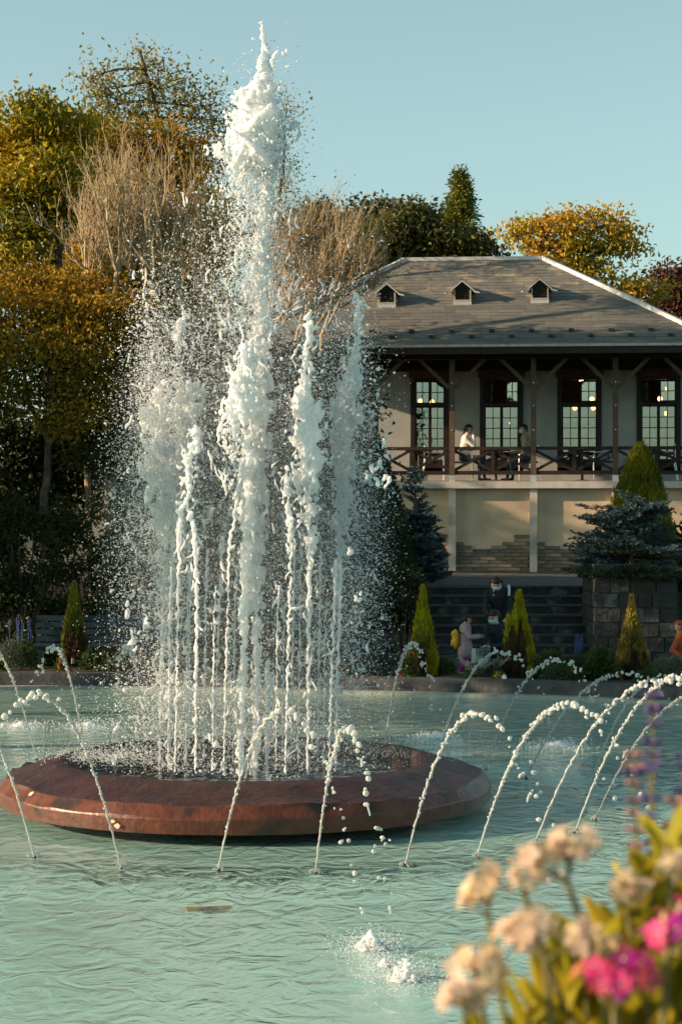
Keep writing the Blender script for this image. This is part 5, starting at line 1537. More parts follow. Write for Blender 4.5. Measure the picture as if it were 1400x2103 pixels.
for name, label, dy, rows, kind in JETS:
    y0, y1 = rows[0][0], rows[-1][0]
    base = FP(rows[-1][1], y1, dy)
    big_V = []; 
    spheres = []; body = MB(); lig = MB()
    H = (y1 - y0)
    if kind in ('plume', 'core', 'spray'):
        # overlapping balls fill the silhouette, thinned where the fill drops
        area = sum((rows[k+1][0]-rows[k][0]) * (rows[k][2]+rows[k+1][2]) * (rows[k][3]+rows[k+1][3]) / 2 for k in range(len(rows)-1))
        n = int(area / (17 if kind == 'plume' else 22))
        C = []; Rr = []
        nl = 0
        while len(C) < n:
            y = fg.uniform(y0, y1); cx, hw, fl = row_at(rows, y)
            if fg.random() > hw * fl / 75 and kind != 'core': continue
            # streaks: water hangs in vertical threads, so keep only some columns where the fill is low
            x = np.clip(fg.normal() * .5, -1.05, 1.05) if fl < .8 else fg.uniform(-1, 1)
            dz = np.clip(fg.normal() * .5, -1, 1) * max(.15, math.sqrt(max(0, 1 - x*x)))
            px = cx + x * hw + 3 * math.sin(y * .045 + x * 3)
            keep = math.sin(px * .38 + math.sin(y * .017 + dz) * 2.6) * .5 + .5
            if keep > fl * 1.35 + .05: continue
            r = fg.uniform(1.2, 3.2) if fl < .75 else fg.uniform(1.5, 4.2)
            if kind == 'core': r = min(fg.uniform(1.3, 3.6), hw * .5 + 1)
            r *= min(1, .35 + hw / 14)
            C.append(FP(px, y, dy) + np.array((0, dz * hw * SP, 0))); Rr.append(r * SP)
        C = np.array(C); Rr = np.array(Rr)
        blobs(body, C, Rr, fg, 'ico', .25, vert=1.9 if kind == 'core' else 1.1)
        if name != 'tallest': clots(body, rows, y0, y1, dy)
        if name == 'tallest':
            yy = np.linspace(150, 345, 40); body.tube(np.array([FP(row_at(rows, y)[0], y, dy) for y in yy]), np.array([row_at(rows, y)[1] * SP * (.66 + .07 * fg.normal()) * min(1, (352 - y) / 40 + .1) for y in yy]), 14)
        if kind == 'core':
            # continuous inner stem so the column never breaks
            yy = np.linspace(y0, y1, int(H / 9)); pts = []; rad = []
            for y in yy:
                cx, hw, fl = row_at(rows, y); pts.append(FP(cx + hw * .16 * math.sin(y * .031 + hw), y, dy)); rad.append(hw * SP * (.56 + .10 * math.sin(y * .05) + fg.normal() * .07) * min(1, .2 + (y - y0) / 60))
            body.tube(np.array(pts), np.array(rad), 10)
        nl = int(area / (260 if kind == 'plume' else 420))
        for k in range(nl):
            y = fg.uniform(y0, y1); cx, hw, fl = row_at(rows, y)
            x = fg.normal() * .6
            if y < 210: continue
            p = FP(cx + x * hw, y, dy) + (0, fg.normal() * .3 * hw * SP, 0)
            strand(lig, p, fg.uniform(.05, .26), fg.uniform(1.0, 2.8) * SP, fg, up=fg.choice((-1, 1)), curl=.3)
    if kind in ('rope',):
        # a twisting rope of water, beaded, its head fraying into clots
        for s in range(2):
            yy = np.arange(y0, y1, 3.2); pts = []; rad = []
            ph = fg.uniform(0, 6); f1 = fg.uniform(.10, .16)
            for y in yy:
                cx, hw, fl = row_at(rows, y)
                w = min(hw, 7)
                amp = w * .42 * (1 if y < y1 - 220 else max(.12, (y1 - y) / 220))
                px = cx + amp * math.sin(y * f1 + ph) + (1.2 * math.sin(y * .33 + ph * 2))
                pts.append(FP(px, y, dy + .4 * amp * SP * math.cos(y * f1 + ph)))
                rr_ = w * .42 * (1 + .38 * math.sin(y * .21 + ph) + .2 * fg.normal()) 
                if hw > 8: rr_ *= .8
                rad.append(max(.8, rr_) * SP)
            body.tube(np.array(pts), np.array(rad), 7)
        C = []; Rr = []
        for y in np.arange(y0, y1, 1.5):
            cx, hw, fl = row_at(rows, y)
            m_ = int(hw > 6) * max(1, int(hw * fl / 5)) + (fg.random() < .35)
            for q in range(m_):
                x = fg.normal() * .5; r = fg.uniform(1.5, 4.8) * min(1, .3 + hw / 16)
                if hw > 8 and fg.random() > fl + .1: continue
                C.append(FP(cx + x * hw, y, dy) + (0, fg.normal() * .4 * hw * SP, 0)); Rr.append(r * SP)
        blobs(body, np.array(C), np.array(Rr), fg, 'ico', .3, vert=.8)
        clots(body, rows, y0, y1, dy)
        for k in range(int(H / 9)):
            y = fg.uniform(y0, y1); cx, hw, fl = row_at(rows, y)
            if hw < 6 and fg.random() < .7: continue
            strand(lig, FP(cx + fg.normal() * hw * .8, y, dy), fg.uniform(.04, .16), fg.uniform(.9, 2.4) * SP, fg, up=fg.choice((-1, 1)), curl=.35)
    V = np.concatenate(body.v)
    Fs = []
    for f in body.f: Fs += [tuple(x) for x in (f.tolist() if isinstance(f, np.ndarray) else f)]
    me = remesh(V - base, Fs, 'water_jet', .0088, smooth_it=1)
    me, loose = split_islands(me, 'water_jet')
    me.materials.append(M['foam'])
    o = link('water_jet', me, None, tuple(base))
    if loose is not None:
        loose.materials.append(M['foam']); tag(link('loose_clots', loose, o), kind='stuff')
    tag(o, label, 'water jet', 'thin upright jets of the fountain' if name.startswith('fine') else 'upright jets of the fountain')
    if lig.n:
        lig.v = [v - base for v in lig.v]
        lo = lig.build('thrown_strands', M['foam'], o, smooth=True); tag(lo, kind='stuff')

# larger drops and clots thrown off the jets
def spray(n, rmin, rmax, comps, shape, name, mat, label, seed, pw=2.2, lig_n=0, depth=.85):
    rg = np.random.default_rng(seed)
    comps = [(c[0], c[1], c[2] * (.76 if n > 50000 else .66), c[3] * .92, c[4]) for c in comps]
    w = np.array([c[4] for c in comps], float); w /= w.sum()
    k = rg.choice(len(comps), n, p=w)
    A = np.array([c[:4] for c in comps], float)[k]
    px = A[:, 0] + rg.normal(size=n) * A[:, 2]; py = A[:, 1] + rg.normal(size=n) * A[:, 3]
    dyy = rg.normal(size=n) * np.minimum(A[:, 2] * SP, .6) * depth
    py = np.minimum(py, 1575 + (dyy * -60))
    C = np.stack([(px - 700) * SP, FY + dyy, CAM_H - (py - 1051.5) * SP], -1)
    C[:, 0] = (px - 700) * (FY + dyy) / FPX; C[:, 2] = CAM_H - (py - 1051.5) * (FY + dyy) / FPX
    r = (rmin + (rmax - rmin) * rg.random(n) ** pw * 1.0) * SP
    ok = C[:, 2] > .05
    mb = MB(); blobs(mb, C[ok], r[ok], rg, shape, .35)
    for q in range(lig_n):
        i_ = rg.integers(0, n)
        if ok[i_]: strand(mb, C[i_], rg.uniform(.04, .14), rg.uniform(1.2, 3.0) * SP, rg, up=rg.choice((-1, 1)), curl=.55)
    o = mb.build(name, mat, None, smooth=True)
    tag(o, label, 'spray', kind='stuff'); return o
# (px, py, sigma x, sigma y, weight)
MISTC = [(345, 900, 62, 190, 20), (350, 1250, 55, 190, 12), (490, 640, 70, 130, 8), (500, 950, 80, 190, 15), (520, 1300, 110, 180, 10), (620, 900, 55, 190, 12), (640, 1250, 75, 180, 10),
         (715, 880, 45, 170, 10), (720, 1250, 50, 170, 7), (520, 430, 55, 110, 6), (525, 280, 50, 80, 2), (270, 1100, 55, 200, 6), (310, 780, 30, 110, 3), (560, 260, 38, 110, 1.4), (300, 1480, 90, 60, 3), (760, 1050, 45, 220, 3), (520, 1500, 170, 50, 5)]
spray(112000, .55, 1.7, MISTC, 'tet', 'spray', M['drop'], 'fine white spray hanging round the fountain jets', 301, pw=2.6)
spray(15000, 1.0, 3.0, MISTC, 'oct', 'spray', M['drop'], 'scattered drops flying between the fountain jets', 302, pw=2.4)
spray(1200, 2.0, 4.6, [(c[0], c[1], c[2] * .92, c[3], c[4]) for c in MISTC], 'ico', 'spray', M['drop'], 'large drops and torn strands of water round the jets', 303, pw=2.0, lig_n=420)
# a few big clots seen at the sides
cl = MB()
for px, py, L in ((296, 1300, .18), (275, 1325, .12), (262, 1245, .08), (780, 1000, .16), (790, 930, .14), (760, 975, .12), (436, 1250, .09), (490, 1040, .10), (445, 1530, .08), (720, 1130, .07), (735, 1235, .07), (560, 125, .10), (590, 118, .06)):
    for k in range(3): strand(cl, FP(px + fg.normal()*6, py + fg.normal()*6, -.4), L * fg.uniform(.6, 1.2), fg.uniform(2.5, 5.0) * SP, fg, up=fg.choice((-1, 1)), curl=.45, k=7)
tag(cl.build('thrown_water', M['foam'], None, smooth=True), 'ragged clots of water thrown clear beside the jets', 'spray', kind='stuff')
# spray kicked up where the water lands on the rim
def kick(cx, cy, dy, sx, sy, n, seed, label, r=(.6, 2.4), mat='drop'):
    rg = np.random.default_rng(seed)
    c = P(cx, cy, FY + dy)
    C = np.stack([c[0] + rg.normal(size=n) * sx, c[1] + rg.normal(size=n) * sx * .7, c[2] + abs(rg.normal(size=n)) * sy], -1)
    mb = MB(); blobs(mb, C, rg.uniform(*r, n) * SP, rg, 'oct', .3)
    return tag(mb.build('rim_spray', M[mat], None, smooth=True), label, 'spray', kind='stuff')
kick(215, 1560, .2, .32, .05, 2600, 401, 'fine drops bouncing on the left of the maroon rim', r=(.4, 1.5))
kick(800, 1545, .9, .5, .05, 2200, 402, 'fine drops bouncing on the right back of the rim', r=(.4, 1.3))
kick(500, 1560, .6, .9, .07, 2500, 403, 'fine drops bouncing inside the fountain well', r=(.3, .9))

# nozzles of the upright jets
for name, label, dy, rows, kind in JETS:
    if rows[-1][0] < 1500: continue
    p = FP(rows[-1][1], rows[-1][0], dy)
    MB().lathe([(.03, -.10), (.03, .03), (.018, .04), (.018, .0)], (p[0] - FX, p[1] - FY, .245), 10).build('nozzle', M['nozzle'], e)

# ------------------------------------------------------------------ ring of arching jets
M['pipe'] = noise_mat('pipe_dark', (.03, .035, .035), (.07, .08, .075), 6, .5, .003)
ag = np.random.default_rng(500)
def on_water(px, py): 
    Y = FPX * CAM_H / (py - 1051.5)
    return P(px, py, Y)
def arc(bx, by_, kx, ky, label, L=1.0, drops=12, tail=1.0, seed=1, thick=1.0, end_gap=.5):
    """jet from the water at pixel (bx,by) whose top is at pixel (kx,ky)"""
    rg = np.random.default_rng(seed)
    B = on_water(bx, by_); B[2] = 0.01
    rad = np.array((B[0] - FX, B[1] - FY)); rad /= np.linalg.norm(rad)
    Yk = B[1] + rad[1] * L
    K_ = P(kx, ky, Yk)
    h = K_[2]
    D = np.array((K_[0] - B[0], K_[1] - B[1], 0))
    mb = MB()
    def pos(t): return B + D * t + np.array((0, 0, h * (1 - (1 - t) ** 2)))
    s = B[1] / FPX
    # rising, twisted stream
    t1 = .86
    tt = np.linspace(0, t1, 150); pts = np.array([pos(t) for t in tt])
    for q in range(2):
        ph = rg.uniform(0, 6)
        off = np.stack([np.sin(tt * 95 + ph + 1.5 * np.sin(tt * 23)), np.cos(tt * 81 + ph), np.sin(tt * 70 + ph * 2)], -1) * (.35 + 3.3 * tt[:, None] ** 1.6) * s * thick
        rr_ = (1.6 + (.3 + 1.0 * tt) * np.sin(tt * 150 + ph) + rg.normal(size=150) * (.2 + .6 * tt)) * (1 + .3 * tt) * s * thick
        mb.tube(pts + off * (tt[:, None] > .0), np.maximum(rr_, .8 * s), 6)
    # beads along the stream, growing to the top
    C = []; Rr = []
    t = .12
    while t < 1.30:
        C.append(pos(t) + rg.normal(size=3) * (1.2 + 2.2 * t) * s); Rr.append((1.9 + 2.9 * min(t, 1) ** 2) * rg.uniform(.7, 1.3) * s * thick)
        t += .010 + .012 * t * t + (.02 if t > .95 else 0) * rg.random()
    blobs(mb, np.array(C), np.array(Rr), rg, 'ic2', .28); C = []; Rr = []; mb2 = MB()
    t = 1.30
    for k in range(drops * 2):
        t += rg.uniform(.018, .055) * (1 + k * .08)
        if t > 2.0 * tail: break
        p = pos(t); p += rg.normal(size=3) * (2 + 5 * (t - 1)) * s
        if p[2] < .02: break
        nb2 = rg.integers(1, 4)
        for m_ in range(nb2):
            C.append(p + rg.normal(size=3) * 4.5 * s * (m_ > 0)); Rr.append(rg.uniform(1.8, 4.8) * s * thick)
        if rg.random() < .22: strand(mb2, p, rg.uniform(8, 22) * s, 2.0 * s, rg, up=-1, curl=.3)
    if C: blobs(mb2, np.array(C), np.array(Rr), rg, 'ic2', .28)
    mb.v = [v - B for v in mb.v]
    o = mb.build('arching_jet', M['bright'] if by_ > 1700 else M['clear'], None, smooth=True, loc=tuple(B))
    tag(o, label, 'water jet', 'ring of small arching jets')
    if mb2.n:
        mb2.v = [v - B for v in mb2.v]
        tag(mb2.build('falling_drops', M['bright'] if by_ > 1700 else M['clear'], o, smooth=True), kind='stuff')
    # nozzle tip just above the water
    q = MB().lathe([(.016, -.12), (.016, .004), (.010, .012), (.010, .0)], k=8)
    q.build('nozzle', M['pipe'], o)
    q = MB(); m_ = 26; rr2 = rg.random(m_) ** .6; th_ = rg.uniform(0, 6.283, m_)
    blobs(q, np.stack([rr2*.05*np.cos(th_), rr2*.07*np.sin(th_), (1-rr2)*.035 + .004], -1), rg.uniform(.004, .011, m_), rg, 'ico', .3)
    tag(q.build('foam', M['clear'], o, smooth=True), kind='stuff')
    # landing point
    return pos(2.0)
ARCS = [
 (248, 1785, 72, 1432, 1.0, 'front left jet arching to the left past the left end of the rim', 9, 1.0),
 (70, 1762, -110, 1420, .9, 'short lower part of a jet leaning out at the left edge', 9, 1.0),
 (448, 1790, 588, 1463, 1.05, 'jet crossing the middle of the rim and arching right', 14, 1.12),
 (648, 1795, 716, 1500, 1.1, 'steep narrow jet right of the middle of the rim', 16, 1.1),
 (832, 1780, 984, 1470, 1.0, 'jet arching in front of the right end of the rim', 14, .98),
 (980, 1760, 1172, 1452, 1.0, 'bright jet arching just right of the rim', 12, .92),
 (1098, 1735, 1365, 1400, .95, 'long bright jet slanting up to the right third from the rim', 12, 1.0),
 (1180, 1713, 1420, 1385, .9, 'bright slanting jet nearest the purple flower spikes', 12, 1.0),
 (1222, 1686, 1450, 1425, .8, 'thin slanting jet behind the purple flower spikes', 12, 1.0),
 (1205, 1634, 1360, 1392, .6, 'thin far jet rising right of the dark water patch', 12, 1.0),
 (1080, 1600, 1275, 1386, .9, 'far jet with a wide flat arch below the tan conifer', 12, 1.0),
 (997, 1580, 1140, 1357, 1.0, 'far jet arching below the flower bed right of the brown sided conifer', 12, .95),
 (895, 1562, 1026, 1339, 1.05, 'far jet arching in front of the family by the steps', 12, .95),
 (786, 1560, 845, 1326, 1.15, 'far narrow jet arching in front of the left yellow conifer', 12, .95),
 (176, 1560, 112, 1333, 1.15, 'far narrow jet arching in front of the orange marigolds', 12, .9),
 (75, 1562, -40, 1310, 1.1, 'far jet falling in from the left edge', 12, 1.0),
 (302, 1560, 262, 1330, 1.2, 'faint far jet behind the left edge of the spray', 10, .9),
]
lands = []
for k, (bx, by_, kx, ky, L, lab, nd, tail) in enumerate(ARCS):
    far_ = by_ < 1700
    lands.append(arc(bx, by_, kx, ky, lab, L=L, drops=nd + (6 if not far_ else 0), tail=tail, seed=510 + k, thick=1.05 if not far_ else .72))
# stray drops above the water in front
C = []; Rr = []
for px, py in ((722, 1778), (729, 1812), (733, 1850), (806, 1835), (809, 1861), (812, 1890), (740, 1885), (1137, 1695), (1143, 1713), (1160, 1743), (1090, 1565), (1096, 1587), (1104, 1610), (1110, 1627), (1255, 1535), (1268, 1557), (1240, 1600), (1262, 1640), (705, 1680), (700, 1663), (716, 1727), (770, 1738), (792, 1735)):
    C.append(P(px, py, 14.1)); Rr.append(ag.uniform(3.2, 5.2) * 14.1 / FPX)
mb = MB(); blobs(mb, np.array(C), np.array(Rr), ag, 'ic2', .3)
tag(mb.build('falling_drops', M['clear'], None, smooth=True), 'single glassy drops falling over the front of the pool', 'drops', kind='stuff')

# splashes where the arching jets land
def splash(px, py, w, h, n, label, seed, mat='foam'):
    rg = np.random.default_rng(seed); c = on_water(px, py); s = c[1] / FPX
    W, H = w * s, h * s; n = int(n * 3.0)
    mb = MB()
    r_ = rg.random(n) ** .7; th_ = rg.uniform(0, 6.283, n)
    C = np.stack([r_ * W * np.cos(th_), r_ * W * 1.1 * np.sin(th_), H * np.clip(1 - r_, 0, 1) * rg.random(n) ** 1.3 * 1.1 + .004], -1)
    r = rg.uniform(.8, 2.5, n) * (1 - .4 * r_) * s
    blobs(mb, C, r, rg, 'ico', .3)
    Fs = []
    for f in mb.f: Fs += [tuple(x) for x in f.tolist()]
    me = remesh(np.concatenate(mb.v), Fs, 'splash', .006 if s < .0034 else .010, smooth_it=1)
    me.materials.append(M[mat]); o = link('splash', me, None, (c[0], c[1], 0)); tag(o, label, 'splash', 'splashes where the arching jets land')
    q = MB(); m_ = n
    C = rg.normal(size=(m_, 3)) * (W * 1.1, W * 1.8, H * .35); C[:, 2] = abs(C[:, 2])
    blobs(q, C, rg.uniform(.5, 1.9, m_) * s, rg, 'oct', .3)
    tag(q.build('droplets', M['drop'], o, smooth=True), kind='stuff')
    return o
splash(760, 1950, 36, 38, 420, 'white splash in the near water, left of the two', 601)
splash(832, 2012, 42, 46, 520, 'largest white splash in the near water beside the peach flowers', 602)
splash(790, 1985, 18, 16, 120, 'small patch of foam between the two near splashes', 603)
splash(900, 1516, 26, 9, 200, 'flat pale splash just behind the right end of the rim', 604)
splash(1146, 1531, 30, 8, 200, 'flat pale splash on the dark water right of the rim', 605)
splash(45, 1492, 24, 9, 160, 'pale splash at the far left of the pool', 606)
splash(185, 1490, 26, 8, 160, 'pale splash left of the fountain spray', 607)
splash(1340, 1905, 26, 20, 220, 'white splash glimpsed between the right foreground flowers', 608)
splash(1250, 1990, 30, 18, 220, 'white splash glimpsed behind the peach and pink flowers', 609)

# pipe that feeds the ring, just under the surface, and a submerged lamp housing
M['lampbox'] = noise_mat('lamp_box', (.05, .055, .05), (.10, .10, .08), 6, .5, .003)
M['lampyellow'] = noise_mat('lamp_yellow', (.10, .09, .05), (.24, .19, .06), 6, .5, .003)
a = np.linspace(0, 2 * math.pi, 121)[:-1]
q = MB(); R0 = 3.38
pp = np.stack([R0 * np.cos(a), R0 * np.sin(a) * 1.0, np.zeros(120)], -1); kk = 8; tb = np.arange(kk) * 2 * math.pi / kk
Vv = np.stack([np.stack([(R0 + .05*np.cos(t_)) * np.cos(a), (R0 + .05*np.cos(t_)) * np.sin(a), .05*np.sin(t_) + 0*a], -1) for t_ in tb], 1).reshape(-1, 3)
i = np.arange(120)[:, None] * kk; i2 = ((np.arange(120) + 1) % 120)[:, None] * kk; j = np.arange(kk)[None, :]; j2 = (j + 1) % kk
q.add(Vv, np.stack([i + j, i + j2, i2 + j2, i2 + j], -1).reshape(-1, 4))
pe = q.build('feed_pipe', M['pipe'], None, smooth=True, loc=(FX, FY, -.056)); tag(pe, 'dark feed pipe ringing the fountain just under the water', 'pipe')
lb_ = on_water(432, 1872)
le = empty('pool_lamp', (lb_[0], lb_[1] + .0, -.307), R(12), 'lamp box with yellow lid just awash in the near water', 'lamp')
MB().box(-.17, .17, -.2, .2, .0, .29).build('housing', M['lampbox'], le)
MB().box(-.15, .15, .04, .16, .291, .309).build('lid', M['lampyellow'], le)
MB().lathe([(.001, -.001), (.09, 0), (.09, .01), (.001, .011)], (0, 0, .31), 16).build('lens', M['glass'], le)

# soft veil of mist round the jets
m = bpy.data.materials.new('mist'); m.use_nodes = True; nt = m.node_tree; N = nt.nodes; L = nt.links; N.remove(N['Principled BSDF'])
pv = N.new('ShaderNodeVolumePrincipled'); pv.inputs['Color'].default_value = (.92, .97, .97, 1); pv.inputs['Anisotropy'].default_value = .2
tc = N.new('ShaderNodeTexCoord'); ln_ = N.new('ShaderNodeVectorMath'); ln_.operation = 'LENGTH'
mpv = N.new('ShaderNodeMapping'); mpv.inputs['Scale'].default_value = (1/1.45, 1/1.45, 1/3.0)
L.new(tc.outputs['Object'], mpv.inputs[0]); L.new(mpv.outputs[0], ln_.inputs[0])
mr = N.new('ShaderNodeMapRange'); mr.inputs[1].default_value = 1.0; mr.inputs[2].default_value = .25; mr.inputs[3].default_value = 0; mr.inputs[4].default_value = .22
L.new(ln_.outputs['Value'], mr.inputs[0])
nv = N.new('ShaderNodeTexNoise'); nv.inputs['Scale'].default_value = 1.6; nv.inputs['Detail'].default_value = 3
L.new(tc.outputs['Object'], nv.inputs['Vector'])
mm = N.new('ShaderNodeMath'); mm.operation = 'MULTIPLY'; L.new(mr.outputs[0], mm.inputs[0]); L.new(nv.outputs[0], mm.inputs[1])
L.new(mm.outputs[0], pv.inputs['Density']); L.new(pv.outputs[0], N['Material Output'].inputs['Volume'])
q = MB(); q.ball((0, 0, 0), (1.45, 1.45, 3.0), 28)
mo = q.build('mist', m, None, smooth=True, loc=(FX, FY, 2.4)); 
# keep the veil above the water
me = mo.data; co = np.empty(len(me.vertices) * 3, np.float32); me.vertices.foreach_get('co', co); co = co.reshape(-1, 3); co[:, 2] = np.maximum(co[:, 2], -1.93); me.vertices.foreach_set('co', co.reshape(-1)); me.update()
tag(mo, 'soft veil of mist hanging between the fountain jets', 'mist', kind='stuff')
# ------------------------------------------------------------------ people
def cloth(name, c, var=.7, rough=.85): return noise_mat(name, tuple(x * var for x in c), c, 14, rough, .003, bscale=50)
M['skin'] = noise_mat('skin', (.42, .26, .18), (.52, .34, .25), 18, .5, .0)
M['hair'] = noise_mat('dark_hair', (.008, .006, .005), (.02, .016, .014), 30, .45, .002)
M['c_black'] = cloth('black_cloth', (.022, .024, .03)); M['c_navy'] = cloth('navy_cloth', (.02, .03, .045)); M['c_jeans'] = cloth('blue_jeans', (.04, .075, .11))
M['c_white'] = cloth('white_knit', (.62, .60, .55), .85); M['c_beige'] = cloth('beige_coat', (.36, .29, .22)); M['c_pink'] = cloth('pale_pink_coat', (.42, .30, .33))
M['c_magenta'] = cloth('magenta_trousers', (.42, .04, .32), .35); M['c_yellow'] = cloth('yellow_bag', (.75, .42, .03), .8); M['c_orange'] = cloth('rust_orange_coat', (.50, .11, .04))
M['mask'] = noise_mat('face_mask', (.50, .66, .70), (.60, .76, .80), 20, .8)
M['shoe'] = cloth('shoe', (.5, .35, .33)); M['eye'] = noise_mat('eye_dark', (.01, .008, .006), (.02, .015, .01), 5, .3)

def person(label, loc, bones, face, facing, rz=0, seat=None):
    """bones: (p, q, r1, r2, material); one fused skin with a material per region. face: head centre, radius, look direction"""
    e = empty('person', loc, rz, label, 'person')
    mb = MB(); names = []
    hc, hr, look = np.array(face[0], float), face[1], unit(np.array(face[2], float))
    for p, q, r1, r2, mt in bones:
        p = np.array(p, float); q = np.array(q, float); n = max(2, int(np.linalg.norm(q - p) / .03))
        for t in np.linspace(0, 1, n + 1): mb.ball(p * (1-t) + q * t, r1 * (1-t) + r2 * t, 10)
        if mt not in names: names.append(mt)
    # head: skull, jaw, nose, ears
    side = unit(np.cross(look, (0, 0, 1.0))); up = np.cross(side, look)
    mb.ball(hc + up * hr * .12, (hr * .86, hr * .95, hr * 1.05), 14)
    mb.ball(hc + look * hr * .18 - up * hr * .55, (hr * .58, hr * .58, hr * .62), 10)
    mb.ball(hc + look * hr * .98 - up * hr * .12, hr * .16, 8); mb.ball(hc + look * hr * .90 + up * hr * .08, hr * .11, 8)
    for s in (-1, 1): mb.ball(hc + side * s * hr * .88 - up * hr * .05, (hr * .14, hr * .2, hr * .26), 8)
    if 'skin' not in names: names.append('skin')
    V = np.concatenate(mb.v); Fs = []
    for f in mb.f: Fs += [tuple(x) for x in (f.tolist() if isinstance(f, np.ndarray) else f)]
    me = remesh(V, Fs, 'body', .015, smooth_it=2)
    # hands: five bent fingers each, joined to the same mesh by overlap
    for nm in names: me.materials.append(M[nm])
    n = len(me.polygons); cen_ = np.empty(n * 3, np.float32); me.polygons.foreach_get('center', cen_); cen_ = cen_.reshape(-1, 3)
    best = np.full(n, 9e9); mi = np.zeros(n, np.int32)
    for p, q, r1, r2, mt in bones + [(hc, hc + (0, 0, .01), hr * 1.1, hr * 1.1, 'skin')]:
        p = np.array(p, float); q = np.array(q, float); d = q - p; L2 = max(1e-9, d @ d)
        t = np.clip(((cen_ - p) @ d) / L2, 0, 1); dist = np.linalg.norm(cen_ - p - t[:, None] * d, axis=1) - (r1 * (1-t) + r2 * t)
        m_ = dist < best; best[m_] = dist[m_]; mi[m_] = names.index(mt)
    me.polygons.foreach_set('material_index', mi)
    link('body', me, e)
    for s in (-1, 1):
        MB().ball(hc + look * hr * .86 + side * s * hr * .34 + up * hr * .10, hr * .10, 8).build('eye', M['eye'], e, smooth=True)
    return e, hc, hr, look, side, up
def fingers(e, wrist, direction, palm_n, size=.085, curl=.4, mat='skin'):
    w = np.array(wrist, float); d = unit(np.array(direction, float)); n = unit(np.array(palm_n, float)); s = np.cross(d, n)
    mb = MB(); 
    for k in range(3): mb.ball(w + d * size * (.25 + .3 * k), (size * .34, size * .34, size * .24), 8)
    for k, ln in enumerate((.78, .95, 1.0, .9, .72)):
        if k == 0: b0 = w + s * size * .34 + d * size * .25; dd = unit(d * .6 + s * .8)
        else: b0 = w + d * size * .85 + s * size * (.42 - .23 * k + .12); dd = d
        p1 = b0 + dd * size * .36 * ln; p2 = p1 + unit(dd + n * curl) * size * .28 * ln; p3 = p2 + unit(dd + n * curl * 2.2) * size * .2 * ln
        mb.tube([b0, p1, p2, p3], [size*.1, size*.095, size*.085, size*.055], 7)
    mb.build('hand', M[mat], e, smooth=True)
def hair(e, hc, hr, look, side, up, mat='hair', back=1.0, tail=None, cap=False, fringe=.35):
    mb = MB(); m_ = 22
    V = []; F = []
    for i in range(m_ // 2 + 1):
        ph = math.pi * i / (m_ // 2)
        for j in range(m_):
            t = 2 * math.pi * j / m_
            v = np.array((math.sin(ph)*math.cos(t), math.sin(ph)*math.sin(t), math.cos(ph)))
            V.append(v)
    V = np.array(V)
    W_ = V[:, :1] * look + V[:, 1:2] * side + V[:, 2:] * up
    keep = lambda v: (v[2] > .32 + fringe * max(0, v[0])) or (v[0] < .12 and v[2] > -.55 * back)
    for i in range(m_ // 2):
        for j in range(m_):
            a = i*m_ + j; b2 = i*m_ + (j+1) % m_; c = a + m_; d = b2 + m_
            if keep((V[a] + V[d]) / 2): F.append((a, b2, d, c))
    rough_ = 1 + .03 * np.sin(V[:, 1:2] * 22) 
    mb.add(hc + W_ * hr * 1.13 * rough_ + up * hr * .10 - look * hr * .04, F)
    o = mb.build('hair' if not cap else 'cap', M[mat], e, smooth=True)
    md = o.modifiers.new('t', 'SOLIDIFY'); md.thickness = hr * .14; md.offset = -1
    if tail is not None:
        cv = curve(hc - look * hr * .95 + up * hr * .3, hc + np.array(tail), -.1, np.random.default_rng(1), 7)
        MB().tube(cv, [hr*.22, hr*.30, hr*.30, hr*.27, hr*.22, hr*.15, hr*.04], 8).build('ponytail', M[mat], e, smooth=True)
    if cap:
        b0 = hc + look * hr * .95 + up * hr * .62
        q = MB(); q.ball(b0, (hr * .55, hr * .6, hr * .10), 12); q.build('cap_peak', M[mat], e, smooth=True)
def mask(e, hc, hr, look, side, up, mat='mask'):
    mb = MB(); k = 9; V = []
    for i in range(7):
        for j in range(k):
            a = lerp(-1.15, 1.15, j / (k - 1)); z = lerp(.02, -.92, i / 6)
            bulge = 1.02 + .12 * math.cos(a * 1.2) * (1 - abs(z + .35))
            rr_ = math.sqrt(max(.18, 1 - (z * .72) ** 2)) * bulge
            V.append(hc + look * hr * rr_ * math.cos(a) * 1.10 + side * hr * .92 * rr_ * math.sin(a) + up * hr * z)
    F = [(i*k+j, i*k+j+1, (i+1)*k+j+1, (i+1)*k+j) for i in range(6) for j in range(k-1)]
    mb.add(V, F); o = mb.build('face_mask', M[mat], e, smooth=True)
    md = o.modifiers.new('t', 'SOLIDIFY'); md.thickness = .004
    for s in (-1, 1):
        MB().tube([hc + side*s*hr*.90 + look*hr*.1 - up*hr*.0, hc + side*s*hr*.60 + look*hr*.82 - up*hr*.06], .0022, 4).build('ear_loop', M[mat], e)

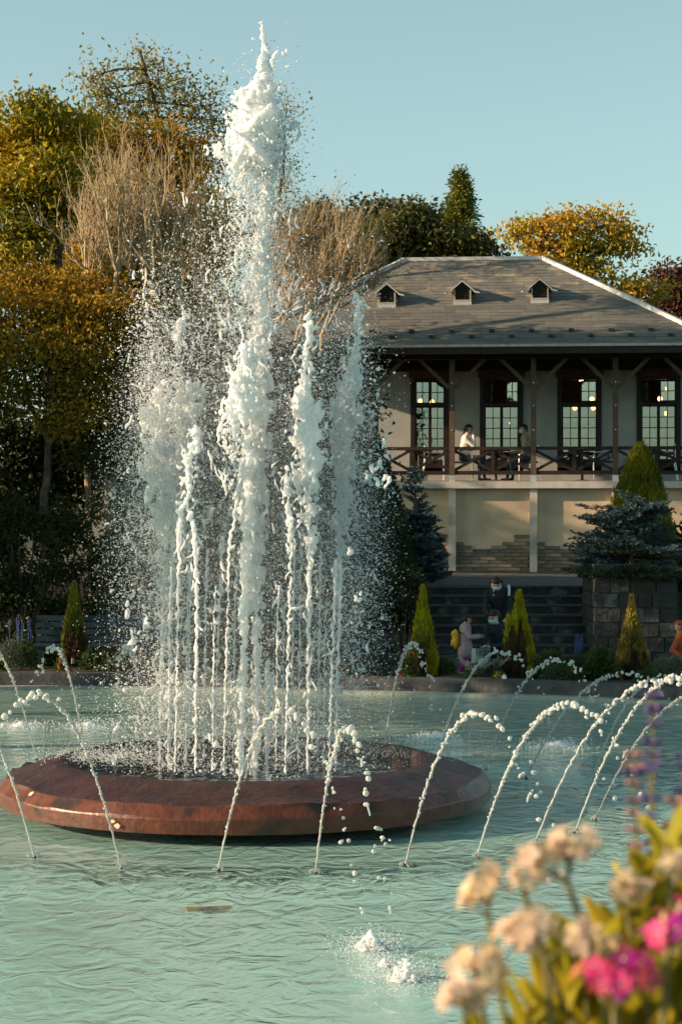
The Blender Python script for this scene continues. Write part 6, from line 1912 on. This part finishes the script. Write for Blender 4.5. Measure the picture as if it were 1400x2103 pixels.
# --- child with the yellow bag (x to the right, y away, z up; metres)
Yc = 31.6; zg = .11
cp = P(955, 0, Yc)
B = [((0, 0, .50), (0, 0, .74), .105, .10, 'c_pink'), ((0, 0, .42), (0, 0, .52), .125, .105, 'c_pink'), ((0, 0, .36), (0, 0, .42), .13, .125, 'c_pink'),
     ((0, -.075, .70), (.07, -.115, .60), .045, .040, 'c_pink'), ((.07, -.115, .60), (.20, -.06, .60), .040, .034, 'c_pink'),
     ((0, .075, .70), (.07, .11, .60), .045, .040, 'c_pink'), ((.07, .11, .60), (.22, .03, .62), .040, .034, 'c_pink'),
     ((-.01, -.05, .38), (-.01, -.055, .20), .062, .048, 'c_magenta'), ((-.01, -.055, .20), (-.09, -.055, .07), .046, .036, 'c_magenta'),
     ((.03, .05, .38), (.05, .05, .20), .062, .048, 'c_magenta'), ((.05, .05, .20), (.05, .05, .06), .046, .036, 'c_magenta'),
     ((-.10, -.055, .04), (-.03, -.055, .02), .032, .026, 'shoe'), ((.04, .05, .03), (.12, .05, .02), .034, .028, 'shoe'),
     ((0, 0, .76), (.015, 0, .82), .042, .038, 'skin'), ((-.02, 0, .75), (.02, 0, .765), .072, .065, 'c_pink')]
e_, hc, hr, lk, sd_, up_ = person('small child in pale pink coat and magenta trousers holding out a hand', (cp[0], Yc, zg), B, ((.03, 0, .875), .075, (1, -.18, -.25)), None)
hair(e_, hc, hr, lk, sd_, up_, back=.9, fringe=.2)
fingers(e_, (.20, -.06, .60), (1, .1, .05), (0, 0, -1), .055); fingers(e_, (.22, .03, .62), (1, -.1, .05), (0, 0, -1), .055)
bag = empty('backpack', (cp[0] - .155, Yc - .01, zg + .42), 0, 'small bright yellow backpack worn by the child', 'backpack')
q = MB(); q.ball((0, 0, .15), (.06, .095, .16), 14); q.build('sack', M['c_yellow'], bag, smooth=True)
q = MB(); q.ball((-.045, 0, .09), (.03, .07, .065), 12); q.build('pocket', M['c_yellow'], bag, smooth=True)
q = MB(); q.ball((-.02, 0, .235), (.055, .09, .05), 12); q.build('flap', M['c_yellow'], bag, smooth=True)
for s in (-1, 1):
    MB().tube(curve((.04, s*.06, .27), (.05, s*.06, .04), 0, np.random.default_rng(3), 6) + np.array([(0, 0, 0), (.06, 0, .02), (.11, 0, 0), (.11, 0, 0), (.06, 0, 0), (0, 0, 0)]), .010, 6).build('strap', M['c_black'], bag)

# --- woman standing behind, leaning over
Yw = 32.75; wp = P(1020, 0, Yw)
B = [((.03, .05, .80), (.02, .0, 1.02), .145, .135, 'c_black'), ((.02, 0, 1.02), (-.01, -.10, 1.24), .135, .15, 'c_black'), ((-.16, -.10, 1.26), (.15, -.10, 1.26), .075, .075, 'c_black'),
     ((.03, .05, .80), (.03, .05, .72), .15, .13, 'c_black'),
     ((-.17, -.10, 1.25), (-.21, -.20, .98), .062, .052, 'c_black'), ((-.21, -.20, .98), (-.13, -.42, .86), .050, .040, 'c_black'),
     ((.17, -.10, 1.25), (.22, -.18, .98), .062, .052, 'c_black'), ((.22, -.18, .98), (.12, -.40, .85), .050, .040, 'c_black'),
     ((-.05, .04, .72), (-.06, .03, .42), .095, .065, 'c_navy'), ((-.06, .03, .42), (-.06, .07, .09), .062, .045, 'c_navy'),
     ((.11, .04, .72), (.12, .03, .42), .095, .065, 'c_navy'), ((.12, .03, .42), (.13, .07, .09), .062, .045, 'c_navy'),
     ((-.06, .06, .04), (-.07, -.10, .03), .040, .034, 'c_black'), ((.13, .06, .04), (.14, -.10, .03), .040, .034, 'c_black'),
     ((-.02, -.14, 1.31), (-.025, -.20, 1.37), .052, .048, 'skin')]
e_, hc, hr, lk, sd_, up_ = person('woman in black coat and pale face mask bending over behind the crouching man', (wp[0], Yw, zg), B, ((-.03, -.26, 1.42), .098, (-.10, -1, -.62)), None)
hair(e_, hc, hr, lk, sd_, up_, back=1.0, tail=(.12, .10, .05), fringe=.15); mask(e_, hc, hr, lk, sd_, up_)
fingers(e_, (-.13, -.42, .86), (.4, -1, -.4), (.3, 0, -1), .08); fingers(e_, (.12, -.40, .85), (-.4, -1, -.4), (-.3, 0, -1), .08)
bp_ = empty('backpack', (wp[0] + .06, Yw + .16, zg + .92), 0, 'dark backpack with pale shoulder strap on the bending woman', 'backpack')
q = MB(); q.ball((0, 0, .2), (.15, .09, .21), 14); q.build('sack', M['c_navy'], bp_, smooth=True)
for s in (-1, 1):
    MB().tube(np.array([(s*.11, -.05, .32), (s*.12, -.14, .43), (s*.125, -.28, .455), (s*.125, -.36, .40), (s*.12, -.37, .30)]), .021, 6).build('strap', M['mask'], bp_, smooth=True)

# --- crouching man
Ym = 31.9; mp_ = P(1018, 0, Ym)
B = [((.10, .10, .34), (.05, .03, .56), .15, .155, 'c_navy'), ((.05, .03, .56), (.02, -.03, .72), .155, .135, 'c_navy'), ((-.13, -.03, .74), (.17, .0, .74), .075, .07, 'c_navy'),
     ((-.15, -.05, .73), (-.20, -.16, .52), .062, .052, 'c_navy'), ((-.20, -.16, .52), (-.20, -.26, .46), .050, .040, 'c_navy'),
     ((.17, -.03, .73), (.15, -.20, .50), .065, .055, 'c_navy'), ((.15, -.20, .50), (-.10, -.30, .46), .053, .040, 'c_navy'),
     ((.04, .05, .30), (-.06, -.24, .34), .09, .075, 'c_black'), ((-.06, -.24, .34), (-.04, -.12, .08), .070, .048, 'c_black'),
     ((.16, .05, .30), (.22, -.24, .32), .09, .075, 'c_black'), ((.22, -.24, .32), (.20, -.12, .08), .070, .048, 'c_black'),
     ((-.04, -.10, .04), (-.05, -.25, .03), .042, .034, 'c_black'), ((.20, -.10, .04), (.21, -.25, .03), .042, .034, 'c_black'),
     ((.0, -.06, .80), (-.02, -.11, .86), .055, .050, 'skin')]
e_, hc, hr, lk, sd_, up_ = person('crouching man in dark coat and pale mask reaching towards the child', (mp_[0], Ym, zg - .02), B, ((-.04, -.15, .93), .100, (-.62, -.72, -.38)), None)
hair(e_, hc, hr, lk, sd_, up_, back=.75, fringe=.12); mask(e_, hc, hr, lk, sd_, up_)
fingers(e_, (-.10, -.30, .46), (-1, -.1, .25), (0, .2, -1), .085); fingers(e_, (-.20, -.26, .46), (-.4, -1, .1), (0, 0, -1), .085)
# phone-sized pale card in his hand is left out; the blue grey ribbed bin and white bag between them
M['bin'] = noise_mat('bin_blue', (.09, .14, .17), (.14, .20, .24), 6, .5, .002)
bn = empty('bin', (P(991, 0, 31.2)[0], 31.2, .12), 0, 'blue grey ribbed bin standing between the child and the crouching man', 'bin')
MB().lathe([(.001, 0), (.085, 0), (.11, .40), (.125, .40), (.125, .43), (.10, .43), (.09, .05), (.001, .05)], k=18).build('body', M['bin'], bn, smooth=False)
for k in range(12):
    a_ = k * math.pi / 6
    MB().beam((.088*math.cos(a_), .088*math.sin(a_), .02), (.112*math.cos(a_), .112*math.sin(a_), .39), .014, .014).build('rib', M['bin'], bn)
sh = empty('white_board', (P(973, 0, 31.15)[0], 31.15, .12), 0, 'upright narrow white panel beside the blue grey bin', 'board')
q = MB(); V_ = [(-.055, 0, 0), (.045, 0, 0), (.03, .03, .44), (-.03, .03, .44)]; V_ += [(a_, b_ + .018, c_) for a_, b_, c_ in V_]
q.add(V_, [(0,1,2,3),(7,6,5,4),(0,4,5,1),(1,5,6,2),(2,6,7,3),(3,7,4,0)]); q.build('panel', M['tag'], sh)
wb = MB(); wb.ball((0, 0, .07), (.13, .10, .10), 14); wb.ball((-.09, 0, .04), (.07, .08, .06), 12)
o_ = wb.build('cloth_bag', M['c_white'], None, smooth=True, loc=(P(1004, 0, 30.9)[0], 30.9, .20)); tag(o_, 'slumped pale cloth bag at the crouching man\'s feet', 'bag')

# --- person in rust orange at the right edge
Yo = 31.2; op = P(1398, 0, Yo)
B = [((.10, 0, .30), (.04, 0, .50), .13, .14, 'c_orange'), ((.04, 0, .50), (0, -.02, .62), .13, .11, 'c_orange'),
     ((-.06, -.08, .60), (-.17, -.14, .42), .05, .045, 'c_orange'), ((-.17, -.14, .42), (-.06, -.22, .34), .042, .034, 'c_orange'),
     ((.08, .08, .60), (.0, .12, .42), .05, .045, 'c_orange'), ((.0, .12, .42), (-.10, .08, .34), .042, .034, 'c_orange'),
     ((.08, -.07, .28), (-.06, -.10, .24), .075, .06, 'c_black'), ((-.06, -.10, .24), (.0, -.06, .05), .055, .045, 'c_black'),
     ((.12, .08, .28), (.0, .10, .24), .075, .06, 'c_black'), ((.0, .10, .24), (.05, .08, .05), .055, .045, 'c_black'), ((.0, -.06, .03), (-.1, -.08, .02), .035, .03, 'c_black'), ((.05, .08, .03), (-.05, .08, .02), .035, .03, 'c_black'),
     ((0, -.02, .66), (-.02, -.03, .72), .045, .04, 'skin')]
e_, hc, hr, lk, sd_, up_ = person('person in rust orange coat stooping at the right edge of the garden', (op[0], Yo, zg), B, ((-.03, -.04, .79), .085, (-1, -.3, -.4)), None)
M['c_redhair'] = noise_mat('auburn_hair', (.20, .04, .02), (.34, .08, .03), 30, .5)
hair(e_, hc, hr, lk, sd_, up_, mat='c_redhair', back=1.2)
fingers(e_, (-.06, -.22, .34), (.3, -.6, -.6), (0, 0, -1), .07); fingers(e_, (-.10, .08, .34), (-.6, -.4, -.5), (0, 0, -1), .07)

# --- veranda guests, chairs and tables
cB, sB = math.cos(R(BU)), math.sin(R(BU))
def VP(u, v, z=0.0): return (bx0 + u*cB + v*sB, by0 - u*sB + v*cB, ZF + .02 + z)
M['chrome'] = noise_mat('tube_steel', (.50, .52, .52), (.62, .63, .62), 9, .3, .0, metallic=.7)
M['seatpad'] = cloth('black_seat', (.02, .022, .026))
def chair(label, u, v, rz, group='tube steel armchairs on the veranda'):
    e = empty('armchair', VP(u, v), R(-BU) + rz, label, 'chair', group)
    MB().box(-.22, .22, -.22, .22, .42, .455).build('seat', M['seatpad'], e)
    q = MB(); q.box(-.21, -.185, -.21, .21, .52, .80); q.build('backrest', M['seatpad'], e)
    for s in (-1, 1):
        fr__ = [(.24, s*.25, 0), (.24, s*.25, .60), (.21, s*.25, .645), (.15, s*.25, .66), (-.15, s*.25, .66), (-.20, s*.235, .66)]
        MB().tube(fr__, .013, 7).build('armrest', M['chrome'], e, smooth=True)
        MB().tube([(-.27, s*.22, 0), (-.205, s*.22, .44), (-.20, s*.22, .83)], .012, 7).build('leg', M['chrome'], e, smooth=True)
    MB().tube([(-.20, -.22, .83), (-.20, .22, .83)], .012, 7).build('crossbar', M['chrome'], e)
    return e
def table(label, u, v):
    e = empty('cafe_table', VP(u, v), R(-BU), label, 'table', 'dark veranda tables')
    MB().lathe([(.001, .70), (.32, .70), (.33, .715), (.33, .73), (.001, .73)], k=28).build('tabletop', M['timber'], e)
    MB().lathe([(.001, 0), (.20, 0), (.20, .02), (.03, .04), (.025, .699), (.001, .699)], k=16).build('leg', M['plug'], e)
    return e
uw, um_ = u_at(953, .9), u_at(1083, .9)
chair('tube armchair under the woman in the white sweater', uw - .05, .9, 0)
chair('tube armchair under the guest in beige with black cap', um_ + .05, .9, math.pi)
chair('empty tube armchair left of the woman in the white sweater', u_at(890, 1.0), 1.0, 0)
chair('empty tube armchair before the third window beside the pale bag', u_at(1240, .8), .8, math.pi)
chair('empty tube armchair partly behind the tip of the round conifer', u_at(1366, .8), .8, math.pi)
table('dark round table between the two seated guests', u_at(1018, 1.0), 1.0)
table('dark round table before the first cafe window', u_at(860, 1.0), 1.0)
table('dark round table before the third cafe window', u_at(1195, 1.0), 1.0)
table('dark round table before the fourth cafe window', u_at(1325, 1.0), 1.0)
def sitter(label, u, v, face_dir, top, trousers, hand_to_face, hatcap=False, msk=False):
    s = face_dir
    B = [((0, 0, .52), (s*.02, 0, .80), .135, .125, top), ((s*.02, 0, .80), (s*.05, 0, .98), .125, .12, top), ((s*.04, -.13, .99), (s*.04, .13, .99), .065, .065, top),
         ((0, -.08, .52), (s*.36, -.09, .54), .085, .068, trousers), ((s*.36, -.09, .54), (s*.34, -.09, .12), .062, .042, trousers),
         ((0, .08, .52), (s*.40, .09, .53), .085, .068, trousers), ((s*.40, .09, .53), (s*.46, .09, .12), .062, .042, trousers),
         ((s*.34, -.09, .05), (s*.48, -.09, .03), .038, .032, 'c_black'), ((s*.46, .09, .05), (s*.60, .09, .03), .038, .032, 'c_black'),
         ((s*.06, 0, 1.04), (s*.08, 0, 1.11), .05, .046, 'skin')]
    if hand_to_face:
        B += [((s*.04, -.15, .97), (s*.23, -.17, .80), .058, .052, top), ((s*.23, -.17, .80), (s*.22, -.08, 1.05), .050, .040, top),
              ((s*.04, .15, .97), (s*.12, .16, .74), .058, .052, top), ((s*.12, .16, .74), (s*.32, .06, .77), .048, .040, top)]
        h1, h2 = (s*.22, -.08, 1.05), (s*.32, .06, .77)
    else:
        B += [((s*.04, -.15, .97), (s*.08, -.18, .74), .058, .052, top), ((s*.08, -.18, .74), (s*.32, -.10, .66), .048, .040, top),
              ((s*.04, .15, .97), (s*.10, .17, .74), .058, .052, top), ((s*.10, .17, .74), (s*.34, .06, .67), .048, .040, top)]
        h1, h2 = (s*.32, -.10, .66), (s*.34, .06, .67)
    e, hc, hr, lk, sd__, up__ = person(label, VP(u, v), B, ((s*.10, 0, 1.20), .098, (s, -.35, -.18)), None, rz=R(-BU))
    if hatcap:
        hair(e, hc, hr, lk, sd__, up__, mat='c_black', back=.3, cap=True, fringe=.1); MB().ball(hc - lk*hr*.6 - up__*hr*.3, hr*.55, 8).build('hair', M['hair'], e, smooth=True)
    else: hair(e, hc, hr, lk, sd__, up__, back=1.0, tail=(-s*.14, 0, -.12), fringe=.15)
    if msk: mask(e, hc, hr, lk, sd__, up__, 'c_white')
    if hand_to_face: fingers(e, h1, (-s*.1, .2, 1), (-s, 0, 0), .08)
    else: fingers(e, h1, (s, .2, 0), (0, 0, -1), .08)
    fingers(e, h2, (s, -.2, 0), (0, 0, -1), .08)
    return e
sitter('seated woman in white sweater with dark ponytail, hand raised to her face', uw, .9, 1, 'c_white', 'c_jeans', True)
sitter('seated guest in beige coat, black cap and white mask facing left', um_, .9, -1, 'c_beige', 'c_jeans', False, True, True)
pb_ = MB(); pb_.ball((0, 0, .09), (.16, .10, .09), 12); pb_.ball((.05, 0, .15), (.08, .07, .06), 10)
vp = VP(u_at(1240, .8), .8, .46)
M['palebag'] = cloth('pale_blue_bag', (.30, .42, .44))
tag(pb_.build('bag', M['palebag'], None, smooth=True, loc=vp), 'pale blue bag lying on the empty armchair by the third window', 'bag')

# ------------------------------------------------------------------ flowers close to the lens
M['petal_peach'] = flat_mat('petal_peach', (.95, .74, .58), .5, .5)
M['petal_pink'] = flat_mat('petal_pink', (.80, .06, .26), .5, .4)
M['petal_magenta'] = flat_mat('petal_magenta', (.55, .03, .40), .5, .4)
M['petal_coral'] = flat_mat('petal_coral', (.85, .20, .14), .5, .4)
M['bud'] = flat_mat('bud_cream', (.90, .76, .52), .5, .4)
M['salvia_near'] = flat_mat('salvia_violet', (.13, .10, .30), .6, .3)
M['salvia_pale'] = flat_mat('salvia_dusty_pink', (.42, .24, .24), .6, .3)
M['salvia_bluenear'] = flat_mat('salvia_clear_blue', (.08, .22, .50), .6, .3)
M['near_leaf'] = leaf_mat('near_leaf', [(.14, .14, .015), (.34, .30, .02), (.52, .40, .03)], trans=.5, nscale=6)
M['near_leaf_b'] = leaf_mat('near_leaf_yellow', [(.30, .24, .02), (.50, .38, .03), (.62, .42, .05)], trans=.45, nscale=6)
M['near_stem'] = flat_mat('near_stem', (.16, .15, .04), .6, .1)
ng = np.random.default_rng(900)
def floret_mesh(mat, eye_mat, r=.0068, name='floret'):
    q = MB()
    for k in range(5):
        a = k * 2 * math.pi / 5; d = np.array((math.cos(a), math.sin(a), .12)); s_ = np.array((-math.sin(a), math.cos(a), 0))
        V = [(0, 0, 0)] + [tuple(d*r*x + s_*r*w + np.array((0, 0, zz))) for x, w, zz in ((.45, .26, .0006), (.85, .36, .0012), (1.05, 0, .0), (.85, -.36, .0012), (.45, -.26, .0006))]
        q.add(V, [(0, 1, 2, 3), (0, 3, 4, 5)], 0)
    q.tube([(0, 0, -.011), (0, 0, 0)], [.0009, .0013], 5, mi=1)
    q.ball((0, 0, .0006), .0012, 6, mi=1)
    me = q.mesh(name, True); me.materials.append(mat); me.materials.append(eye_mat); return me
def aim(o, d, roll):
    o.rotation_mode = 'QUATERNION'
    qd = Vector(d).to_track_quat('Z', 'Y'); o.rotation_quaternion = qd @ Vector((0, 0, 1)).rotation_difference(Vector((0, 0, 1)))
    o.rotation_quaternion = qd @ __import__('mathutils').Quaternion((0, 0, 1), roll)
def near_cluster(name, label, px, py, Y, wpx, hpx, meshes, n, root, group, seed, leaves=5):
    rg = np.random.default_rng(seed); s = Y / FPX
    c = P(px, py, Y); e = empty(name, tuple(root), 0, label, 'flower', group)
    rel = c - np.array(root)
    st = MB(); cv = curve((0, 0, 0), rel - (0, 0, hpx*s*.9), .0, rg, 12, .04); st.tube(cv, np.linspace(.0035, .0022, 12), 7)
    nb_ = 0
    for k in range(nb_):
        th_ = 2*math.pi*k/nb_
        tip = rel + np.array((math.cos(th_)*wpx*s*.55, math.sin(th_)*wpx*s*.45, -hpx*s*.05)); st.tube(curve(cv[-1], tip, .1, rg, 5), np.linspace(.0016, .0009, 5), 5)
    subs = []
    for k in range(max(3, n // 6)):
        d = unit(rg.normal(size=3)); d[2] = abs(d[2]) - .35; d[1] *= .8
        subs.append(rel + d * np.array((wpx*s, wpx*s, hpx*s)) * rg.uniform(.4, 1.25))
        st.tube(curve(cv[-1], subs[-1] - (0, 0, .004), .05, rg, 5), np.linspace(.0013, .0008, 5), 5)
    for k in range(n):
        sc = subs[k % len(subs)]; d = unit(rg.normal(size=3)); d[2] = abs(d[2]) * .9 - .1
        p = sc + d * rg.uniform(.003, .017)
        o = link('floret', meshes[rg.integers(0, len(meshes))], e, tuple(p)); f = rg.uniform(.8, 1.3); o.scale = (f, f, f)
        aim(o, tuple(unit(d + rg.normal(size=3)*.3 + (0, -.2, .3))), rg.uniform(0, 6.28))
    st.build('stem', M['near_stem'], e, smooth=True)
    for k in range(leaves):
        t_ = rg.uniform(.25, .95); p = cv[int(t_*11)]
        lo = link('leaf', NEAR_LEAF[rg.integers(0, 4)], e, tuple(p)); f = rg.uniform(.7, 1.25); lo.scale = (f, f, f)
        a_ = rg.uniform(0, 6.28); aim(lo, (math.cos(a_)*.7, math.sin(a_)*.7, .75), rg.uniform(-.8, .8))
    return e
NEAR_LEAF = []
for k in range(4):
    q = MB(); n_ = 9; Lf = .062; V = []
    for i_ in range(n_):
        t_ = i_ / (n_ - 1); w_ = .0135 * math.sin(math.pi * (t_ * .93 + .035)) ** .8 * (1.1 - .35 * t_)
        z_ = Lf * t_; y_ = .010 * math.sin(t_ * 2.3) * (1 if k % 2 else -1)
        V += [(-w_, y_ + .002, z_), (-w_*.5, y_ - .0006, z_), (0, y_ - .0020, z_), (w_*.5, y_ - .0006, z_), (w_, y_ + .002, z_)]
    q.add(V, [(i_*5+j_, i_*5+j_+1, (i_+1)*5+j_+1, (i_+1)*5+j_) for i_ in range(n_-1) for j_ in range(4)])
    me = q.mesh('leaf', True); me.materials.append(M['near_leaf_b'] if k == 2 else M['near_leaf']); NEAR_LEAF.append(me)
M['petal_apricot'] = flat_mat('petal_apricot', (.94, .76, .50), .5, .5)
mp_peach = [floret_mesh(M['petal_peach'], M['bud'], .0066)] * 3 + [floret_mesh(M['petal_apricot'], M['bud'], .0068)] * 2 + [floret_mesh(M['bud'], M['near_stem'], .0055)]
mp_pink = [floret_mesh(M['petal_pink'], M['bud'])] * 2 + [floret_mesh(M['petal_magenta'], M['bud']), floret_mesh(M['petal_coral'], M['bud'])]
GND = CAM_H - 1.22
gp = 'peach flower heads close to the lens'
NC_ = [
 (1005, 1842, 1.30, 62, 58, 34, 'leftmost upper peach flower head'), (1075, 1808, 1.36, 34, 30, 12, 'small loose peach sprig joining the two upper heads'),
 (1165, 1772, 1.30, 82, 46, 42, 'topmost peach flower head below the jets'), (1120, 1918, 1.26, 72, 62, 44, 'large peach flower head in the middle of the near flowers'),
 (975, 1985, 1.28, 60, 44, 28, 'peach flower head low at the left of the near flowers'), (955, 2050, 1.24, 58, 44, 30, 'lowest peach flower head at the bottom left of the near flowers'),
 (1290, 1850, 1.36, 44, 42, 18, 'peach buds between the tall violet spikes and the pink flowers'), (1220, 1950, 1.34, 40, 36, 14, 'pale buds behind the middle of the near flowers'),
 (1375, 1790, 1.30, 34, 50, 14, 'pale buds at the right edge above the pink flowers')]
for k, (px, py, Y, w, h, n, lab) in enumerate(NC_):
    c = P(px, py, Y); near_cluster('peach_flower', lab, px, py, Y, w, h, mp_peach, int(n * .75), (c[0] + .12 + .16 * ng.random(), Y + ng.normal() * .03, GND), gp, 910 + k, leaves=7)
for k, (px, py, Y, w, h, n, lab) in enumerate(((1368, 1925, 1.22, 52, 52, 52, 'upper bright pink flower head at the right edge'), (1262, 2030, 1.22, 66, 56, 60, 'lower bright pink and coral flower head near the bottom'))):
    c = P(px, py, Y); near_cluster('pink_flower', lab, px, py, Y, w, h, mp_pink, int(n * .6), (c[0] + .02, Y, GND), 'pink flower heads close to the lens', 930 + k, leaves=8)
# leafy shoots filling the corner
for k in range(44):
    px = (1085, 1130, 1160, 1200, 1240, 1275, 1310, 1350, 1395, 1290, 1330, 1370, 1405, 1210, 1160, 1250, 1100, 1385, 1110, 1180, 1250, 1320, 1390, 1420, 1340, 1220, 1150, 1290, 1380, 1400, 1330, 1060, 1010, 1370, 1300, 1350, 1300, 1395, 1340, 1230, 1180, 1410, 1270, 1120)[k]
    py = (2060, 2030, 2070, 2000, 1980, 1960, 2000, 2030, 2010, 1870, 1835, 1825, 1830, 1925, 1990, 2090, 2095, 1770, 2010, 1985, 1900, 1850, 1800, 1900, 1960, 2040, 2080, 2010, 2060, 1990, 2080, 2100, 2120, 1730, 2120, 1780, 1930, 1860, 1890, 1960, 2020, 1740, 2070, 1960)[k]
    Y = 1.36 + .16 * ng.random(); tip = P(px, py, Y); root = np.array((tip[0] + .04*ng.normal(), Y + .03*ng.normal(), GND))
    e = empty('leafy_shoot', tuple(root), 0, 'out of focus yellow green leafy shoot among the near flowers', 'plant', 'leafy shoots among the near flowers')
    rg = np.random.default_rng(950 + k); cv = curve((0, 0, 0), tip - root, 0, rg, 14, .03)
    MB().tube(cv, np.linspace(.0035, .0015, 14), 6).build('stem', M['near_stem'], e, smooth=True)
    for q_ in range(13):
        t_ = .99 - .035 * q_; p = cv[min(13, int(t_ * 13))] * .5 + cv[max(0, min(13, int(t_*13)) - 1)] * .5
        p = np.array([np.interp(t_, np.linspace(0, 1, 14), cv[:, c_]) for c_ in range(3)])
        lo = link('leaf', NEAR_LEAF[rg.integers(0, 4)], e, tuple(p)); f = rg.uniform(.7, 1.35); lo.scale = (f * 1.15, f, f)
        a_ = q_ * 2.4 + rg.uniform(-.4, .4); aim(lo, (math.cos(a_)*.8, math.sin(a_)*.8, .35 + .6 * (q_ < 3)), rg.uniform(-.6, .6))
# tall violet spikes
for k, (px, py0, py1, Y, mt, lab) in enumerate((
    (1340, 1432, 1600, 1.55, ('salvia_near', 'salvia_pale'), 'tallest violet and dusty pink salvia spike by the slanting jets'),
    (1300, 1560, 1830, 1.50, ('salvia_pale', 'salvia_near'), 'left of the blurred violet salvia spikes'),
    (1332, 1590, 1800, 1.46, ('salvia_near', 'salvia_bluenear'), 'blue tipped violet salvia spike in the middle of the spikes'),
    (1402, 1560, 1700, 1.50, ('salvia_near', 'salvia_bluenear'), 'violet salvia spike cut by the right edge'),
    (1385, 1650, 1790, 1.44, ('salvia_pale', 'salvia_pale'), 'dusty pink salvia spike at the right edge'))):
    tip = P(px, py0, Y); root = np.array((tip[0] + .02, Y, GND)); rg = np.random.default_rng(980 + k)
    e = empty('salvia_spike', tuple(root), 0, lab, 'flower', 'tall salvia spikes close to the lens')
    cv = curve((0, 0, 0), tip - root, 0, rg, 30, .012)
    MB().tube(cv, np.linspace(.0028, .0010, 30), 6).build('stem', M['near_stem'], e, smooth=True)
    L_ = (py1 - py0) * Y / FPX
    nw = int(L_ / .0075)
    zt_ = cv[-1][2]
    for w_ in range(nw):
        z_ = zt_ - L_ * w_ / nw
        if rg.random() < .22: continue
        z_ += rg.normal() * .003
        x_, y_ = np.interp(z_, cv[:, 2], cv[:, 0]), np.interp(z_, cv[:, 2], cv[:, 1])
        q = MB()
        for a_ in np.arange(5) * 1.2566 + rg.uniform(0, 3):
            d = np.array((math.cos(a_), math.sin(a_), .5)) * rg.uniform(.8, 1.25)
            q.tube([d * .0008, d * .0045, d * .0078], [.0010, .0022, .0010], 6)
        q.build('whorl', M[mt[0] if rg.random() < .6 else mt[1]], e, smooth=True, loc=(x_, y_, z_))
# terrace the photographer stands on
M['terrace'] = noise_mat('terrace_stone', (.16, .15, .13), (.26, .24, .21), 4, .85, .005)
tag(MB().box(-8, 8, -8, 4.6, .02, GND - .22).build('terrace', M['terrace']), kind='structure')
tag(MB().box(-1.5, 3.5, .9, 2.4, GND - .22, GND + .004).build('near_flower_bed', M['soil']), kind='structure')
